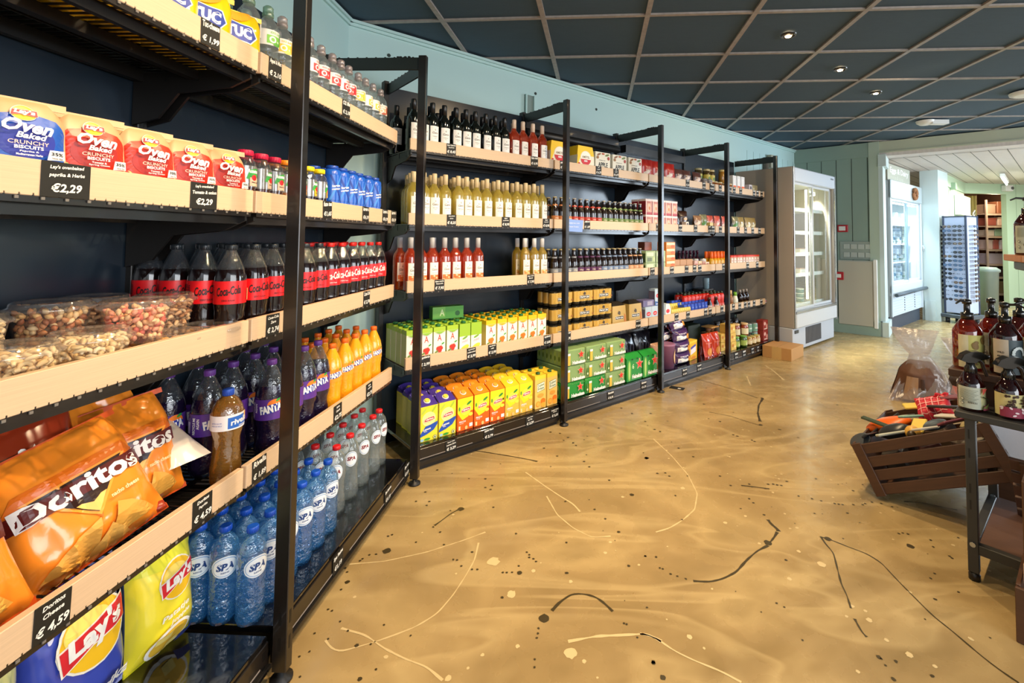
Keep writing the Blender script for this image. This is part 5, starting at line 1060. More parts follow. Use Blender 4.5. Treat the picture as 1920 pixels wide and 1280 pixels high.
# pouches
def pouch(name, w, h, d, col, g=None, seed=1, wr=0.004): return bag(name, w, h, d, col, g, seed, wr, None, flat=True, rough=0.3)
def zz(seed, c1, c2, w=0.12, h=0.15):
    return [('p', ell(-0.02, h * 0.55, w * 0.32, h * 0.10, 0.3), P(c1)), ('p', ell(0.01, h * 0.28, w * 0.26, h * 0.16), P(c2)), ('t', 'Snack', 0, h * 0.70, w * 0.6, h * 0.08, P(c1), 0.02)]
p_red = pouch('snack_pouch', 0.15, 0.20, 0.07, '#b8281f', zz(1, '#e8d8c8', '#e0a08a'), 41); p_brn = pouch('snack_pouch', 0.125, 0.165, 0.07, '#5e3a34', zz(2, '#e0cabb', '#d89a6a'), 42); p_tan = pouch('snack_pouch', 0.12, 0.16, 0.06, '#a27a5a', zz(3, '#ead8c4', '#caa27a'), 43)
p_pnk = pouch('snack_pouch', 0.10, 0.17, 0.05, '#cf5a4a', zz(4, '#f0d8d0', '#e07a4a'), 44); p_grn = pouch('herb_pouch', 0.11, 0.175, 0.06, '#8a8a6a', zz(5, '#4f8a3c', '#d8d8a0'), 45); p_gld = pouch('grain_pouch', 0.115, 0.175, 0.06, '#a08a55', zz(6, '#d8cfa8', '#b8a46a'), 46)
p_dk = pouch('dark_foil_bag', 0.22, 0.30, 0.10, '#1c1a22', [('p', rect(-0.01 + 0.04 * k, 0.05 + 0.02 * k, 0.002 + 0.04 * k, 0.2), P('#5a5a6a')) for k in range(-2, 3)], 47, 0.014)
p_choc = pouch('chocolate_foil_bag', 0.13, 0.2, 0.08, '#3a1f14', [('p', ell(0, 0.06, 0.03, 0.03), P('#b8906a')), ('p', ell(0.01, 0.12, 0.03, 0.015), P('#d8b890'))], 48, 0.010)
Z4, Z3, Z2, Z1 = LEV[3], LEV[2], LEV[1], LEV[0]
for pr, s, e, z, l in [(p_red, 2.19, .20, Z4, 'red snack pouch right after the cider boxes'), (p_red, 2.34, .20, Z4, 'red snack pouch in the middle of three'), (p_red, 2.52, .20, Z4, 'red snack pouch in front of the white lidded jar'), (p_brn, 2.66, .20, Z4, 'brown snack pouch next to the red ones'), (p_brn, 2.80, .20, Z4, 'brown snack pouch in the middle of the top shelf'), (p_brn, 2.98, .20, Z4, 'brown snack pouch before the grey tins'),
      (p_choc, 2.64, .27, Z3, 'dark chocolate foil bag behind the small boxes'), (p_choc, 2.80, .25, Z3, 'dark foil bag twisted at the top'), (p_tan, 2.99, .2, Z3, 'tan snack pouch next to the green labelled one'), (p_grn, 3.09, .2, Z3, 'clear pouch with a green label'), (p_tan, 3.2, .24, Z3, 'tan pouch behind two small yellow boxes'), (p_pnk, 3.25, .22, Z3, 'pink snack pouch before the post'), (p_pnk, 3.35, .2, Z3, 'pink snack pouch behind the steel post'),
      (p_pnk, 3.50, .2, Z3, 'orange-pink snack pouch after the post'), (p_pnk, 3.58, .22, Z3, 'orange-pink snack pouch beside the pale one'), (p_grn, 3.72, .2, Z3, 'pale green and white pouch on the third shelf'), (p_gld, 3.86, .21, Z3, 'dark golden grain pouch on the third shelf'), (p_gld, 4.00, .2, Z3, 'golden grain pouch facing forward'), (p_gld, 4.13, .21, Z3, 'last golden grain pouch at the shelf end'),
      (p_tan, 3.98, .27, Z4, 'tan packet in the second row of the top shelf')]:
    put(pr, 2, s, e, z, yaw=-0.1, label=l, cat='bag', group='snack and grain pouches')
for i, (s, e) in enumerate([(1.93, .33), (2.12, .34), (2.02, .43), (2.28, .30)]): put(p_dk, 2, s, e, B0, yaw=R.uniform(-.3, .3), lean=-.1, label='crumpled dark foil bag behind the base goods, %s from the beer boxes' % ORD[i + 1], cat='bag', group='dark foil bags')
# jars and tins
def jar(name, r, h, fill, lid, lab=None, g=None, glassy=False):
    t = empty(name); m = MB(); fm = mat('fill_' + fill.lstrip('#'), fill, 0.15, coat=0.5, var=0.15, vscale=40)
    m.lathe([(r * 0.85, 0), (r, 0.006), (r, h * 0.72), (r * 0.84, h * 0.84), (r * 0.82, h * 0.88)], fm, 18); m.build('jar_body', t)
    m = MB(); m.lathe([(r * 0.88, h * 0.86), (r * 0.9, h * 0.87), (r * 0.9, h * 0.985), (r * 0.8, h)], P(lid, 0.3), 18); m.build('lid', t)
    if lab: wrap(r, h * 0.15, h * 0.60, P(lab), g, span=3.6, n=18)(t)
    return t
def tin(r, h, c1, c2, g=None):
    t = empty('tin'); m = MB(); m.lathe([(r, 0), (r, h * 0.08, P(c1, 0.3)), (r, h * 0.92), (r * 0.95, h)], mat('tin_metal', '#9a9a98', 0.3, metal=0.7), 18); m.build('can_body', t)
    wrap(r, h * 0.1, h * 0.9, P(c2, 0.35), g, span=4.2, n=18)(t); return t
j_ol = jar('olive_jar', 0.042, 0.15, '#4a3a1c', '#c8b888', '#bfb04a', [('p', ell(0, 0.05, 0.02, 0.018), P('#5a7a2a'))]); j_hon = jar('honey_jar', 0.038, 0.10, '#8a4a12', '#d9c9a0', '#c9a878'); j_amb = jar('amber_jar', 0.040, 0.16, '#9a6a20', '#c8b070')
j_sau = jar('sauce_jar', 0.042, 0.135, '#8a3a14', '#cfae7e', '#ddd2b0'); j_pic = jar('pickle_jar', 0.040, 0.115, '#3f5a1c', '#5f9a3a', '#9fb45a', [('p', ell(0, 0.035, 0.012, 0.016), P('#d8d8a0'))]); j_blk = jar('dark_jar', 0.038, 0.14, '#2a1812', '#3a3634', '#8a8078'); j_mus = jar('mustard_jar', 0.035, 0.085, '#a87a34', '#b8a25a', '#d8c8a0')
t_whi = tin(0.034, 0.115, '#d8d8d6', '#c4c4c6', [('p', rect(-0.02, 0.03, 0.02, 0.07), P('#8a3a34'))]); t_gry = tin(0.038, 0.11, '#d8d8d6', '#6a625e', [('p', rect(-0.02, 0.02, 0.02, 0.08), P('#a89a88'))]); t_grn = tin(0.036, 0.10, '#a8b8b0', '#6f9a88', [('p', rect(-0.03, 0.04, 0.03, 0.055), P('#c8d8cc'))]); t_sm = tin(0.036, 0.045, '#e0e0de', '#d2cfd2', [('p', rect(-0.02, 0.015, 0.02, 0.03), P('#c87888'))])
J = [(j_ol, 2.60, .33, Z4, 'white lidded jar behind the red pouches'), (t_gry, 3.09, .19, Z4, 'grey tin, first of two beside the brown pouch'), (t_gry, 3.18, .19, Z4, 'grey tin, second of two beside the brown pouch'),
     (j_hon, 3.235, .20, Z4, 'small amber jar of the lower layer, first'), (j_hon, 3.31, .20, Z4, 'small amber jar of the lower layer, second'), (j_hon, 3.40, .20, Z4, 'small amber jar of the lower layer, by the post'), (j_ol, 3.20, .32, Z4 + .09, 'tall jar with a dull yellow label at the back'), (j_ol, 3.32, .30, Z4 + .09, 'tall olive jar with yellow label, middle of three'), (j_ol, 3.41, .30, Z4 + .09, 'tall olive jar with yellow label, nearest the post'),
     (j_amb, 3.60, .28, Z4 + .10, 'tall amber jar stacked behind the post'), (j_hon, 3.52, .2, Z4, 'small amber jar just past the post'), (j_hon, 3.60, .2, Z4, 'small amber jar beside the orange packets'),
     (t_whi, 2.86, .3, Z2, 'silver tin at the back of the second shelf'), (t_whi, 2.96, .27, Z2, 'shiny silver tin behind the toast packets'), (t_whi, 3.06, .27, Z2, 'silver tin beside the dark bottles'), (t_whi, 3.15, .24, Z2 + .0, 'white and grey tin, tallest next to the yellow bottles'), (t_sm, 3.16, .19, Z2, 'low white tin standing in front'), (t_sm, 3.25, .19, Z2, 'second low white tin standing in front'),
     (j_sau, 3.66, .16, B0 + .10, 'brown sauce jar with cream label, upper layer, first'), (j_sau, 3.78, .13, B0 + .10, 'brown sauce jar with cream label, upper layer, foremost'), (j_pic, 3.58, .12, B0, 'green lidded pickle jar, first of two'), (j_pic, 3.70, .10, B0, 'green lidded pickle jar, second of two'), (j_mus, 3.82, .1, B0, 'small jar with peach label on the base'), (j_mus, 3.91, .1, B0, 'small jar with cream label on the base'), (j_mus, 4.00, .1, B0, 'small golden lidded jar on the base'),
     (j_blk, 3.60, .35, B0 + .10, 'dark jar at the back of the base, first'), (j_blk, 3.72, .35, B0 + .10, 'dark jar at the back of the base, second'), (j_blk, 3.84, .35, B0 + .10, 'dark jar at the back of the base, third'), (j_blk, 3.70, .26, B0 + .10, 'dark jar between the sauce jars and the back'), (j_blk, 3.96, .33, B0 + .10, 'dark jar at the back of the base, fourth'),
     (t_grn, 3.88, .2, B0 + .10, 'sea green tin stacked near the sauce jars'), (t_grn, 3.97, .18, B0 + .10, 'sea green tin in the middle of the stack'), (t_grn, 4.06, .16, B0 + .10, 'sea green tin beside the red cartons'), (t_grn, 4.06, .16, B0, 'sea green tin in the lower layer'), (t_grn, 3.97, .22, B0, 'sea green tin lower layer behind small jars')]
for pr, s, e, z, l in J: put(pr, 2, s, e, z, label=l, cat='jar' if 'jar' in l else 'tin', group='jars and tins of the last bays')
# crates lifted rows: plain boxes
def addbox(name, w, d, h, col, s, e, z, label, g=None, topc=None, cat='box', group=None, side=None, yaw=0): put(boxp(name, w, d, h, col, g, topc, side=side), 2, s, e, z, yaw=yaw, label=label, cat=cat, group=group)
kg = [('p', rect(-0.025, 0.09, 0.02, 0.17), P('#e9eaea')), ('p', [(-0.03, 0.0), (0.0, 0.08), (0.03, 0.02), (0.03, 0.09), (-0.03, 0.09)], P('#e8641c')), ('p', ell(0.02, 0.14, 0.014, 0.03), P('#dcdde0'))]
okx = boxp('orange_white_packet', 0.075, 0.05, 0.20, '#d8d9da', kg, None)
for i, s in enumerate((3.70, 3.79, 3.88)): put(okx, 2, s, 0.21, Z4, label='orange and white packet, %s of three on the top shelf' % ORD[i + 1], cat='box', group='orange and white packets')
addbox('tea_box', 0.07, 0.05, 0.125, '#c9c2c6', 4.04, .2, Z4, 'grey-pink tea box near the end of the top shelf', [('p', ell(0, 0.09, 0.018, 0.018), P('#4a4048'))]); addbox('tea_box', 0.12, 0.06, 0.13, '#a39a78', 4.17, .22, Z4, 'olive patterned tea box at the end of the top shelf', [('p', ell(-0.03, 0.08, 0.016, 0.02), P('#d8d0b0')), ('p', ell(0.03, 0.05, 0.018, 0.02), P('#6a6a4a'))])
cr = boxp('cereal_jar_box', 0.06, 0.06, 0.135, '#c9a58a', [('p', ell(0, 0.07, 0.026, 0.04), P('#e9ddd2')), ('t', 'Calvé', 0, 0.08, 0.04, 0.010, P('#b8463a')), ('p', ell(-0.01, 0.025, 0.016, 0.012), P('#b8783c'))], '#d8402a')
for i in range(10):
    for j in range(2): put(cr, 2, 3.60 + 0.064 * i, 0.195 + 0.07 * j, Z2, yaw=R.uniform(-.1, .1), label='red lidded peanut jar, %s after the yellow bottles, %s' % (ORD[i + 1], ROW[j]), cat='jar', group='red lidded peanut jars')
yb = empty('oil_bottle'); m = MB(); m.lathe([(0.024, 0), (0.028, 0.006), (0.028, 0.09), (0.018, 0.115)], mat('yellow_sauce', '#d9a21c', 0.2, coat=0.4), 16); m.build('bottle_body', yb); m = MB(); m.lathe([(0.018, 0.112), (0.020, 0.115), (0.017, 0.178), (0.012, 0.182)], P('#ee6a1c', 0.3), 16); m.build('cap', yb)
for i in range(6):
    for j in range(2): put(yb, 2, 3.245 + 0.062 * i + 0.01 * j, 0.2 + 0.065 * j, Z2, label='yellow bottle with orange cap, %s from the tins, %s' % (ORD[i + 1], ROW[j]), cat='bottle', group='yellow bottles with orange caps')
vb = empty('vinegar_bottle'); m = MB(); m.lathe([(0.024, 0), (0.026, 0.006), (0.026, 0.10), (0.012, 0.13), (0.012, 0.185)], mat('maroon_glass', '#3a1428', 0.15, coat=0.4), 14); m.build('bottle_body', vb); m = MB(); m.lathe([(0.013, 0.16), (0.013, 0.190)], P('#4a1430', 0.3), 14); m.build('cap', vb)
for i in range(6): put(vb, 2, 2.93 + 0.065 * i, 0.37, Z2, label='maroon bottle behind the tins, %s of six' % ORD[i + 1], cat='bottle', group='maroon bottles')
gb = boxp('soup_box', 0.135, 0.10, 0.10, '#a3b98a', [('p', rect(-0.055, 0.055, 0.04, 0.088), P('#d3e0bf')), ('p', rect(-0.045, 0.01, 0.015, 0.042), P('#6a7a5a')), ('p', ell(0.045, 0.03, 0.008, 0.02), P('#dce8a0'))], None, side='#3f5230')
for lv in range(2):
    for i, s in enumerate((2.20, 2.345)): put(gb, 2, s, 0.205, Z2 + 0.102 * lv, label='pale green packet box, %s past the beer, %s layer' % (ORD[i + 1], ORD[lv + 1]), cat='box', group='pale green packet boxes')
addbox('brown_box', 0.10, 0.08, 0.075, '#8a4a34', 2.30, .30, Z2 + .204, 'reddish brown box on top of the pale green boxes')
ob = boxp('cracker_box', 0.135, 0.10, 0.055, '#e98a3c', [('p', rect(-0.06, 0.028, 0.06, 0.05), P('#f4dcb4')), ('p', ell(0.03, 0.018, 0.03, 0.012), P('#d8601c'))])
for lv in range(5): put(ob, 2, 2.492, 0.205, Z2 + 0.056 * lv, label='orange and cream cracker box, %s from the bottom of the tall stack' % ORD[lv + 1], cat='box', group='orange cracker boxes')
tb = boxp('toast_packet', 0.10, 0.06, 0.115, '#b98a5c', [('p', rect(-0.045, 0.06, 0.045, 0.065), P('#a0703c'))])
for i in range(3): put(tb, 2, 2.62 + 0.105 * i, 0.21, Z2, label='tan toast packet, %s after the orange stack' % ORD[i + 1], cat='box', group='tan toast packets')
for i, (s, c, l) in enumerate([(2.92, '#c8a8a0', 'pink and white striped packet'), (2.99, '#e2c9a8', 'cream packet with orange spots'), (3.06, '#c09a90', 'maroon striped packet'), (3.12, '#e6d8b8', 'pale cream packet by the tins')]): addbox('biscuit_packet', 0.06, 0.05, 0.10 - 0.006 * i, c, s, .19, Z2, l + ' on the second shelf', [('p', rect(-0.02, 0.02, 0.02, 0.04), P('#8a3a3a')), ('p', rect(-0.02, 0.06, 0.02, 0.07), P('#b86a5a'))])
# level 1 of the biscuit bay
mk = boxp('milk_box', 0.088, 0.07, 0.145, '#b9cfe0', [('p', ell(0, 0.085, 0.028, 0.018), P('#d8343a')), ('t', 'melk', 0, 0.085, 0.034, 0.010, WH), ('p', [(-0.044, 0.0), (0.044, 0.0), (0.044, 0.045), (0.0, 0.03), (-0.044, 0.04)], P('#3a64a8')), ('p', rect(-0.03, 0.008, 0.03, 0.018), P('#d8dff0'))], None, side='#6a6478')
for i, s in enumerate((2.185, 2.275, 2.365)): put(mk, 2, s, 0.20, Z1, label='light blue milk powder box, %s of the lower three' % ORD[i + 1], cat='box', group='light blue milk boxes')
put(mk, 2, 2.33, .21, Z1 + .146, label='light blue milk powder box on top, facing forward', cat='box', group='light blue milk boxes'); addbox('violet_box', 0.15, 0.09, 0.055, '#6f6a98', 2.20, .22, Z1 + .146, 'flat violet box lying on the milk boxes', [('p', rect(-0.02, 0.01, 0.05, 0.045), P('#a8a4c0'))])
m = MB(); m.prism([(-0.04, 0), (0.05, 0), (0.045, 0.10), (0.02, 0.15), (-0.03, 0.15)], P('#d9e2e8'), 'y', -0.03, 0.03); gfx(m, [('p', ell(0, 0.085, 0.026, 0.018), P('#d8343a')), ('p', rect(-0.035, 0.01, 0.04, 0.04), P('#4a5a98'))], f_front(-0.03, .0005))
o = m.build('milk_pouch'); put(o, 2, 2.455, .19, Z1, label='white pouch with a red oval next to the milk boxes', cat='bag')
yp = boxp('yellow_packet', 0.032, 0.09, 0.085, '#d9c13a', [('p', rect(-0.010, 0.02, 0.010, 0.06), P('#a8922a'))])
for i in range(9):
    for j in range(2): put(yp, 2, 2.535 + 0.034 * i, 0.20 + 0.1 * j, Z1 + (0.03 * j), lean=-0.15, label='yellow spice packet, %s in line, %s' % (ORD[i + 1], ROW[j]), cat='box', group='yellow spice packets')
bb = boxp('blue_packet', 0.055, 0.06, 0.105, '#2a4fc0', [('p', rect(-0.02, 0.01, 0.02, 0.045), P('#dfe3f0')), ('t', 'mix', 0, 0.07, 0.03, 0.014, P('#9fb4ee'))])
for i in range(8):
    for j in range(3): put(bb, 2, 2.78 + 0.06 * i, 0.215 + 0.07 * j, Z1 + 0.012 * j, yaw=0.1, lean=-0.1, label='blue packet, %s in line beside the yellow ones, %s' % (ORD[i + 1], ROW[j]), cat='box', group='blue packets')
kt = empty('ketchup_bottle'); m = MB(); m.lathe([(0.026, 0), (0.030, 0.006), (0.031, 0.05), (0.028, 0.10), (0.031, 0.15), (0.022, 0.175)], mat('red_sauce_plastic', '#cf2a20', 0.25, coat=0.5), 16); m.build('bottle_body', kt); m = MB(); m.lathe([(0.020, 0.172), (0.016, 0.195)], P('#2a3020', 0.3), 14); m.build('cap', kt)
wrap(0.0312, 0.03, 0.075, P('#e07068'), [('t', 'Heinz', 0, 0.055, 0.03, 0.010, WH)], span=2.6, n=14)(kt)
for i in range(9):
    for j in range(2): put(kt, 2, 2.92 + 0.066 * i, 0.30 + 0.085 * j if i < 5 else 0.21 + 0.085 * j, Z1, label='red sauce bottle, %s in line, %s' % (ORD[i + 1], ROW[j]), cat='bottle', group='red sauce bottles')
bs = empty('soy_sauce_bottle'); m = MB(); m.lathe([(0.024, 0), (0.028, 0.006), (0.028, 0.085), (0.013, 0.115), (0.013, 0.13)], mat('dark_soy_glass', '#1c0c08', 0.1, coat=0.4), 16); m.build('bottle_body', bs); m = MB(); m.lathe([(0.016, 0.125), (0.016, 0.148)], P('#5a3a30', 0.3), 14); m.build('cap', bs); wrap(0.028, 0.01, 0.07, P('#d8c8c4'), span=3, n=14)(bs)
put(bs, 2, 3.19, .19, Z1, label='dark soy sauce bottle with pale label, first of two', cat='bottle'); put(bs, 2, 3.30, .18, Z1, label='dark soy sauce bottle with pale label, second of two', cat='bottle')
m = MB(); m.lathe([(0.030, 0), (0.034, 0.11), (0.034, 0.115)], P('#9fc0cc'), 18); gfx(m, [('p', ell(0, 0.06, 0.012, 0.014), BK), ('p', ell(0, 0.06, 0.009, 0.011), P('#9fc0cc'))], f_cyl(0.0325), .01); o = m.build('blue_beaker'); put(o, 2, 3.47, .40, Z1 + .20, label='light blue beaker standing above the red sauce bottles', cat='cup')
m = MB(); m.box(-0.1, 0.1, -0.06, 0.06, 0, 0.2, P('#2a2018')); o = m.build('stock_box'); put(o, 2, 3.45, .42, Z1, label='dark box at the back carrying the light blue beaker', cat='box')
for i, (s, nm, c, h, cc) in enumerate([(3.62, 'jar', '#8a5a30', .19, '#c8a878'), (3.72, 'green', '#dfe3d6', .165, '#7ab83a')]):
    t = empty('dressing_bottle'); m = MB(); m.lathe([(0.026, 0), (0.030, 0.006), (0.030, h * .5), (0.018, h * .78)], P(c, 0.3), 16); m.build('bottle_body', t); m = MB(); m.lathe([(0.019, h * .76), (0.016, h)], P(cc, 0.3), 14); m.build('cap', t)
    put(t, 2, s, .2, Z1, label='dressing bottle with %s on the lowest hung shelf' % ('a beige cap' if i == 0 else 'a bright green cap'), cat='bottle')
vin = empty('balsamic_bottle'); m = MB(); m.lathe([(0.026, 0), (0.030, 0.005), (0.030, 0.07), (0.012, 0.095), (0.012, 0.12)], mat('dark_soy_glass', '#1c0c08'), 14); m.build('bottle_body', vin); m = MB(); m.lathe([(0.015, 0.10), (0.015, 0.135)], P('#8a8480', 0.3), 12); m.build('cap', vin)
for i in range(3): put(vin, 2, 3.86 + 0.072 * i, .22, Z1 + .045, label='dark balsamic bottle, %s of three near the shelf end' % ORD[i + 1], cat='bottle', group='dark balsamic bottles'); put(boxp('yellow_carton', .07, .08, .044, '#c8a03c') if i == 0 else bpy.data.objects['yellow_carton'], 2, 3.86 + .072 * i, .22, Z1, label='low mustard yellow carton under the %s balsamic bottle' % ORD[i + 1], cat='box', group='mustard yellow cartons')
for i in range(5): put(t_sm if i else t_sm, 2, 3.66 + 0.0 + 0.082 * i + (.42 if i > 2 else .39), .18, Z1, label='small white tin, %s of the row by the tall fridge' % ORD[i + 1], cat='tin', group='small white tins')
# base of the biscuit bay
bread = bag('bread_bag', 0.12, 0.24, 0.12, '#b98a6a', [('p', rect(-0.05, 0.005, 0.05, 0.07), P('#a8642c')), ('t', 'BROOD', 0, 0.05, 0.05, 0.012, P('#e0c0a0'))], 61, 0.009, None, flat=True); put(bread, 2, 2.21, .12, B0, label='crinkled clear bag of rolls next to the green carriers', cat='bag')
m = MB(); m.lathe([(0.068, 0), (0.078, 0.19), (0.082, 0.195), (0.082, 0.205), (0.070, 0.212)], P('#8f5f80'), 24); gfx(m, [('p', ell(0.05, 0.1, 0.045, 0.065), P('#e3bb8e'))], f_cyl(0.0785, .0004), .012); o = m.build('biscuit_drum'); put(o, 2, 2.385, .13, B0, label='mauve biscuit drum with a cream oval beside the steel post', cat='tub')
pb = bag('biscuit_pack', 0.235, 0.105, 0.10, '#45265e', [('p', [(-0.10, 0.015), (0.02, 0.01), (0.05, 0.05), (-0.02, 0.045), (-0.06, 0.06), (-0.10, 0.055)], WH)] + [('p', ell(0.045 + 0.022 * (k % 3), 0.035 + 0.018 * (k // 3), 0.013, 0.012), P('#e9a63c' if k % 2 else '#d98a28')) for k in range(6)] + [('t', 'BEURRE GALETTE', -0.03, 0.072, 0.11, 0.010, P('#d8cfe0'), 0.03), ('p', ell(-0.085, 0.035, 0.012, 0.010), P('#b9bcd0'))], 62, 0.002, '#2c1840')
for i, (s, z, ln, yw) in enumerate([(2.62, 0, 0, 0), (2.61, .10, 0, 0.02), (2.60, .20, -.1, .05), (2.57, .30, -.5, .12), (2.5, .20, -.3, .3)]):
    put(pb, 2, s, .13 + (0.09 if i == 4 else 0), B0 + z, yaw=yw, lean=ln, label='purple butter biscuit pack, %s' % ['at the bottom of the pile', 'second from the bottom', 'third from the bottom', 'tilted on top of the pile', 'shoved in behind the pile'][i], cat='bag', group='purple butter biscuit packs')
addbox('waffle_box', 0.16, 0.07, 0.175, '#e9b92c', 2.80, .16, B0, 'yellow waffle box with a blue badge behind the purple packs', [('p', [(-0.06, 0.05), (0.05, 0.07), (0.05, 0.13), (-0.06, 0.11)], P('#e8e4ee')), ('p', [(-0.06, 0.10), (0.05, 0.12), (0.05, 0.14), (-0.06, 0.12)], P('#4a4ab0')), ('p', ell(0.0, 0.02, 0.05, 0.016), P('#e08a28'))], topc='#f6d040', yaw=.15)
rb = bag('coffee_bag', 0.135, 0.215, 0.09, '#bf3412', [('p', ell(0.01, 0.045, 0.042, 0.038), P('#d98a3c')), ('p', ell(0.02, 0.05, 0.02, 0.02), P('#e9a65a')), ('t', 'koeken', 0, 0.13, 0.09, 0.016, P('#e8907a'))], 63, 0.006, None, flat=True)
put(rb, 2, 3.02, .13, B0, yaw=-.1, label='orange-red cookie bag standing before the post, first of two', cat='bag'); put(rb, 2, 3.16, .125, B0, yaw=-.05, label='orange-red cookie bag standing before the post, second of two', cat='bag')
put(dup(rb), 2, 2.93, .32, B0 + .12, yaw=.1, lean=-.5, label='large red cookie bag slumped at the back of the biscuit base', cat='bag'); put(dup(rb), 2, 2.78, .34, B0 + .15, yaw=.3, lean=-.3, label='dark red bag slumped behind the purple packs', cat='bag')
m = MB(); m.cbox(-0.11, 0.11, -0.06, 0.06, 0, 0.26, mat('dark_leafy_print', '#1f2a16', 0.5, var=0.5, vscale=30), .004); o = m.build('herb_sack'); put(o, 2, 3.12, .38, B0, label='dark green patterned sack at the back of the biscuit bay', cat='bag')
cuptray = empty('cup_tray'); m = MB(); m.box(-0.07, 0.07, -0.06, 0.06, 0.108, 0.118, P('#c99a5c')); m.box(-0.07, 0.07, -0.06, 0.06, 0.052, 0.057, P('#c99a5c')); m.build('tray', cuptray)
for i in (-1, 1):
    for z in (0.0, 0.056): m = MB(); m.lathe([(0.018, z), (0.031, z + 0.050)], P('#9a6a4a'), 14, i * 0.035, 0); m.build('cup', cuptray)
put(cuptray, 2, 3.30, .25, B0 + .12, label='tray of small brown cups in two layers near the post', cat='tray')
wf = boxp('waffle_packet', 0.10, 0.12, 0.085, '#d9b458', [('p', ell(-.02, .05, .02, .015), P('#c07a28')), ('p', ell(.02, .035, .018, .012), P('#f0d890'))])
for i, (s, z) in enumerate([(3.45, 0), (3.44, .088), (3.43, .176), (3.34, 0), (3.34, .088)]): put(wf, 2, s, .13 + (.05 if i > 2 else 0), B0 + z, label='golden waffle packet, %s' % ['at the foot of the front stack', 'middle of the front stack', 'top of the front stack', 'lower one beside the post', 'upper one beside the post'][i], cat='box', group='golden waffle packets')
rd2 = boxp('red_patterned_box', 0.115, 0.08, 0.112, '#8e2a20', [('p', ell(-.02, .075, .024, .02), P('#d8a89a')), ('p', ell(.025, .045, .022, .026), P('#c8887a')), ('p', rect(-.04, .012, .04, .024), P('#d8b8a8'))])
for i in range(2): put(rd2, 2, 4.17, .12, B0 + .114 * i, label='red patterned box at the end of the base, %s one' % ('lower', 'upper')[i], cat='box', group='red patterned boxes')
addbox('small_box', 0.045, 0.05, 0.09, '#e8dcc8', 2.75, .175, Z3, 'small white and brown box with a coffee bean mark', [('p', ell(0, .06, .014, .02), P('#3a2420')), ('p', rect(-.018, .01, .018, .028), P('#c03a3a'))]); addbox('small_box', 0.06, 0.06, 0.055, '#caa27a', 2.66, .175, Z3, 'low tan box with two white stripes next to the red cartons', [('p', rect(-.02, 0, -.008, .05), WH), ('p', rect(.008, 0, .02, .05), WH)])
addbox('small_box', 0.06, 0.05, 0.095, '#dcc37a', 3.175, .175, Z3, 'small yellow box in front of the tan pouch'); addbox('small_box', 0.055, 0.05, 0.09, '#b8743a', 3.245, .175, Z3, 'small orange box with a round window', [('p', ell(0, .04, .02, .02), P('#e0b88a'))])

# ------------------------------------------------------------ open-front fridges
def frame2(s, e, z=0): return Matrix.Translation(W(2, s, e, z)) @ Matrix.Rotation(RZ[2], 4, 'Z')
BEI = mat('beige_fridge_side', '#a59c90', 0.45, var=0.03, vscale=2); LG = mat('light_grey_fridge_front', '#c3c7ca', 0.35); GLZ = clear('fridge_glass', (0.95, 0.98, 0.97), 0.04, 0.02)
f = empty('glass_fridge'); f.matrix_world = frame2(4.37, -0.12)
wd = 1.27
m = MB(); m.cbox(0, 0.035, -0.03, 0.66, 0.27, 2.10, BEI, 0.006); m.cbox(wd - 0.035, wd, -0.03, 0.66, 0.27, 2.10, BEI, 0.006); m.box(0.035, wd - 0.035, 0.62, 0.66, 0.27, 2.1, WHITE); m.box(0.035, wd - 0.035, 0.0, 0.62, 0.27, 0.46, LG); m.box(0.035, wd - 0.035, 0.02, 0.62, 1.95, 2.09, LG)
m.cbox(0.0, 0.02, -0.045, -0.03, 0.27, 2.1, CHROME, 0.003); m.cbox(wd - 0.02, wd, -0.05, -0.03, 0.25, 2.1, CHROME, 0.003); m.build('cabinet_body', f)
m = MB(); m.cbox(0.02, wd - 0.02, -0.045, 0.02, 1.93, 2.095, mat('fridge_header', '#c6cdd6', 0.35), 0.01); m.box(wd - 0.16, wd - 0.06, -0.0465, -0.045, 2.04, 2.06, P('#6a7078')); m.build('header_panel', f)
m = MB(); m.cbox(0.02, wd - 0.02, -0.05, 0.02, 0.27, 0.455, LG, 0.01); m.cbox(0.02, wd - 0.02, -0.055, -0.03, 0.43, 0.46, CHROME, 0.004); m.build('lower_apron', f)
m = MB(); m.cbox(-0.02, wd - 0.05, -0.02, 0.60, 0.02, 0.27, mat('fridge_base', '#b4bac2', 0.4), 0.006)
for i in range(26): m.box(0.33 + i * 0.018, 0.338 + i * 0.018, -0.024, -0.019, 0.06, 0.25, P('#55565a'))
m.box(0.03, 0.13, -0.026, -0.02, 0.21, 0.245, P('#3a3a38')); m.build('grille_base', f)
for i, x in enumerate((0.10, wd - 0.1)): m = MB(); m.cyl((x, 0.05, 0), (x, 0.05, 0.03), 0.02, WHITE, 10); m.build('foot', f)
for i in range(2):
    x0, x1 = (0.035, 0.61) if i == 0 else (0.585, wd - 0.035); y = -0.02 + 0.025 * i; d = MB()
    d.cbox(x0, x1, y, y + 0.018, 0.465, 0.495, LG, 0.003); d.cbox(x0, x1, y, y + 0.018, 1.90, 1.93, LG, 0.003); d.cbox(x0, x0 + 0.03, y, y + 0.018, 0.465, 1.93, LG, 0.003); d.cbox(x1 - 0.03, x1, y, y + 0.018, 0.465, 1.93, LG, 0.003)
    dd_ = d.build('sliding_door', f); g = MB(); g.box(x0 + .03, x1 - .03, y + 0.008, y + 0.010, 0.495, 1.90, GLZ); g.build('door_glass', dd_)
INN = mat('fridge_liner', '#e6e4d2', 0.5)
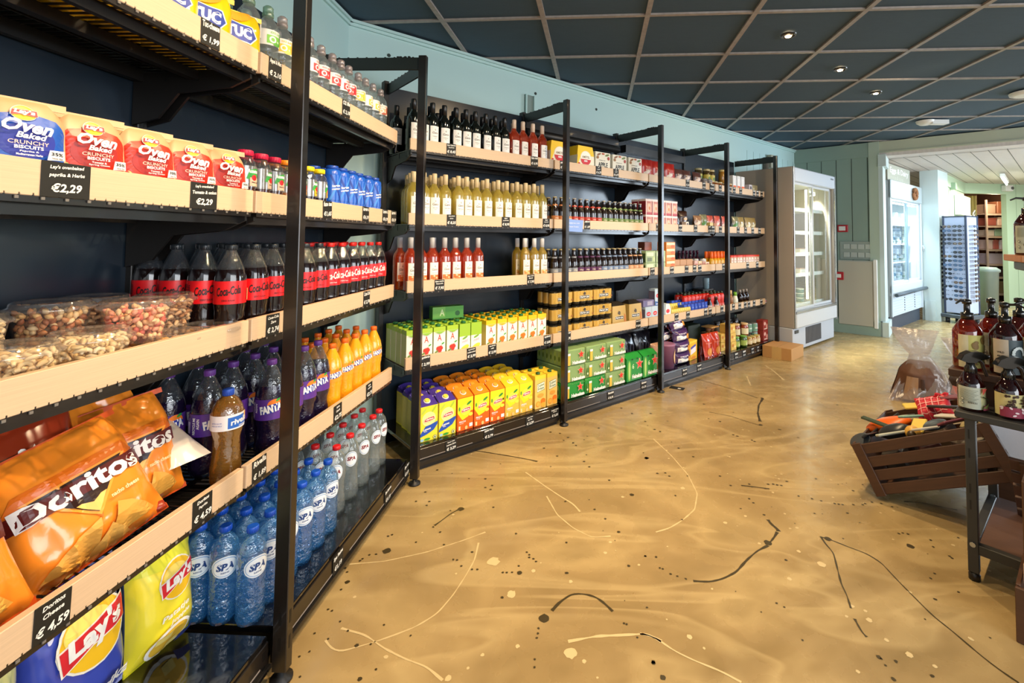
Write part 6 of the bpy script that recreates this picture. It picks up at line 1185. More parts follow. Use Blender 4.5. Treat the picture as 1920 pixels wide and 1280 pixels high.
for i, z in enumerate((0.47, 0.83, 1.08, 1.34, 1.62)): m = MB(); m.box(0.04, wd - 0.04, 0.10, 0.62, z, z + 0.02, INN); m.box(0.04, wd - .04, 0.095, 0.10, z - 0.01, z + 0.035, WHITE); m.build('fridge_shelf', f)
m = MB(); m.box(0.036, wd - 0.036, 0.60, 0.62, 0.47, 1.95, INN); m.build('liner', f)
m = MB(); m.cyl((0.60, 0.06, 0.55), (0.60, 0.06, 1.88), 0.013, emis('fridge_tube_glow', '#fffbd8', 12), 10); m.cyl((0.10, 0.05, 0.55), (0.10, 0.05, 1.88), 0.008, emis('fridge_tube_glow', '#fffbd8', 12), 8); m.build('light_tube', f)
tag(f, 'tall beige fridge with two lit sliding glass doors after the shelves', 'fridge')
for x in (0.3, 0.9): lamp('fridge_lamp', 'AREA', frame2(4.42 + x, 0.03, 1.86).translation[:], 40, (1.0, 0.97, 0.80), 0.45, aim=frame2(4.42 + x, 0.25, 0.5).translation[:], sy=0.06).data.spread = 1.5
def infr(fr_, obj, x, y, z, label, cat, group=None):
    o = inst(obj); o.matrix_world = fr_ @ Matrix.Translation((x, y, z)); 
    for k in ('label', 'category', 'group'):
        if k in o: del o[k]
    tag(o, label, cat, group)
m = MB()
for i in range(9): m.ball((R.uniform(-.07, .07), R.uniform(-.04, .04), 0.03 + 0.045 * (i % 4)), 0.035, P(R.choice(['#7a5a34', '#b8c04a', '#a8482c', '#d0c070'])), 8, 6)
m.cbox(-0.1, 0.1, -0.06, 0.06, 0, 0.02, P('#8a6a44'), .002); crop = m.build('salad_tray')
m = MB(); m.cbox(-0.09, 0.09, -0.06, 0.06, 0, 0.05, P('#e6e2d8'), .004); m.cbox(-0.07, 0.07, -0.05, 0.05, 0.05, 0.06, P('#c8a088'), .003); meat = m.build('food_tray')
m = MB(); m.lathe([(0.045, 0), (0.05, 0.005), (0.05, 0.045)], P('#5a7a74'), 14); m.lathe([(0.051, 0.045), (0.051, 0.055)], P('#e2e2da'), 14); cupf = m.build('dairy_cup')
fm = f.matrix_world
for z, lv in ((1.64, 'top'), (1.36, 'second')):
    for i, x in enumerate((0.13, 0.33)): infr(fm, crop, x, 0.25, z, 'heap of produce on the %s shelf of the tall fridge, %s' % (lv, ('by its side panel', 'near the door joint')[i]), 'food', 'produce in the tall fridge')
for z, lv in ((1.10, 'third'), (0.85, 'fourth')):
    for i, x in enumerate((0.14, 0.35, 0.75)): infr(fm, meat, x, 0.22, z, 'wrapped food tray on the %s shelf of the tall fridge, %s of three' % (lv, ORD[i + 1]), 'food', 'food trays in the tall fridge')
for j in range(3): infr(fm, cupf, 0.72, 0.20, 0.49 + 0.056 * j, 'lidded dairy cup at the bottom of the tall fridge, %s up' % ORD[j + 1], 'food', 'dairy cups in the tall fridge')
for i in range(3): infr(fm, crop, 0.13 + 0.14 * i, 0.24, 0.49, 'produce at the bottom of the tall fridge, %s of three heaps' % ORD[i + 1], 'food', 'produce in the tall fridge')

g = empty('dairy_fridge'); A_ = Vector(F2a); d_ = (Vector(F2b) - A_).normalized(); g.matrix_world = Matrix.Translation((A_.x, A_.y, 0)) @ Matrix.Rotation(math.atan2(d_.y, d_.x), 4, 'Z')
GW = mat('cool_white_enamel', '#cdd8e0', 0.35); wd = 1.60
m = MB(); m.cbox(0, 0.04, -0.02, 0.6, 0.2, 2.12, GW, .006); m.cbox(wd - 0.04, wd, -0.02, 0.6, 0.2, 2.12, GW, .006); m.box(0.04, wd - .04, 0.56, 0.6, 0.2, 2.1, GW); m.box(0.04, wd - .04, 0, 0.58, 0.2, 0.62, GW); m.box(0.04, wd - .04, 0.0, 0.58, 1.88, 2.1, GW); m.cbox(0, wd, -0.03, 0.02, 1.86, 2.13, mat('brushed_header', '#bcc6c8', 0.3, metal=0.3), .01); m.cbox(0, wd, -0.02, 0.02, 0.52, 0.64, GW, .01); m.build('cabinet_body', g)
m = MB(); m.cbox(0, wd - 0.03, -0.004, 0.02, 0.20, 0.50, GW, .004)
for j in range(7):
    m.box(0.08, wd - 0.12, -0.009, -0.004, 0.225 + 0.036 * j, 0.240 + 0.036 * j, mat('louvre_blue', '#c2cfe0', 0.4))  # louvre slats a touch bluer than the panel
    for x in (0.62, 1.15): m.cyl((x, -0.011, 0.250 + 0.036 * j), (x, -0.004, 0.250 + 0.036 * j), 0.009, P('#3a4048'), 8)
m.build('louvre_panel', g)
m = MB(); m.box(0.02, wd - .02, 0.03, 0.5, 0, 0.2, mat('dark_plinth', '#3c4450', 0.5)); m.build('plinth', g)
m = MB(); m.cyl((0.02, -0.06, 0.505), (wd + 0.18, -0.06, 0.515), 0.024, mat('dark_bumper', '#46525c', 0.4), 12); m.build('bumper_bar', g)
for i in range(2):
    x0, x1 = (0.05, 0.83) if i == 0 else (0.79, wd - 0.05); y = -0.015 + 0.02 * i; d = MB(); SB = mat('steel_blue_frame', '#7d98ac', 0.35)
    d.cbox(x0, x1, y, y + .015, 0.645, 0.68, GW, .003); d.cbox(x0, x1, y, y + .015, 1.83, 1.86, GW, .003); d.cbox(x0, x0 + .03, y, y + .015, 0.645, 1.86, GW if i == 0 else SB, .003); d.cbox(x1 - .04, x1, y, y + .015, 0.645, 1.86, SB if i == 0 else GW, .003)
    o = d.build('sliding_door', g); q = MB(); q.box(x0 + .03, x1 - .03, y + .006, y + .008, 0.68, 1.83, GLZ); q.build('door_glass', o)
m = MB(); m.box(0.05, wd - .05, 0.53, 0.55, 0.65, 1.86, emis('cold_liner_glow', '#cfe8ff', 1.3)); m.build('glowing_liner', g)  # liner emits light itself to imitate the bright interior
for z in (0.64, 0.92, 1.2, 1.5): m = MB(); m.box(0.05, wd - .05, 0.12, 0.53, z, z + .015, P('#e6eef2')); m.build('fridge_shelf', g)
m = MB(); m.cyl((0.1, 0.06, 1.82), (wd - .1, 0.06, 1.82), 0.012, emis('cold_tube_glow', '#e6f6ff', 20), 8); m.build('light_tube', g)
m = MB(); m.lathe([(0.035, -0.02), (0.05, -0.02), (0.055, 0.0), (0.05, 0.02), (0.035, 0.02)], clear('clear_handle', (0.9, 0.95, 1), .2, .1, .3), 14, xf=Matrix.Translation((wd + .02, -0.03, 1.15)) @ Matrix.Rotation(PI / 2, 4, 'X')); m.build('hand_grip', g)
tag(g, 'pale blue lit dairy fridge with two sliding glass doors behind the opening', 'fridge')
gm = g.matrix_world
lamp('dairy_lamp', 'AREA', (gm @ Vector((0.8, 0.05, 1.80)))[:], 55, (0.82, 0.94, 1.0), 1.3, aim=(gm @ Vector((0.8, 0.3, 0.6)))[:], sy=0.06).data.spread = 1.7
m = MB(); m.cbox(-0.035, 0.035, -0.05, 0.05, 0, 0.2, P('#dfe8ee'), .01); m.cbox(-0.036, 0.036, -0.051, 0.05, 0.05, 0.12, P('#6f9ab8'), .01); milk = m.build('milk_carton')
m = MB(); m.cbox(-0.06, 0.06, -0.06, 0.06, 0, 0.11, P('#e9eef0'), .01); m.cbox(-0.061, 0.061, -0.061, 0.06, 0.02, 0.06, P('#8fae9a'), .01); yog = m.build('yoghurt_tub')
for z, lv in ((0.655, 'bottom'), (0.935, 'second'), (1.215, 'third'), (1.515, 'top')):
    for i in range(9):
        pr = milk if (i + int(z * 10)) % 2 else yog
        infr(gm, pr, 0.14 + 0.165 * i, 0.24, z, 'pale dairy pack on the %s shelf of the dairy fridge, %s along' % (lv, ORD[i + 1]), 'food', 'dairy packs')
m = MB(); m.cbox(0.15, 1.28, 0.05, 0.085, 2.135, 2.385, P('#aeb0a0'), .004); gfx(m, [('t', 'Eggs & Dairy', 0.72, 2.29, 0.92, 0.11, WH, 0.02), ('t', 'eieren & zuivel', 0.6, 2.2, 0.6, 0.05, P('#c9cbbd'), 0)], f_front(0.05, .001)); o = m.build('shop_sign'); o.matrix_world = gm; tag(o, 'grey-green sign with white lettering on top of the dairy fridge', 'sign')
m = MB(); m.tube([(1.12 + 0.085 * math.cos(a), -0.05, 1.99 + 0.075 * math.sin(a)) for a in frange(0, 2 * PI * 15 / 16, 16)], 0.026, mat('wicker_brown', '#8a5a34', 0.8, var=.4, vscale=60), 8, closed=True); o = m.build('wicker_ring'); o.matrix_world = gm; tag(o, 'small brown wicker ring hung on the dairy fridge header', 'decoration')

# ------------------------------------------------------------ cardboard box, floor tag
m = MB(); C_ = mat('brown_cardboard', '#b98a52', 0.7, var=.05, vscale=10); m.cbox(0, 0.36, 0, 0.30, 0, 0.125, C_, .002); m.box(0.0, 0.36, 0.146, 0.149, 0.1248, 0.1256, P('#8a6236')); m.box(-0.0005, 0.0, 0.10, 0.2, 0.0, 0.125, mat('parcel_tape', '#c9a468', 0.3))
o = m.build('cardboard_box'); P_ = Vector((2.392, 4.947, 0)); o.matrix_world = Matrix.Translation(P_) @ Matrix.Rotation(0.78, 4, 'Z'); tag(o, 'closed brown cardboard box on the floor at the end of the shelves', 'box')
m = MB(); m.box(-0.06, 0.06, -0.035, 0.035, 0, 0.002, CARD); gfx(m, [('p', rect(0.01, -0.02, 0.035, 0.0), WH)], lambda u, v, l: (u, v, 0.002 + .0003 * l)); o = m.build('price_card'); o.location = (0.985, 4.05, 0.0005); o.rotation_euler = (0, 0, -0.5); tag(o, 'dropped black price card lying flat on the floor by a post', 'card')

# ------------------------------------------------------------ paint marks in the floor
DS = [([(-0.024, 1.652), (-0.002, 1.687), (0.026, 1.712), (0.041, 1.727), (0.069, 1.731), (0.107, 1.725), (0.134, 1.713), (0.16, 1.683), (0.182, 1.652)], 0.0067), ([(0.496, 1.797), (0.554, 1.792), (0.609, 1.809), (0.672, 1.845), (0.739, 1.913), (0.804, 1.969), (0.863, 2.003)], 0.0061), ([(0.95, 2.098), (0.955, 2.121), (0.94, 2.14), (0.941, 2.183)], 0.0095), ([(0.942, 2.093), (0.904, 2.047), (0.876, 2.02)], 0.0068), ([(1.111, 2.064), (1.149, 2.041), (1.191, 1.999), (1.242, 1.958), (1.265, 1.904), (1.261, 1.817), (1.261, 1.763), (1.262, 1.701), (1.263, 1.643), (1.277, 1.584), (1.286, 1.524), (1.294, 1.477), (1.306, 1.438), (1.321, 1.405)], 0.0038), ([(1.114, 2.059), (1.107, 2.006), (1.111, 1.965), (1.085, 1.902), (1.061, 1.843), (1.038, 1.787), (1.027, 1.735), (1.004, 1.674)], 0.0041), ([(0.989, 1.629), (0.982, 1.596), (0.979, 1.57), (0.983, 1.557)], 0.0061), ([(-0.575, 2.861), (-0.442, 2.829), (-0.312, 2.787), (-0.2, 2.749), (-0.13, 2.719)], 0.0062), ([(-0.549, 2.119), (-0.52, 2.169), (-0.5, 2.21), (-0.471, 2.242)], 0.0049), ([(1.605, 3.8), (1.51, 3.649), (1.435, 3.483), (1.388, 3.332)], 0.0098), ([(1.223, 4.321), (1.377, 4.132), (1.496, 3.959), (1.57, 3.818)], 0.0045), ([(1.088, 3.501), (1.217, 3.427), (1.294, 3.33), (1.358, 3.262)], 0.0037), ([(0.932, 2.477), (0.996, 2.465), (1.063, 2.446)], 0.0055), ([(1.671, 2.341), (1.754, 2.331), (1.817, 2.298), (1.872, 2.272)], 0.0039)]
LS = [([(-0.336, 2.005), (-0.333, 1.9), (-0.351, 1.812), (-0.375, 1.72), (-0.409, 1.637), (-0.464, 1.582), (-0.522, 1.55), (-0.571, 1.525), (-0.621, 1.505), (-0.67, 1.486), (-0.701, 1.5), (-0.731, 1.528)], 0.0042), ([(-0.703, 1.574), (-0.615, 1.549), (-0.537, 1.501), (-0.46, 1.465), (-0.388, 1.44), (-0.331, 1.398)], 0.0048), ([(-0.188, 2.596), (-0.082, 2.461), (-0.0, 2.363), (0.064, 2.294), (0.093, 2.233)], 0.0052), ([(-0.066, 2.362), (-0.012, 2.207), (0.059, 2.109), (0.137, 2.046), (0.217, 2.056)], 0.0047), ([(0.587, 3.034), (0.65, 2.798), (0.686, 2.582), (0.683, 2.397), (0.631, 2.258), (0.553, 2.174), (0.479, 2.114), (0.415, 2.086)], 0.005), ([(0.029, 1.531), (0.122, 1.552), (0.225, 1.558), (0.286, 1.563), (0.322, 1.534)], 0.0068), ([(0.26, 1.563), (0.308, 1.548), (0.349, 1.505), (0.405, 1.469), (0.474, 1.435), (0.523, 1.4)], 0.0048), ([(-0.811, 1.871), (-0.684, 1.888), (-0.534, 1.944), (-0.4, 2.021), (-0.319, 2.076)], 0.0043), ([(2.055, 4.793), (2.05, 4.603), (2.012, 4.303)], 0.0104), ([(1.72, 4.418), (1.645, 4.14)], 0.0094)]
DB = [(-0.696, 1.95, 0.0182), (-0.05, 1.62, 0.0195), (-0.776, 1.777, 0.0097), (-0.462, 2.247, 0.0173), (-0.151, 1.831, 0.0111), (0.87, 2.02, 0.0179), (1.455, 2.006, 0.0156), (0.497, 2.769, 0.0139), (0.283, 1.461, 0.0072), (0.283, 1.459, 0.0072), (0.301, 1.412, 0.0093), (0.973, 1.485, 0.0082), (0.967, 1.413, 0.007), (1.137, 2.05, 0.0159), (1.367, 3.271, 0.0147), (1.606, 3.812, 0.0151), (-0.568, 1.4, 0.0076), (-0.625, 1.51, 0.0074), (0.254, 2.085, 0.0081), (0.498, 2.772, 0.0139), (0.355, 2.38, 0.0119), (-0.756, 1.925, 0.0053), (-0.731, 1.929, 0.0053), (-0.773, 1.902, 0.0052), (-0.778, 1.891, 0.0052), (-0.816, 1.849, 0.0051), (-0.8, 1.828, 0.005), (-0.781, 1.74, 0.0048), (-0.767, 1.644, 0.0045), (-0.783, 1.65, 0.0045), (-0.677, 1.564, 0.0043), (-0.719, 1.6, 0.0044), (-0.778, 1.553, 0.0042), (-0.725, 1.533, 0.0042), (-0.584, 1.515, 0.0041), (-0.759, 1.487, 0.004), (-0.78, 1.47, 0.004), (-0.742, 1.405, 0.0038), (-0.712, 2.052, 0.0056), (-0.725, 2.043, 0.0056), (-0.595, 2.005, 0.0055), (-0.552, 2.108, 0.0058), (-0.513, 2.073, 0.0057), (-0.625, 2.306, 0.0064), (-0.668, 2.389, 0.0066), (-0.689, 2.306, 0.0063), (-0.668, 2.611, 0.0072), (-0.628, 2.273, 0.0063), (-0.476, 1.991, 0.0055), (-0.417, 1.902, 0.0052), (-0.402, 1.899, 0.0052), (-0.378, 1.866, 0.0051), (-0.333, 1.848, 0.0051), (-0.313, 1.848, 0.0051), (-0.214, 1.833, 0.005), (-0.199, 1.833, 0.005), (-0.179, 1.834, 0.005), (-0.157, 1.869, 0.0051), (-0.187, 2.068, 0.0057), (-0.312, 2.262, 0.0062), (-0.392, 2.522, 0.007), (-0.348, 2.457, 0.0068), (-0.349, 2.418, 0.0067), (-0.378, 2.436, 0.0067), (-0.132, 1.949, 0.0054), (-0.121, 1.933, 0.0053), (-0.103, 1.91, 0.0053), (-0.092, 1.895, 0.0052), (-0.12, 1.918, 0.0053), (0.026, 2.316, 0.0064), (0.162, 2.252, 0.0062), (0.205, 2.179, 0.006), (0.342, 1.931, 0.0053), (0.134, 2.723, 0.0076), (0.161, 2.661, 0.0074), (0.257, 2.519, 0.007), (-0.066, 1.58, 0.0043), (-0.067, 1.56, 0.0043), (-0.07, 1.543, 0.0042), (-0.072, 1.467, 0.004), (-0.071, 1.441, 0.0039), (0.214, 1.602, 0.0044), (0.222, 1.599, 0.0044), (0.249, 1.548, 0.0042), (-0.002, 1.687, 0.0046), (-0.024, 1.658, 0.0045), (-0.099, 2.888, 0.008), (-0.018, 2.786, 0.0077), (0.047, 3.043, 0.0085), (0.079, 2.966, 0.0082), (0.095, 2.928, 0.0081), (-0.065, 3.123, 0.0087), (-0.004, 3.103, 0.0086), (0.254, 3.194, 0.0089), (0.516, 3.462, 0.0097), (0.586, 3.315, 0.0093), (0.651, 3.465, 0.0097), (0.452, 3.568, 0.01), (-0.534, 1.43, 0.0039), (-0.57, 1.588, 0.0043), (0.386, 1.864, 0.0051), (0.396, 1.859, 0.0051), (0.42, 1.832, 0.0051), (0.443, 1.821, 0.005), (0.471, 1.808, 0.005), (0.939, 2.22, 0.0062), (0.93, 2.318, 0.0065), (0.924, 2.353, 0.0066), (0.624, 3.18, 0.0089), (0.653, 3.146, 0.0088), (0.715, 2.904, 0.0081), (0.773, 2.793, 0.0078), (0.524, 2.594, 0.0072), (0.568, 2.6, 0.0072), (0.582, 2.566, 0.0071), (0.854, 2.571, 0.0072), (0.877, 2.476, 0.0069), (1.119, 3.105, 0.0087), (1.138, 3.085, 0.0086), (1.208, 3.026, 0.0085), (1.217, 3.007, 0.0084), (1.076, 2.492, 0.007), (1.104, 2.493, 0.007), (1.121, 2.485, 0.0069), (1.14, 2.48, 0.0069), (1.187, 2.521, 0.007), (0.979, 2.491, 0.0069), (0.982, 2.465, 0.0069), (1.043, 2.448, 0.0068), (1.179, 2.381, 0.0066), (1.233, 2.358, 0.0066), (1.268, 2.34, 0.0065), (1.32, 2.317, 0.0065), (1.337, 2.313, 0.0065), (1.354, 2.309, 0.0064), (1.405, 2.31, 0.0064), (1.45, 2.31, 0.0065), (1.469, 2.32, 0.0065), (1.509, 2.332, 0.0065), (1.547, 2.321, 0.0065), (1.58, 2.294, 0.0064), (1.482, 2.435, 0.0068), (1.357, 2.551, 0.0071), (1.099, 3.668, 0.0103), (1.107, 3.326, 0.0093), (2.126, 3.675, 0.0104), (1.466, 2.09, 0.0058), (1.486, 2.094, 0.0058), (1.504, 2.087, 0.0058), (1.57, 2.047, 0.0057), (1.547, 2.003, 0.0056), (1.567, 1.946, 0.0054), (1.568, 1.935, 0.0054), (1.429, 1.847, 0.0051), (1.394, 1.821, 0.0051), (1.441, 1.753, 0.0049), (0.342, 1.931, 0.0053), (0.977, 1.479, 0.0041), (0.974, 1.457, 0.004), (0.771, 1.543, 0.0042)]
LB = [(-0.258, 1.893, 0.0229), (-0.169, 1.725, 0.0151), (0.036, 1.49, 0.0179), (-0.128, 1.512, 0.0066), (-0.231, 1.481, 0.0057), (-0.317, 1.405, 0.0092), (-0.266, 1.437, 0.0047), (0.076, 1.462, 0.0064), (-0.843, 1.842, 0.006), (-0.718, 1.706, 0.0056), (-0.099, 1.843, 0.0081), (0.042, 1.789, 0.0069), (0.972, 1.968, 0.0076), (1.023, 1.893, 0.0147), (0.415, 1.552, 0.0085), (0.45, 1.511, 0.0041), (1.035, 1.624, 0.009), (1.039, 1.546, 0.0068), (1.12, 1.455, 0.0064), (1.312, 1.553, 0.0069), (1.047, 1.663, 0.0055), (1.072, 1.494, 0.0099), (0.739, 2.157, 0.0084), (0.849, 2.209, 0.0074), (0.859, 1.812, 0.008), (0.623, 2.446, 0.0109), (0.879, 1.436, 0.0055)]

RN = random.Random(2)
def smear(m, pts, w, mm, z, jit=0.0, taper=True):
    P3 = []
    for i in range(len(pts) - 1):
        a, b = Vector(pts[i]), Vector(pts[i + 1]); n = max(2, int((b - a).length / 0.012))
        for k in range(n): P3.append(a.lerp(b, k / n))
    P3.append(Vector(pts[-1])); 
    for _ in range(3): P3 = [P3[0]] + [(P3[i - 1] + P3[i] * 2 + P3[i + 1]) / 4 for i in range(1, len(P3) - 1)] + [P3[-1]]
    vs = []; n = len(P3)
    for i, p in enumerate(P3):
        t = (P3[min(n - 1, i + 1)] - P3[max(0, i - 1)]); t.normalize(); q = Vector((-t.y, t.x)); u = i / (n - 1)
        ww = w / 2 * (0.75 + 0.6 * mnoise.noise(Vector((p.x * 30, p.y * 30, 3))) + (0.5 * max(0, 1 - u * 7) + 0.5 * max(0, 1 - (1 - u) * 9) if taper else 0))
        ww = max(w * 0.12, ww); vs += [(*(p - q * ww), z), (*(p + q * ww), z)]
    m.add(vs, [(2 * i, 2 * i + 1, 2 * i + 3, 2 * i + 2) for i in range(n - 1)], mm)
DKP = mat('dark_umber_paint', '#3a3018', 0.4); LTP = mat('cream_paint', '#c9b486', 0.4)
m = MB()
for pts, w in LS: smear(m, pts, w * 1.5, LTP, 0.0006)
for x, y, r in LB: m.add([(p[0], p[1], 0.0007) for p in blob(x, y, r, RN, 14, .2, 1, 1.1)], [tuple(range(14))], LTP)
for k in range(150): x, y = RN.uniform(-.6, 2.2), RN.uniform(1.35, 4.8); m.add([(p[0], p[1], 0.0007) for p in blob(x, y, RN.uniform(.003, .008), RN, 8, .2)], [tuple(range(8))], LTP)
o = m.build('cream_paint_marks', floor); o['kind'] = 'stuff'
m = MB()
for pts, w in DS: smear(m, pts, w * 1.6, DKP, 0.0009)
for x, y, r in DB: m.add([(p[0], p[1], 0.0010) for p in blob(x, y, r * 0.9, RN, 12, .18)], [tuple(range(12))], DKP)
for k in range(170):
    x, y = RN.uniform(-.6, 2.3), RN.uniform(1.4, 5.2); m.add([(p[0], p[1], 0.0010) for p in blob(x, y, RN.uniform(.002, .0065), RN, 8, .25)], [tuple(range(8))], DKP)
o = m.build('dark_paint_marks', floor); o['kind'] = 'stuff'

# ------------------------------------------------------------ sunglasses tower and surroundings
t = empty('sunglasses_stand', (6.22, 7.36, 0), (0, 0, -1.166)); SW = mat('stand_white', '#b9c4dc', 0.4); wS = 0.150
m = MB(); m.cbox(-wS, wS, -wS, wS, 0.16, 1.64, SW, .004); m.build('tower', t)
m = MB()
for x in (-wS, wS):
    for y in (-wS, wS): m.cbox(x - .012, x + .012, y - .012, y + .012, 0.14, 1.66, mat('dark_blue_edge', '#27324a', .4), .003)
m.box(-wS - .012, wS + .012, -wS - .012, wS + .012, 1.64, 1.655, P('#27324a')); m.build('edge_strips', t)
m = MB(); m.cbox(-wS - .05, wS + .05, -wS - .05, wS + .05, 0.08, 0.14, P('#4a5258'), .01)
for x in (-.13, .13):
    for y in (-.13, .13): m.cyl((x, y, 0), (x, y, 0.08), 0.03, P('#2a2e34'), 10)
m.build('wheeled_base', t); 
m = MB()
for j in range(18):
    for i in range(4):
        for q in (-.012, .012): m.box(-.11 + .073 * i + q - .004, -.11 + .073 * i + q + .004, -wS - .002, -wS, 0.36 + .066 * j, .375 + .066 * j, P('#3a4256')); m.box(-wS - .002, -wS, -.11 + .073 * i + q - .004, -.11 + .073 * i + q + .004, 0.36 + .066 * j, .375 + .066 * j, P('#3a4256'))
m.build('peg_slots', t); tag(t, 'tall pale sunglasses tower on a wheeled base in the second room', 'stand')
def shades(c1, c2):
    m = MB(); A = P(c1, .3); L_ = mat('lens_' + c2.lstrip('#'), c2, .08, coat=.5)
    for x in (-.032, .032): m.lathe([(0.024, -.002), (0.026, 0), (0.024, .002)], A, 14, xf=Matrix.Translation((x, 0, 0)) @ Matrix.Rotation(PI / 2, 4, 'X') @ Matrix.Diagonal((1.1, .85, 1, 1))); m.lathe([(0.022, -.003), (0.022, .003)], L_, 14, xf=Matrix.Translation((x, 0, 0)) @ Matrix.Rotation(PI / 2, 4, 'X') @ Matrix.Diagonal((1.1, .85, 1, 1)))
    m.tube([(-.01, 0, .008), (0, -.002, .011), (.01, 0, .008)], .003, A, 6)
    for x in (-1, 1): m.tube([(.058 * x, 0, .01), (.064 * x, .03, .01), (.062 * x, .115, 0)], .0025, A, 6)
    return m.build('sunglasses')
sg = [shades('#1a1c22', '#20262e'), shades('#3a2a1e', '#5a4430'), shades('#3a4458', '#3f5b7c'), shades('#2a2430', '#141418')]
sm = Matrix.Translation((6.22, 7.36, 0)) @ Matrix.Rotation(-1.166, 4, 'Z'); k = 0
FACE = [('front', Matrix.Identity(4), 'front face'), ('side', Matrix.Rotation(-PI / 2, 4, 'Z'), 'side face towards the fridge'), ('r', Matrix.Rotation(PI / 2, 4, 'Z'), 'face towards the doorway')]
for fi, (nm_, Mx, fl_) in enumerate(FACE):
    for j in range(18):
        for i, x in enumerate((-.085, .055) if fi == 0 else ((-.085, .05) if fi == 1 else (-.02,))):
            if R.random() < (0.16 if fi == 0 else 0.03): continue
            o = inst(sg[R.randrange(4)]); o.matrix_world = sm @ Mx @ Matrix.Translation((x + .01, -wS - .06, .37 + .066 * j)) @ Matrix.Rotation(R.uniform(-.1, .1), 4, 'Y')
            tag(o, 'sunglasses, %s row up the tower, %s, %s column' % (ORD[j + 1], fl_, ('first', 'second')[i]), 'sunglasses', 'sunglasses on the tower')
# control box with cord on the mint wall
Mw = onwall(K0, K1, 1.42, 1.74, .003)
m = MB(); m.cbox(0, .95, -.10, 0, 0, .36, WHITE, .008); o = m.build('meter_box'); o.matrix_world = Mw; tag(o, 'white meter box high on the mint wall above the sunglasses tower', 'box')
m = MB(); m.tube([(.9, -.10, .02), (1.02, -.12, -.02), (1.15, -.14, .06), (1.08, -.14, .12), (.97, -.13, .06), (1.0, -.12, -.1)], .012, WHITE, 8); o = m.build('power_cord'); o.matrix_world = Mw; tag(o, 'looped white cord hanging from the meter box', 'cord')
m = MB(); m.cbox(0, .10, -.08, 0, .43, .55, P('#9fb89a'), .006); o = m.build('wall_sensor'); o.matrix_world = Mw @ Matrix.Translation((-.35, 0, 0)); tag(o, 'small green sensor box on the mint wall over the meter box', 'box')
m = MB(); m.cbox(-.12, 0.05, -.10, 0, 0, .12, WHITE, .01); m.cyl((.02, -.11, .06), (.02, -.10, .06), .03, P('#4a4a4a'), 12); o = m.build('security_camera'); o.matrix_world = onwall(K2, K3, 0.0, 2.25, .003); tag(o, 'small white camera under the ceiling beside the doorway', 'camera')
# store room rack, curtain, bin
CX = mat('striped_curtain', '#9a8a4a', .8, var=.3, vscale=3, stretch=(14, 1, .2))
m = MB(); vs = []
for i in range(49):
    x = 7.9 + .0125 * i; y = 9.62 + .035 * math.sin(i * 1.1)
    for z in (0.003, 2.2): vs.append((x, y, z))
m.add(vs, [(2 * i, 2 * i + 2, 2 * i + 3, 2 * i + 1) for i in range(48)], CX, True); o = m.build('curtain'); tag(o, 'yellow-brown striped curtain hanging in the storeroom doorway', 'curtain')
rk = empty('storage_rack', (9.02, 10.0, 0)); RS = mat('rack_steel', '#b7a596', .4)
for x in (0, .56):
    for y in (0, .4): m = MB(); m.box(x - .015, x + .015, y - .015, y + .015, 0, 2.15, RS); m.build('rack_post', rk)
for z in (0.15, 0.50, 0.77, 1.08, 1.36, 1.58, 1.84): m = MB(); m.box(0, .56, 0, .4, z, z + .02, RS); m.box(0, .56, -.016, 0, z - .02, z + .02, RS); m.build('rack_shelf', rk)
tag(rk, 'steel storage rack crowded with boxes beyond the far doorway', 'rack')
for i, (x, z, w, h, c, l) in enumerate([(.03, 1.86, .2, .2, '#a08a78', 'pale box'), (.27, 1.86, .22, .26, '#8a5a40', 'brown box'), (.04, 1.605, .2, .16, '#8a4a40', 'dark red bin'), (.27, 1.605, .12, .18, '#c8b4a8', 'clear jar box'), (.42, 1.605, .12, .10, '#cfc0b0', 'small white box'), (.03, 1.38, .16, .13, '#b9b0a8', 'grey lidded box'), (.2, 1.38, .18, .15, '#7fa090', 'green tub'), (.4, 1.38, .14, .12, '#c9c0b8', 'white tub'),
     (.03, 1.10, .12, .2, '#c8b4b4', 'pale folder box'), (.16, 1.10, .12, .2, '#a05a54', 'red crate'), (.3, 1.10, .24, .2, '#cfcbe0', 'lilac patterned tub'), (.03, .79, .35, .22, '#b8aebe', 'large clear lidded tub'), (.4, .79, .14, .15, '#3a3440', 'dark box'), (.03, .52, .5, .18, '#4a3a3a', 'wide dark crate'), (.05, .17, .4, .26, '#8a7a5a', 'heap of rolled goods')]):
    m = MB(); m.cbox(x, x + w, .03, .3, z, z + h, P(c), .01); m.cbox(x - .005, x + w + .005, .025, .305, z + h * .85, z + h, P(c, .3), .004); o = m.build('storage_box'); o.location = (9.02, 10.0, .001); tag(o, '%s on the storage rack, %s' % (l, ['top', 'top', 'second', 'second', 'second', 'third', 'third', 'third', 'fourth', 'fourth', 'fourth', 'fifth', 'fifth', 'sixth', 'lowest'][i] + ' shelf'), 'box')
m = MB(); m.lathe([(.11, 0), (.13, .74), (.15, .75), (.15, .79), (.10, .83)], mat('grey_bin_plastic', '#7e8a80', .5), 20, sq=.3); o = m.build('waste_bin'); o.location = (7.25, 8.05, 0); tag(o, 'grey waste bin behind the sunglasses tower', 'bin')

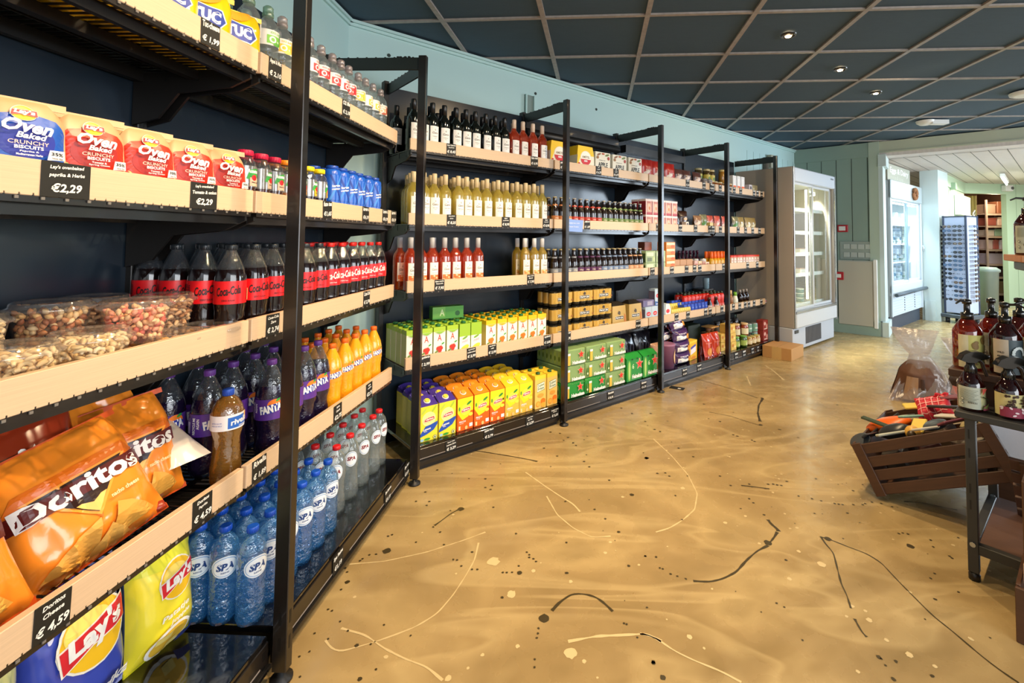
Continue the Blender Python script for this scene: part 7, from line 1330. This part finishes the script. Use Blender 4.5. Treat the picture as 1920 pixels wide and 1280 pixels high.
# ------------------------------------------------------------ foreground display table
TX = Vector((0.66, -0.751)); TY = Vector((0.751, 0.66)); TO = Vector((1.54, 1.82)); TM = Matrix(((TX.x, TY.x, 0, TO.x), (TX.y, TY.y, 0, TO.y), (0, 0, 1, 0), (0, 0, 0, 1)))
GRYS = mat('charcoal_table_steel', '#33322f', .45); WAL = mat('ribbed_walnut', '#5a4034', .5, var=.25, vscale=6, stretch=(2, 24, 1)); WOOD = mat('brown_crate_wood', '#4e3220', .5, var=.3, vscale=5, stretch=(1.5, 14, 14))
t = empty('display_table'); t.matrix_world = TM
def leg(x, y, h):
    m = MB(); m.cbox(x - .016, x + .016, y - .016, y + .016, .03, h, GRYS, .002); m.lathe([(.018, 0), (.018, .02), (.012, .03)], BLACKM, 12, x, y)
    for z in (.45, .52, .26, .32): m.box(x - .006 - .0, x - .001, y - .0166, y - .0155, z, z + .035, P('#0a0a0a'))
    m.cyl((x, y - .024, .135), (x, y - .02, .135), .009, CHROME, 10); m.build('leg', t)
leg(0.012, 0.012, .60); leg(.80, .012, .60); leg(.012, .52, .60); leg(.80, .52, .60)
m = MB(); m.cbox(-.03, .85, -.02, .55, .595, .62, GRYS, .003); m.build('table_top', t)
m = MB(); m.cbox(0, .82, 0.0, .03, .10, .135, GRYS, .002); m.cbox(-.005, .025, 0, .53, .10, .135, GRYS, .002); m.box(.02, .81, .02, .52, .118, .130, WAL); m.build('lower_shelf', t)
m = MB(); m.cbox(-.07, .85, .125, .55, .715, .745, mat('dark_plank', '#4a3022', .5, var=.2, vscale=9), .003); m.box(-.02, .84, .14, .16, .62, .715, mat('dark_plank', '#4a3022')); m.box(-.02, .84, .5, .52, .62, .715, mat('dark_plank', '#4a3022')); m.build('riser', t)
tag(t, 'charcoal steel display table carrying amber soap bottles', 'table')
AMB = clear('amber_bottle_plastic', (.62, .17, .05), .08, .04, body=.42, bcol='#7a1c06'); DAMB = clear('dark_amber_plastic', (.35, .08, .04), .08, .04, body=.5, bcol='#3c0f08'); PUMP = mat('black_pump_plastic', '#15130f', .18, coat=.5)
RL = random.Random(8)
def art(kind, r, z0, z1):
    h = z1 - z0; g = []
    if kind == 'monkey':
        g.append(('p', rect(-.075, z0, -.042, z1), P('#d8cfa8')))
        for i in range(5): g += [('p', ell(-.02 + .03 * (i % 3), z0 + h * (.2 + .16 * i), .011, .015, .3), P('#8a6a34')), ('p', ell(-.02 + .03 * (i % 3) + .004, z0 + h * (.2 + .16 * i) + .013, .007, .007), P('#8a6a34'))]
        g += [('p', [(-.04, z0 + h * .35), (.02, z0 + h * .15), (.02, z0 + h * .17), (-.04, z0 + h * .38)], P('#4f4a1c'))] + [('p', ell(-.03 + .02 * i, z0 + h * (.1 + .1 * i), .010, .003, .8 * i), P('#8f9a3a')) for i in range(4)]
    elif kind == 'snake':
        g.append(('p', rect(-.078, z0, -.030, z1), P('#c8b8a0')))
        for i, w in enumerate(('WILD', 'AND', 'HUNTED')): g.append(('t', w, -.054, z0 + h * (.62 - .11 * i), .03 if i == 2 else .022, .007, BK, .03))
        for i in range(5): g.append(('p', rect(-.07, z0 + h * (.28 - .03 * i), -.04, z0 + h * (.285 - .03 * i)), P('#6a5a4a')))
        for i in range(9):
            a = PI * i / 8; g.append(('p', ell(.0 + .018 * math.cos(a), z0 + h * .6 + .024 * math.sin(a), .005, .006, a), P('#cfd8d4')))
        for i in range(8): g.append(('p', ell(.0 + .007 * i, z0 + h * (.3 + .05 * math.sin(i)), .007, .004, .6 * i), P('#a8b8b8')))
        for i in range(6): g.append(('p', ell(.035 + .012 * (i % 2), z0 + h * (.15 + .14 * i), .005, .006, i), P('#b8c4c0')))
    elif kind == 'leopard':
        g.append(('p', rect(-.07, z0, -.045, z1), P('#cfc489')))
        for i in range(22):
            x, z = RL.uniform(-.035, .03), RL.uniform(z0 + h * .4, z1 - .005); g.append(('p', blob(x, z, .0048, RL, 8, .4), P('#3a2414')))
        g.append(('p', rect(-.045, z0, .038, z0 + h * .45), P('#8a2a44')))
        for i in range(9): g.append(('p', ell(RL.uniform(-.04, .03), RL.uniform(z0 + .004, z0 + h * .42), .005, .003, RL.uniform(0, 3)), P('#e0cdd0')))
        g.append(('p', rect(.038, z0, .056, z1), P('#6a3a58')))
    elif kind == 'leaf':
        g.append(('p', rect(-.07, z0, .005, z1), P('#b9bfae')))
        for i in range(9): g.append(('p', rect(-.062, z1 - .012 - .005 * i, -.004 - .006 * (i % 3), z1 - .0105 - .005 * i), P('#7d8474')))
        for z in (.42, .22): g += [('p', [(-.058, z0 + h * z), (-.051, z0 + h * z + .007), (-.044, z0 + h * z), (-.051, z0 + h * z - .007)], P('#5a5a52')), ('p', [(-.056, z0 + h * z), (-.051, z0 + h * z + .005), (-.046, z0 + h * z), (-.051, z0 + h * z - .005)], P('#c9cebf'))]
        for i in range(11): g.append(('p', rect(-.034 + .0022 * i, z0 + h * .26, -.0327 + .0022 * i - .0006 * (i % 2), z0 + h * .34), BK))
        g += [('p', [(.005, z0 + h * .6), (.05, z0 + h * .3), (.05, z0 + h * .34), (.005, z0 + h * .66)], P('#2f3a1c')), ('p', [(.005, z1), (.022, z1), (.005, z0 + h * .7)], P('#b8483a')), ('p', [(.005, z0), (.04, z0), (.012, z0 + h * .25)], P('#8a3a4a')), ('p', [(.005, z0 + .01), (.03, z0 + h * .3), (.02, z0 + .005)], P('#7a8a4a'))]
    return g
def pump_bottle(kind, labc, am, ang):
    t = empty('soap_pump_bottle'); r = .050
    m = MB(); m.lathe([(.038, .003), (.046, 0), (r, .012), (r, .150), (.047, .160), (.026, .196), (.020, .200), (.018, .206)], am, 26); m.build('bottle_body', t)
    m = MB(); m.lathe([(.021, .200), (.021, .226), (.011, .228), (.0105, .262), (.012, .266)], PUMP, 18); m.lathe([(.0155, .262), (.016, .278), (.006, .282)], PUMP, 16)
    m.tube([(0, 0, .272), (-.04 * math.cos(ang), -.04 * math.sin(ang), .276), (-.062 * math.cos(ang), -.062 * math.sin(ang), .266)], lambda u: .0055 - .002 * u, PUMP, 8); m.build('pump', t)
    wrap(r, .012, .142, P(labc), art(kind, r, .012, .142), span=2.55, n=28)(t); return t
def spray_bottle(kind, labc, am):
    t = empty('spray_bottle'); r = .042
    m = MB(); m.lathe([(.032, .003), (.039, 0), (r, .01), (r, .098), (.039, .106), (.024, .138), (.018, .142)], am, 24); m.build('bottle_body', t)
    m = MB(); m.lathe([(.019, .138), (.019, .160), (.014, .168), (.013, .182)], PUMP, 18)
    for i in range(18): m.box(-.0008, .0008, .0186, .0198, .14, .158, PUMP, xf=Matrix.Rotation(2 * PI * i / 18, 4, 'Z'))
    prof = [(-.042, .188), (-.030, .208), (-.005, .220), (.030, .220), (.052, .208), (.058, .196), (.020, .186), (.012, .178), (-.016, .178)]
    m.prism(prof, PUMP, 'y', -.012, .012); m.prism([(p[0] * .96, p[1] + .001) for p in prof], PUMP, 'y', -.015, .015); m.cyl((.056, 0, .202), (.066, 0, .202), .008, PUMP, 12); m.build('spray_head', t)
    m = MB(); m.tube([(.026, 0, .190), (.040, 0, .178), (.046, 0, .155), (.056, 0, .128)], lambda u: .008 - .002 * u, mat('trigger_brown', '#2c1d16', .25, coat=.3), 8); m.build('trigger', t)
    wrap(r, .012, .092, P(labc), art(kind, r, .012, .092), span=2.3, n=26)(t); return t
ppm = pump_bottle('monkey', '#cdc46e', AMB, .15); pps = pump_bottle('snake', '#46555a', DAMB, 2.0); ppp = pump_bottle('leaf', '#5a3448', AMB, -2.0)
RT = math.atan2(TX.y, TX.x)
def onT(proto, x, y, z, yaw, label, cat='bottle', group=None): putw(proto, TM @ Vector((x, y, z)), yaw=RT + yaw, label=label, cat=cat, group=group)
onT(ppm, -.015, .19, .745, 1.0, 'large amber pump bottle with yellow animal label at the table corner', group='amber pump bottles')
onT(pps, .100, .185, .745, .85, 'large dark pump bottle with teal snake label', group='amber pump bottles')
onT(ppp, .045, .32, .745, .7, 'amber pump bottle hidden behind the yellow labelled one', group='amber pump bottles')
onT(ppm, .170, .31, .745, .4, 'amber pump bottle behind the teal snake label, near the frame edge', group='amber pump bottles')
onT(pps, .215, .19, .745, .8, 'dark pump bottle cropped by the frame edge', group='amber pump bottles')
onT(pps, .12, .44, .745, .8, 'dark pump bottle in the third row of the riser', group='amber pump bottles')
s1 = spray_bottle('leaf', '#c5c493', DAMB); s2 = spray_bottle('leopard', '#cfc489', DAMB)
onT(s1, .012, .045, .62, .72, 'dark spray bottle with a white text label at the table corner', group='dark spray bottles'); onT(s2, .118, .045, .62, .62, 'dark spray bottle with leopard spots and a wine red label', group='dark spray bottles'); onT(s1, .225, .045, .62, .6, 'dark spray bottle cropped by the frame edge', group='dark spray bottles')
m = MB(); m.lathe([(.03, 0), (.034, .01), (.034, .12), (.02, .15), (.016, .155)], mat('copper_bottle', '#b07a50', .25, metal=.5), 18); m.lathe([(.019, .155), (.021, .16), (.021, .19), (.018, .195)], mat('brown_cap', '#2c120a', .15, coat=.5), 18); o = m.build('copper_bottle'); onT(o, .03, .49, .745, 0, 'copper bottle with a dark brown cap behind the pump bottles')
m = MB(); m.lathe([(.03, 0), (.034, .01), (.034, .14), (.022, .16)], AMB, 18); m.lathe([(.024, .158), (.024, .19)], PUMP, 18); o = m.build('amber_bottle'); onT(o, .21, .47, .745, 0, 'small amber bottle with black cap behind the pump bottles')
m = MB(); m.cbox(0, .16, 0, .1, 0, .2, clear('acrylic_box', (.95, .95, .95), .15, .05, .08), .004); o = m.build('acrylic_box'); onT(o, .23, .56, .745 - .0, 0, 'clear acrylic box at the back of the display riser', cat='box')
t = empty('gift_set', (0, 0, 0)); m = MB(); m.cbox(-.05, .05, -.03, .03, 0, .13, P('#d9cfc4'), .003); m.build('card_box', t); m = MB(); m.prism([(-.02, .06), (0, .095), (.02, .06), (0, .035)], RD, 'y', -.0315, -.03); m.build('red_badge', t); onT(t, .20, .62, .745, .9, 'pale box with a red diamond mark behind the bottles', cat='box')
# shelf with one amber bottle beyond the table, entering at the frame edge
m = MB(); m.cbox(0, .9, 0, .3, 1.168, 1.20, mat('pine_shelf', '#b0764a', .5, var=.15, vscale=4, stretch=(1, 10, 1)), .003); o = m.build('wooden_shelf'); o.matrix_world = Matrix.Translation((2.14, 2.20, 0)) @ Matrix.Rotation(-.55, 4, 'Z'); 
sh = empty('hanging_shelf'); adopt(o, sh); m = MB(); m.cbox(.03, .9, .04, .26, 1.125, 1.168, mat('dark_grey_rail', '#3f4146', .4), .006); o2 = m.build('shelf_rail'); o2.matrix_world = Matrix.Translation((2.14, 2.20, 0)) @ Matrix.Rotation(-.55, 4, 'Z'); adopt(o2, sh)
m = MB(); m.cbox(.80, .84, .24, .28, 0, 1.9, GRYS, .003); o3 = m.build('post'); o3.matrix_world = o2.matrix_world.copy(); adopt(o3, sh)
tag(sh, 'small wooden shelf on a grey rail beyond the display table', 'shelf')
ppx = pump_bottle('leaf', '#b9b48e', DAMB, 0); putw(ppx, (2.235, 2.26, 1.20), yaw=-.4, label='amber pump bottle standing alone on the small wooden shelf', cat='bottle', group='amber pump bottles')

# ------------------------------------------------------------ tilted crate with bargains
CM = Matrix.Translation((1.556, 2.363, .012)) @ Matrix.Rotation(-.8106, 4, 'Z') @ Matrix.Rotation(.0054, 4, 'X') @ Matrix.Rotation(-.463, 4, 'Y')
def crate(L, D, H, name='wooden_crate'):
    t = empty(name); th = .012
    def part(nm, fn): m = MB(); fn(m); m.build(nm, t)
    for y in (0, D - th):
        for k in range(4): part('slat', lambda m: m.cbox(.0, L, y, y + th, .005 + k * H * .25, .005 + k * H * .25 + H * .19, WOOD, .002))
    for x in (0, L - th):
        part('end_board', lambda m: m.cbox(x, x + th, th, D - th, 0, H, WOOD, .002))
    for x in (0, L - .045):
        for y in (-.010, D): part('corner_board', lambda m: m.cbox(x, x + .045, y, y + .010, 0, H, WOOD, .002))
    part('bottom', lambda m: m.box(.012, L - .012, .012, D - .012, 0, .01, WOOD)); return t
cr_ = crate(.586, .66, .244); cr_.matrix_world = CM; tag(cr_, 'brown slatted wooden crate tipped towards the aisle, full of bargains', 'crate')
m = MB(); m.box(0.40, 0.50, 0.3, 0.6, 0, .185, WOOD); o = m.build('support_box'); o.matrix_world = Matrix.Translation((1.556, 2.363, 0)) @ Matrix.Rotation(-.8106, 4, 'Z'); tag(o, 'wooden block propping up the tipped crate from below', 'box'); o.data.name = 'support_box'
def inC(o, x, y, z, rx=0, ry=0, rz=0, label='', cat='', group=None):
    o = inst(o); o.matrix_world = CM @ Matrix.Translation((x, y, z)) @ Matrix.Rotation(rz, 4, 'Z') @ Matrix.Rotation(rx, 4, 'X') @ Matrix.Rotation(ry, 4, 'Y'); 
    for k in ('label', 'category', 'group'):
        if k in o: del o[k]
    tag(o, label, cat, group)
m = MB(); m.ball((0, 0, 0), .09, P('#f06a14', .35), 18, 10, (1.3, .8, .42)); ogr = m.build('orange_frisbee'); inC(ogr, .10, .32, .235, label='glossy orange plastic case lying on top of the crate', cat='toy')
m = MB(); m.ball((0, 0, 0), .06, P('#2a2e33', .3), 14, 8, (1.3, .8, .6)); bl = m.build('black_case'); inC(bl, .17, .15, .235, label='rounded black case lying in the front of the crate', cat='case')
m = MB(); m.lathe([(.05, 0), (.052, .008), (.046, .012), (.012, .014)], P('#3c4146', .3), 20); dsk = m.build('grey_disc'); inC(dsk, .03, .05, .235, rx=.5, label='dark grey disc leaning on the front crate corner', cat='toy'); inC(dsk, .36, .12, .235, rx=.2, label='grey-blue disc near the middle of the crate', cat='toy')
m = MB(); vs = blob(0, 0, .075, random.Random(4), 16, .25)
a_, k_ = bag_mesh(.17, .15, .07, P('#c8283e', .6), [('p', rect(-.07, .02 + .03 * i, .07, .024 + .03 * i), P('#f0b0b0')) for i in range(4)] + [('p', rect(-.05 + .03 * i, .0, -.046 + .03 * i, .14), P('#f0b0b0')) for i in range(4)], 71, wr=.018)
t = empty('checked_bundle'); a_.build('cloth', t); k_.build('checks', t); inC(t, .30, .42, .20, rx=-.9, label='red checked cloth bundle tied up in the crate', cat='cloth')
def stick(c, L_, w): m = MB(); m.cbox(-L_ / 2, L_ / 2, -w / 2, w / 2, -.006, .006, P(c, .35), .004); return m.build('utensil')
U = [stick('#24262a', .26, .03), stick('#3a4a3a', .28, .025), stick('#b8bcae', .2, .035), stick('#e2c85a', .12, .06), stick('#8fb8ae', .11, .05), stick('#d8d4ca', .10, .07), stick('#7a3a44', .16, .05)]
nmz = ['black flat utensil', 'dark green stick', 'pale grey packet', 'yellow wrapped packet', 'mint green comb', 'white card packet', 'plum coloured packet']
pos = [(.06, .14), (.10, .22), (.20, .08), (.28, .16), (.24, .26), (.40, .24), (.44, .12), (.38, .34), (.46, .42), (.12, .44), (.22, .5), (.5, .3), (.33, .07), (.42, .52), (.08, .33), (.52, .2), (.3, .55), (.5, .5)]
for i, (x, y) in enumerate(pos):
    q = i % 7; inC(U[q], x, y, .240 + .02 * math.sin(i * 2.1) + .01 * (i % 3), rx=R.uniform(-.4, .4), ry=R.uniform(-.3, .3), rz=R.uniform(0, 3.1), label='%s among the crate bargains, %s from the crate corner' % (nmz[q], ORD[i + 1]), cat='utensil', group='bargain goods in the crate')
m = MB(); m.ball((0, 0, 0), .035, P('#d8a84a', .4), 12, 8); m.ball((.0, -.03, 0), .02, P('#3a2c14', .4), 10, 6); tg = m.build('tiger_toy'); inC(tg, .26, .10, .225, label='small yellow and black ball toy in the crate', cat='toy')
for i in range(6):
    m = MB(); m.cbox(-.05, .05, -.06, .06, -.05, .05, P(['#3a3430', '#6a3a3a', '#8a8478', '#4a4a52', '#5a4a3a', '#a89a6a'][i]), .01); o = m.build('packaged_item'); inC(o, .12 + .16 * (i % 3), .15 + .3 * (i // 3), .11, rz=.3 * i, label='%s packaged item deep in the tipped crate' % ['charcoal', 'dull red', 'grey', 'slate', 'brown', 'straw coloured'][i], cat='package')
# ---- sacks standing behind the crate
def sack(name, w, h, d, film, inner, seed, label, loc, yaw, txt):
    t = empty(name, loc, (0, 0, yaw)); a, k = bag_mesh(w, h, d, film, None, seed, wr=.028, flat_bottom=True, nu=26, nv=34)
    # gathered neck
    nv = []
    for (x, y, z) in a.v:
        u = z / h; q = 1 - .70 * min(1, u / .64) ** 1.5 if u < .64 else .30 + .42 * ((u - .64) / .36) ** .7
        nv.append((x * q + .03 * math.sin(u * 5), y * q, z))
    a.v = nv; a.build('film_bag', t)
    m = MB(); b, k = bag_mesh(w * .90, h * .56, d * .8, inner, txt, seed + 3, wr=.012, flat_bottom=True, tp=.4); b.v = [(x * (1 - .42 * min(1, z / (.56 * h)) ** 1.3), y, z) for x, y, z in b.v]
    if k: k.v = [(x * (1 - .42 * min(1, z / (.56 * h)) ** 1.3), y - .004, z) for x, y, z in k.v]
    b.build('paper_sack', t)
    if k: k.build('printed_front', t)
    tag(t, label, 'bag'); return t
FILM = clear('crinkled_clear_film', (.92, .89, .87), .05, .22, body=.34, bcol='#d8cdc6', bump=.6, bscale=40)
sack('plastic_sack', .44, .56, .28, FILM, mat('brown_paper', '#5a3a28', .6, var=.2), 81, 'clear plastic bag knotted round a brown paper sack behind the crate', (2.86, 3.80, 0), -.6, [('p', rect(.0, .03, .03, .19), P('#3a2418')), ('p', rect(-.12, .02, -.02, .2), P('#9a7a5e'))])
sack('plastic_sack', .40, .50, .26, FILM, mat('dark_brown_sack', '#3c2c24', .6, var=.2), 84, 'clear plastic bag with white printed lettering next to the knotted one', (3.16, 3.68, 0), -.7, [('t', 'MARSHMALLOW', -.01, .20, .22, .022, WH, .03, .1), ('p', rect(-.14, .09, .14, .15), P('#c9807a')), ('t', 'HAMSTEREN', 0, .12, .2, .02, P('#6a2424'), .03)])
# ---- standing crate and board at the frame edge
cz = crate(.36, .30, .17, 'wooden_crate'); cz.matrix_world = Matrix.Translation((1.455, 1.55, .0)) @ Matrix.Rotation(-.85, 4, 'Z'); tag(cz, 'dark wooden crate on the floor cut off by the lower frame corner', 'crate')
m = MB(); m.cbox(0, .022, 0, .25, 0, .32, WOOD, .003); m.box(-.001, .023, -.001, .012, 0, .06, P('#c9a27a')); o = m.build('wooden_board'); o.matrix_world = Matrix.Translation((1.49, 1.555, .172)) @ Matrix.Rotation(-.85, 4, 'Z'); tag(o, 'upright dark wooden board standing on the cropped crate', 'board')
m = MB()
for k in range(5): m.cbox(.0, .5, k * .085, k * .085 + .07, 0, .012, WAL, .002)
for x in (.03, .45): m.cbox(x, x + .03, 0, .42, -.012, 0, WOOD, .002)
o = m.build('slatted_panel'); o.matrix_world = TM @ Matrix.Translation((.10, .20, .14)) @ Matrix.Rotation(-.9, 4, 'X') @ Matrix.Translation((0, -.25, .15)); tag(o, 'leaning walnut slat panel under the display table', 'panel')
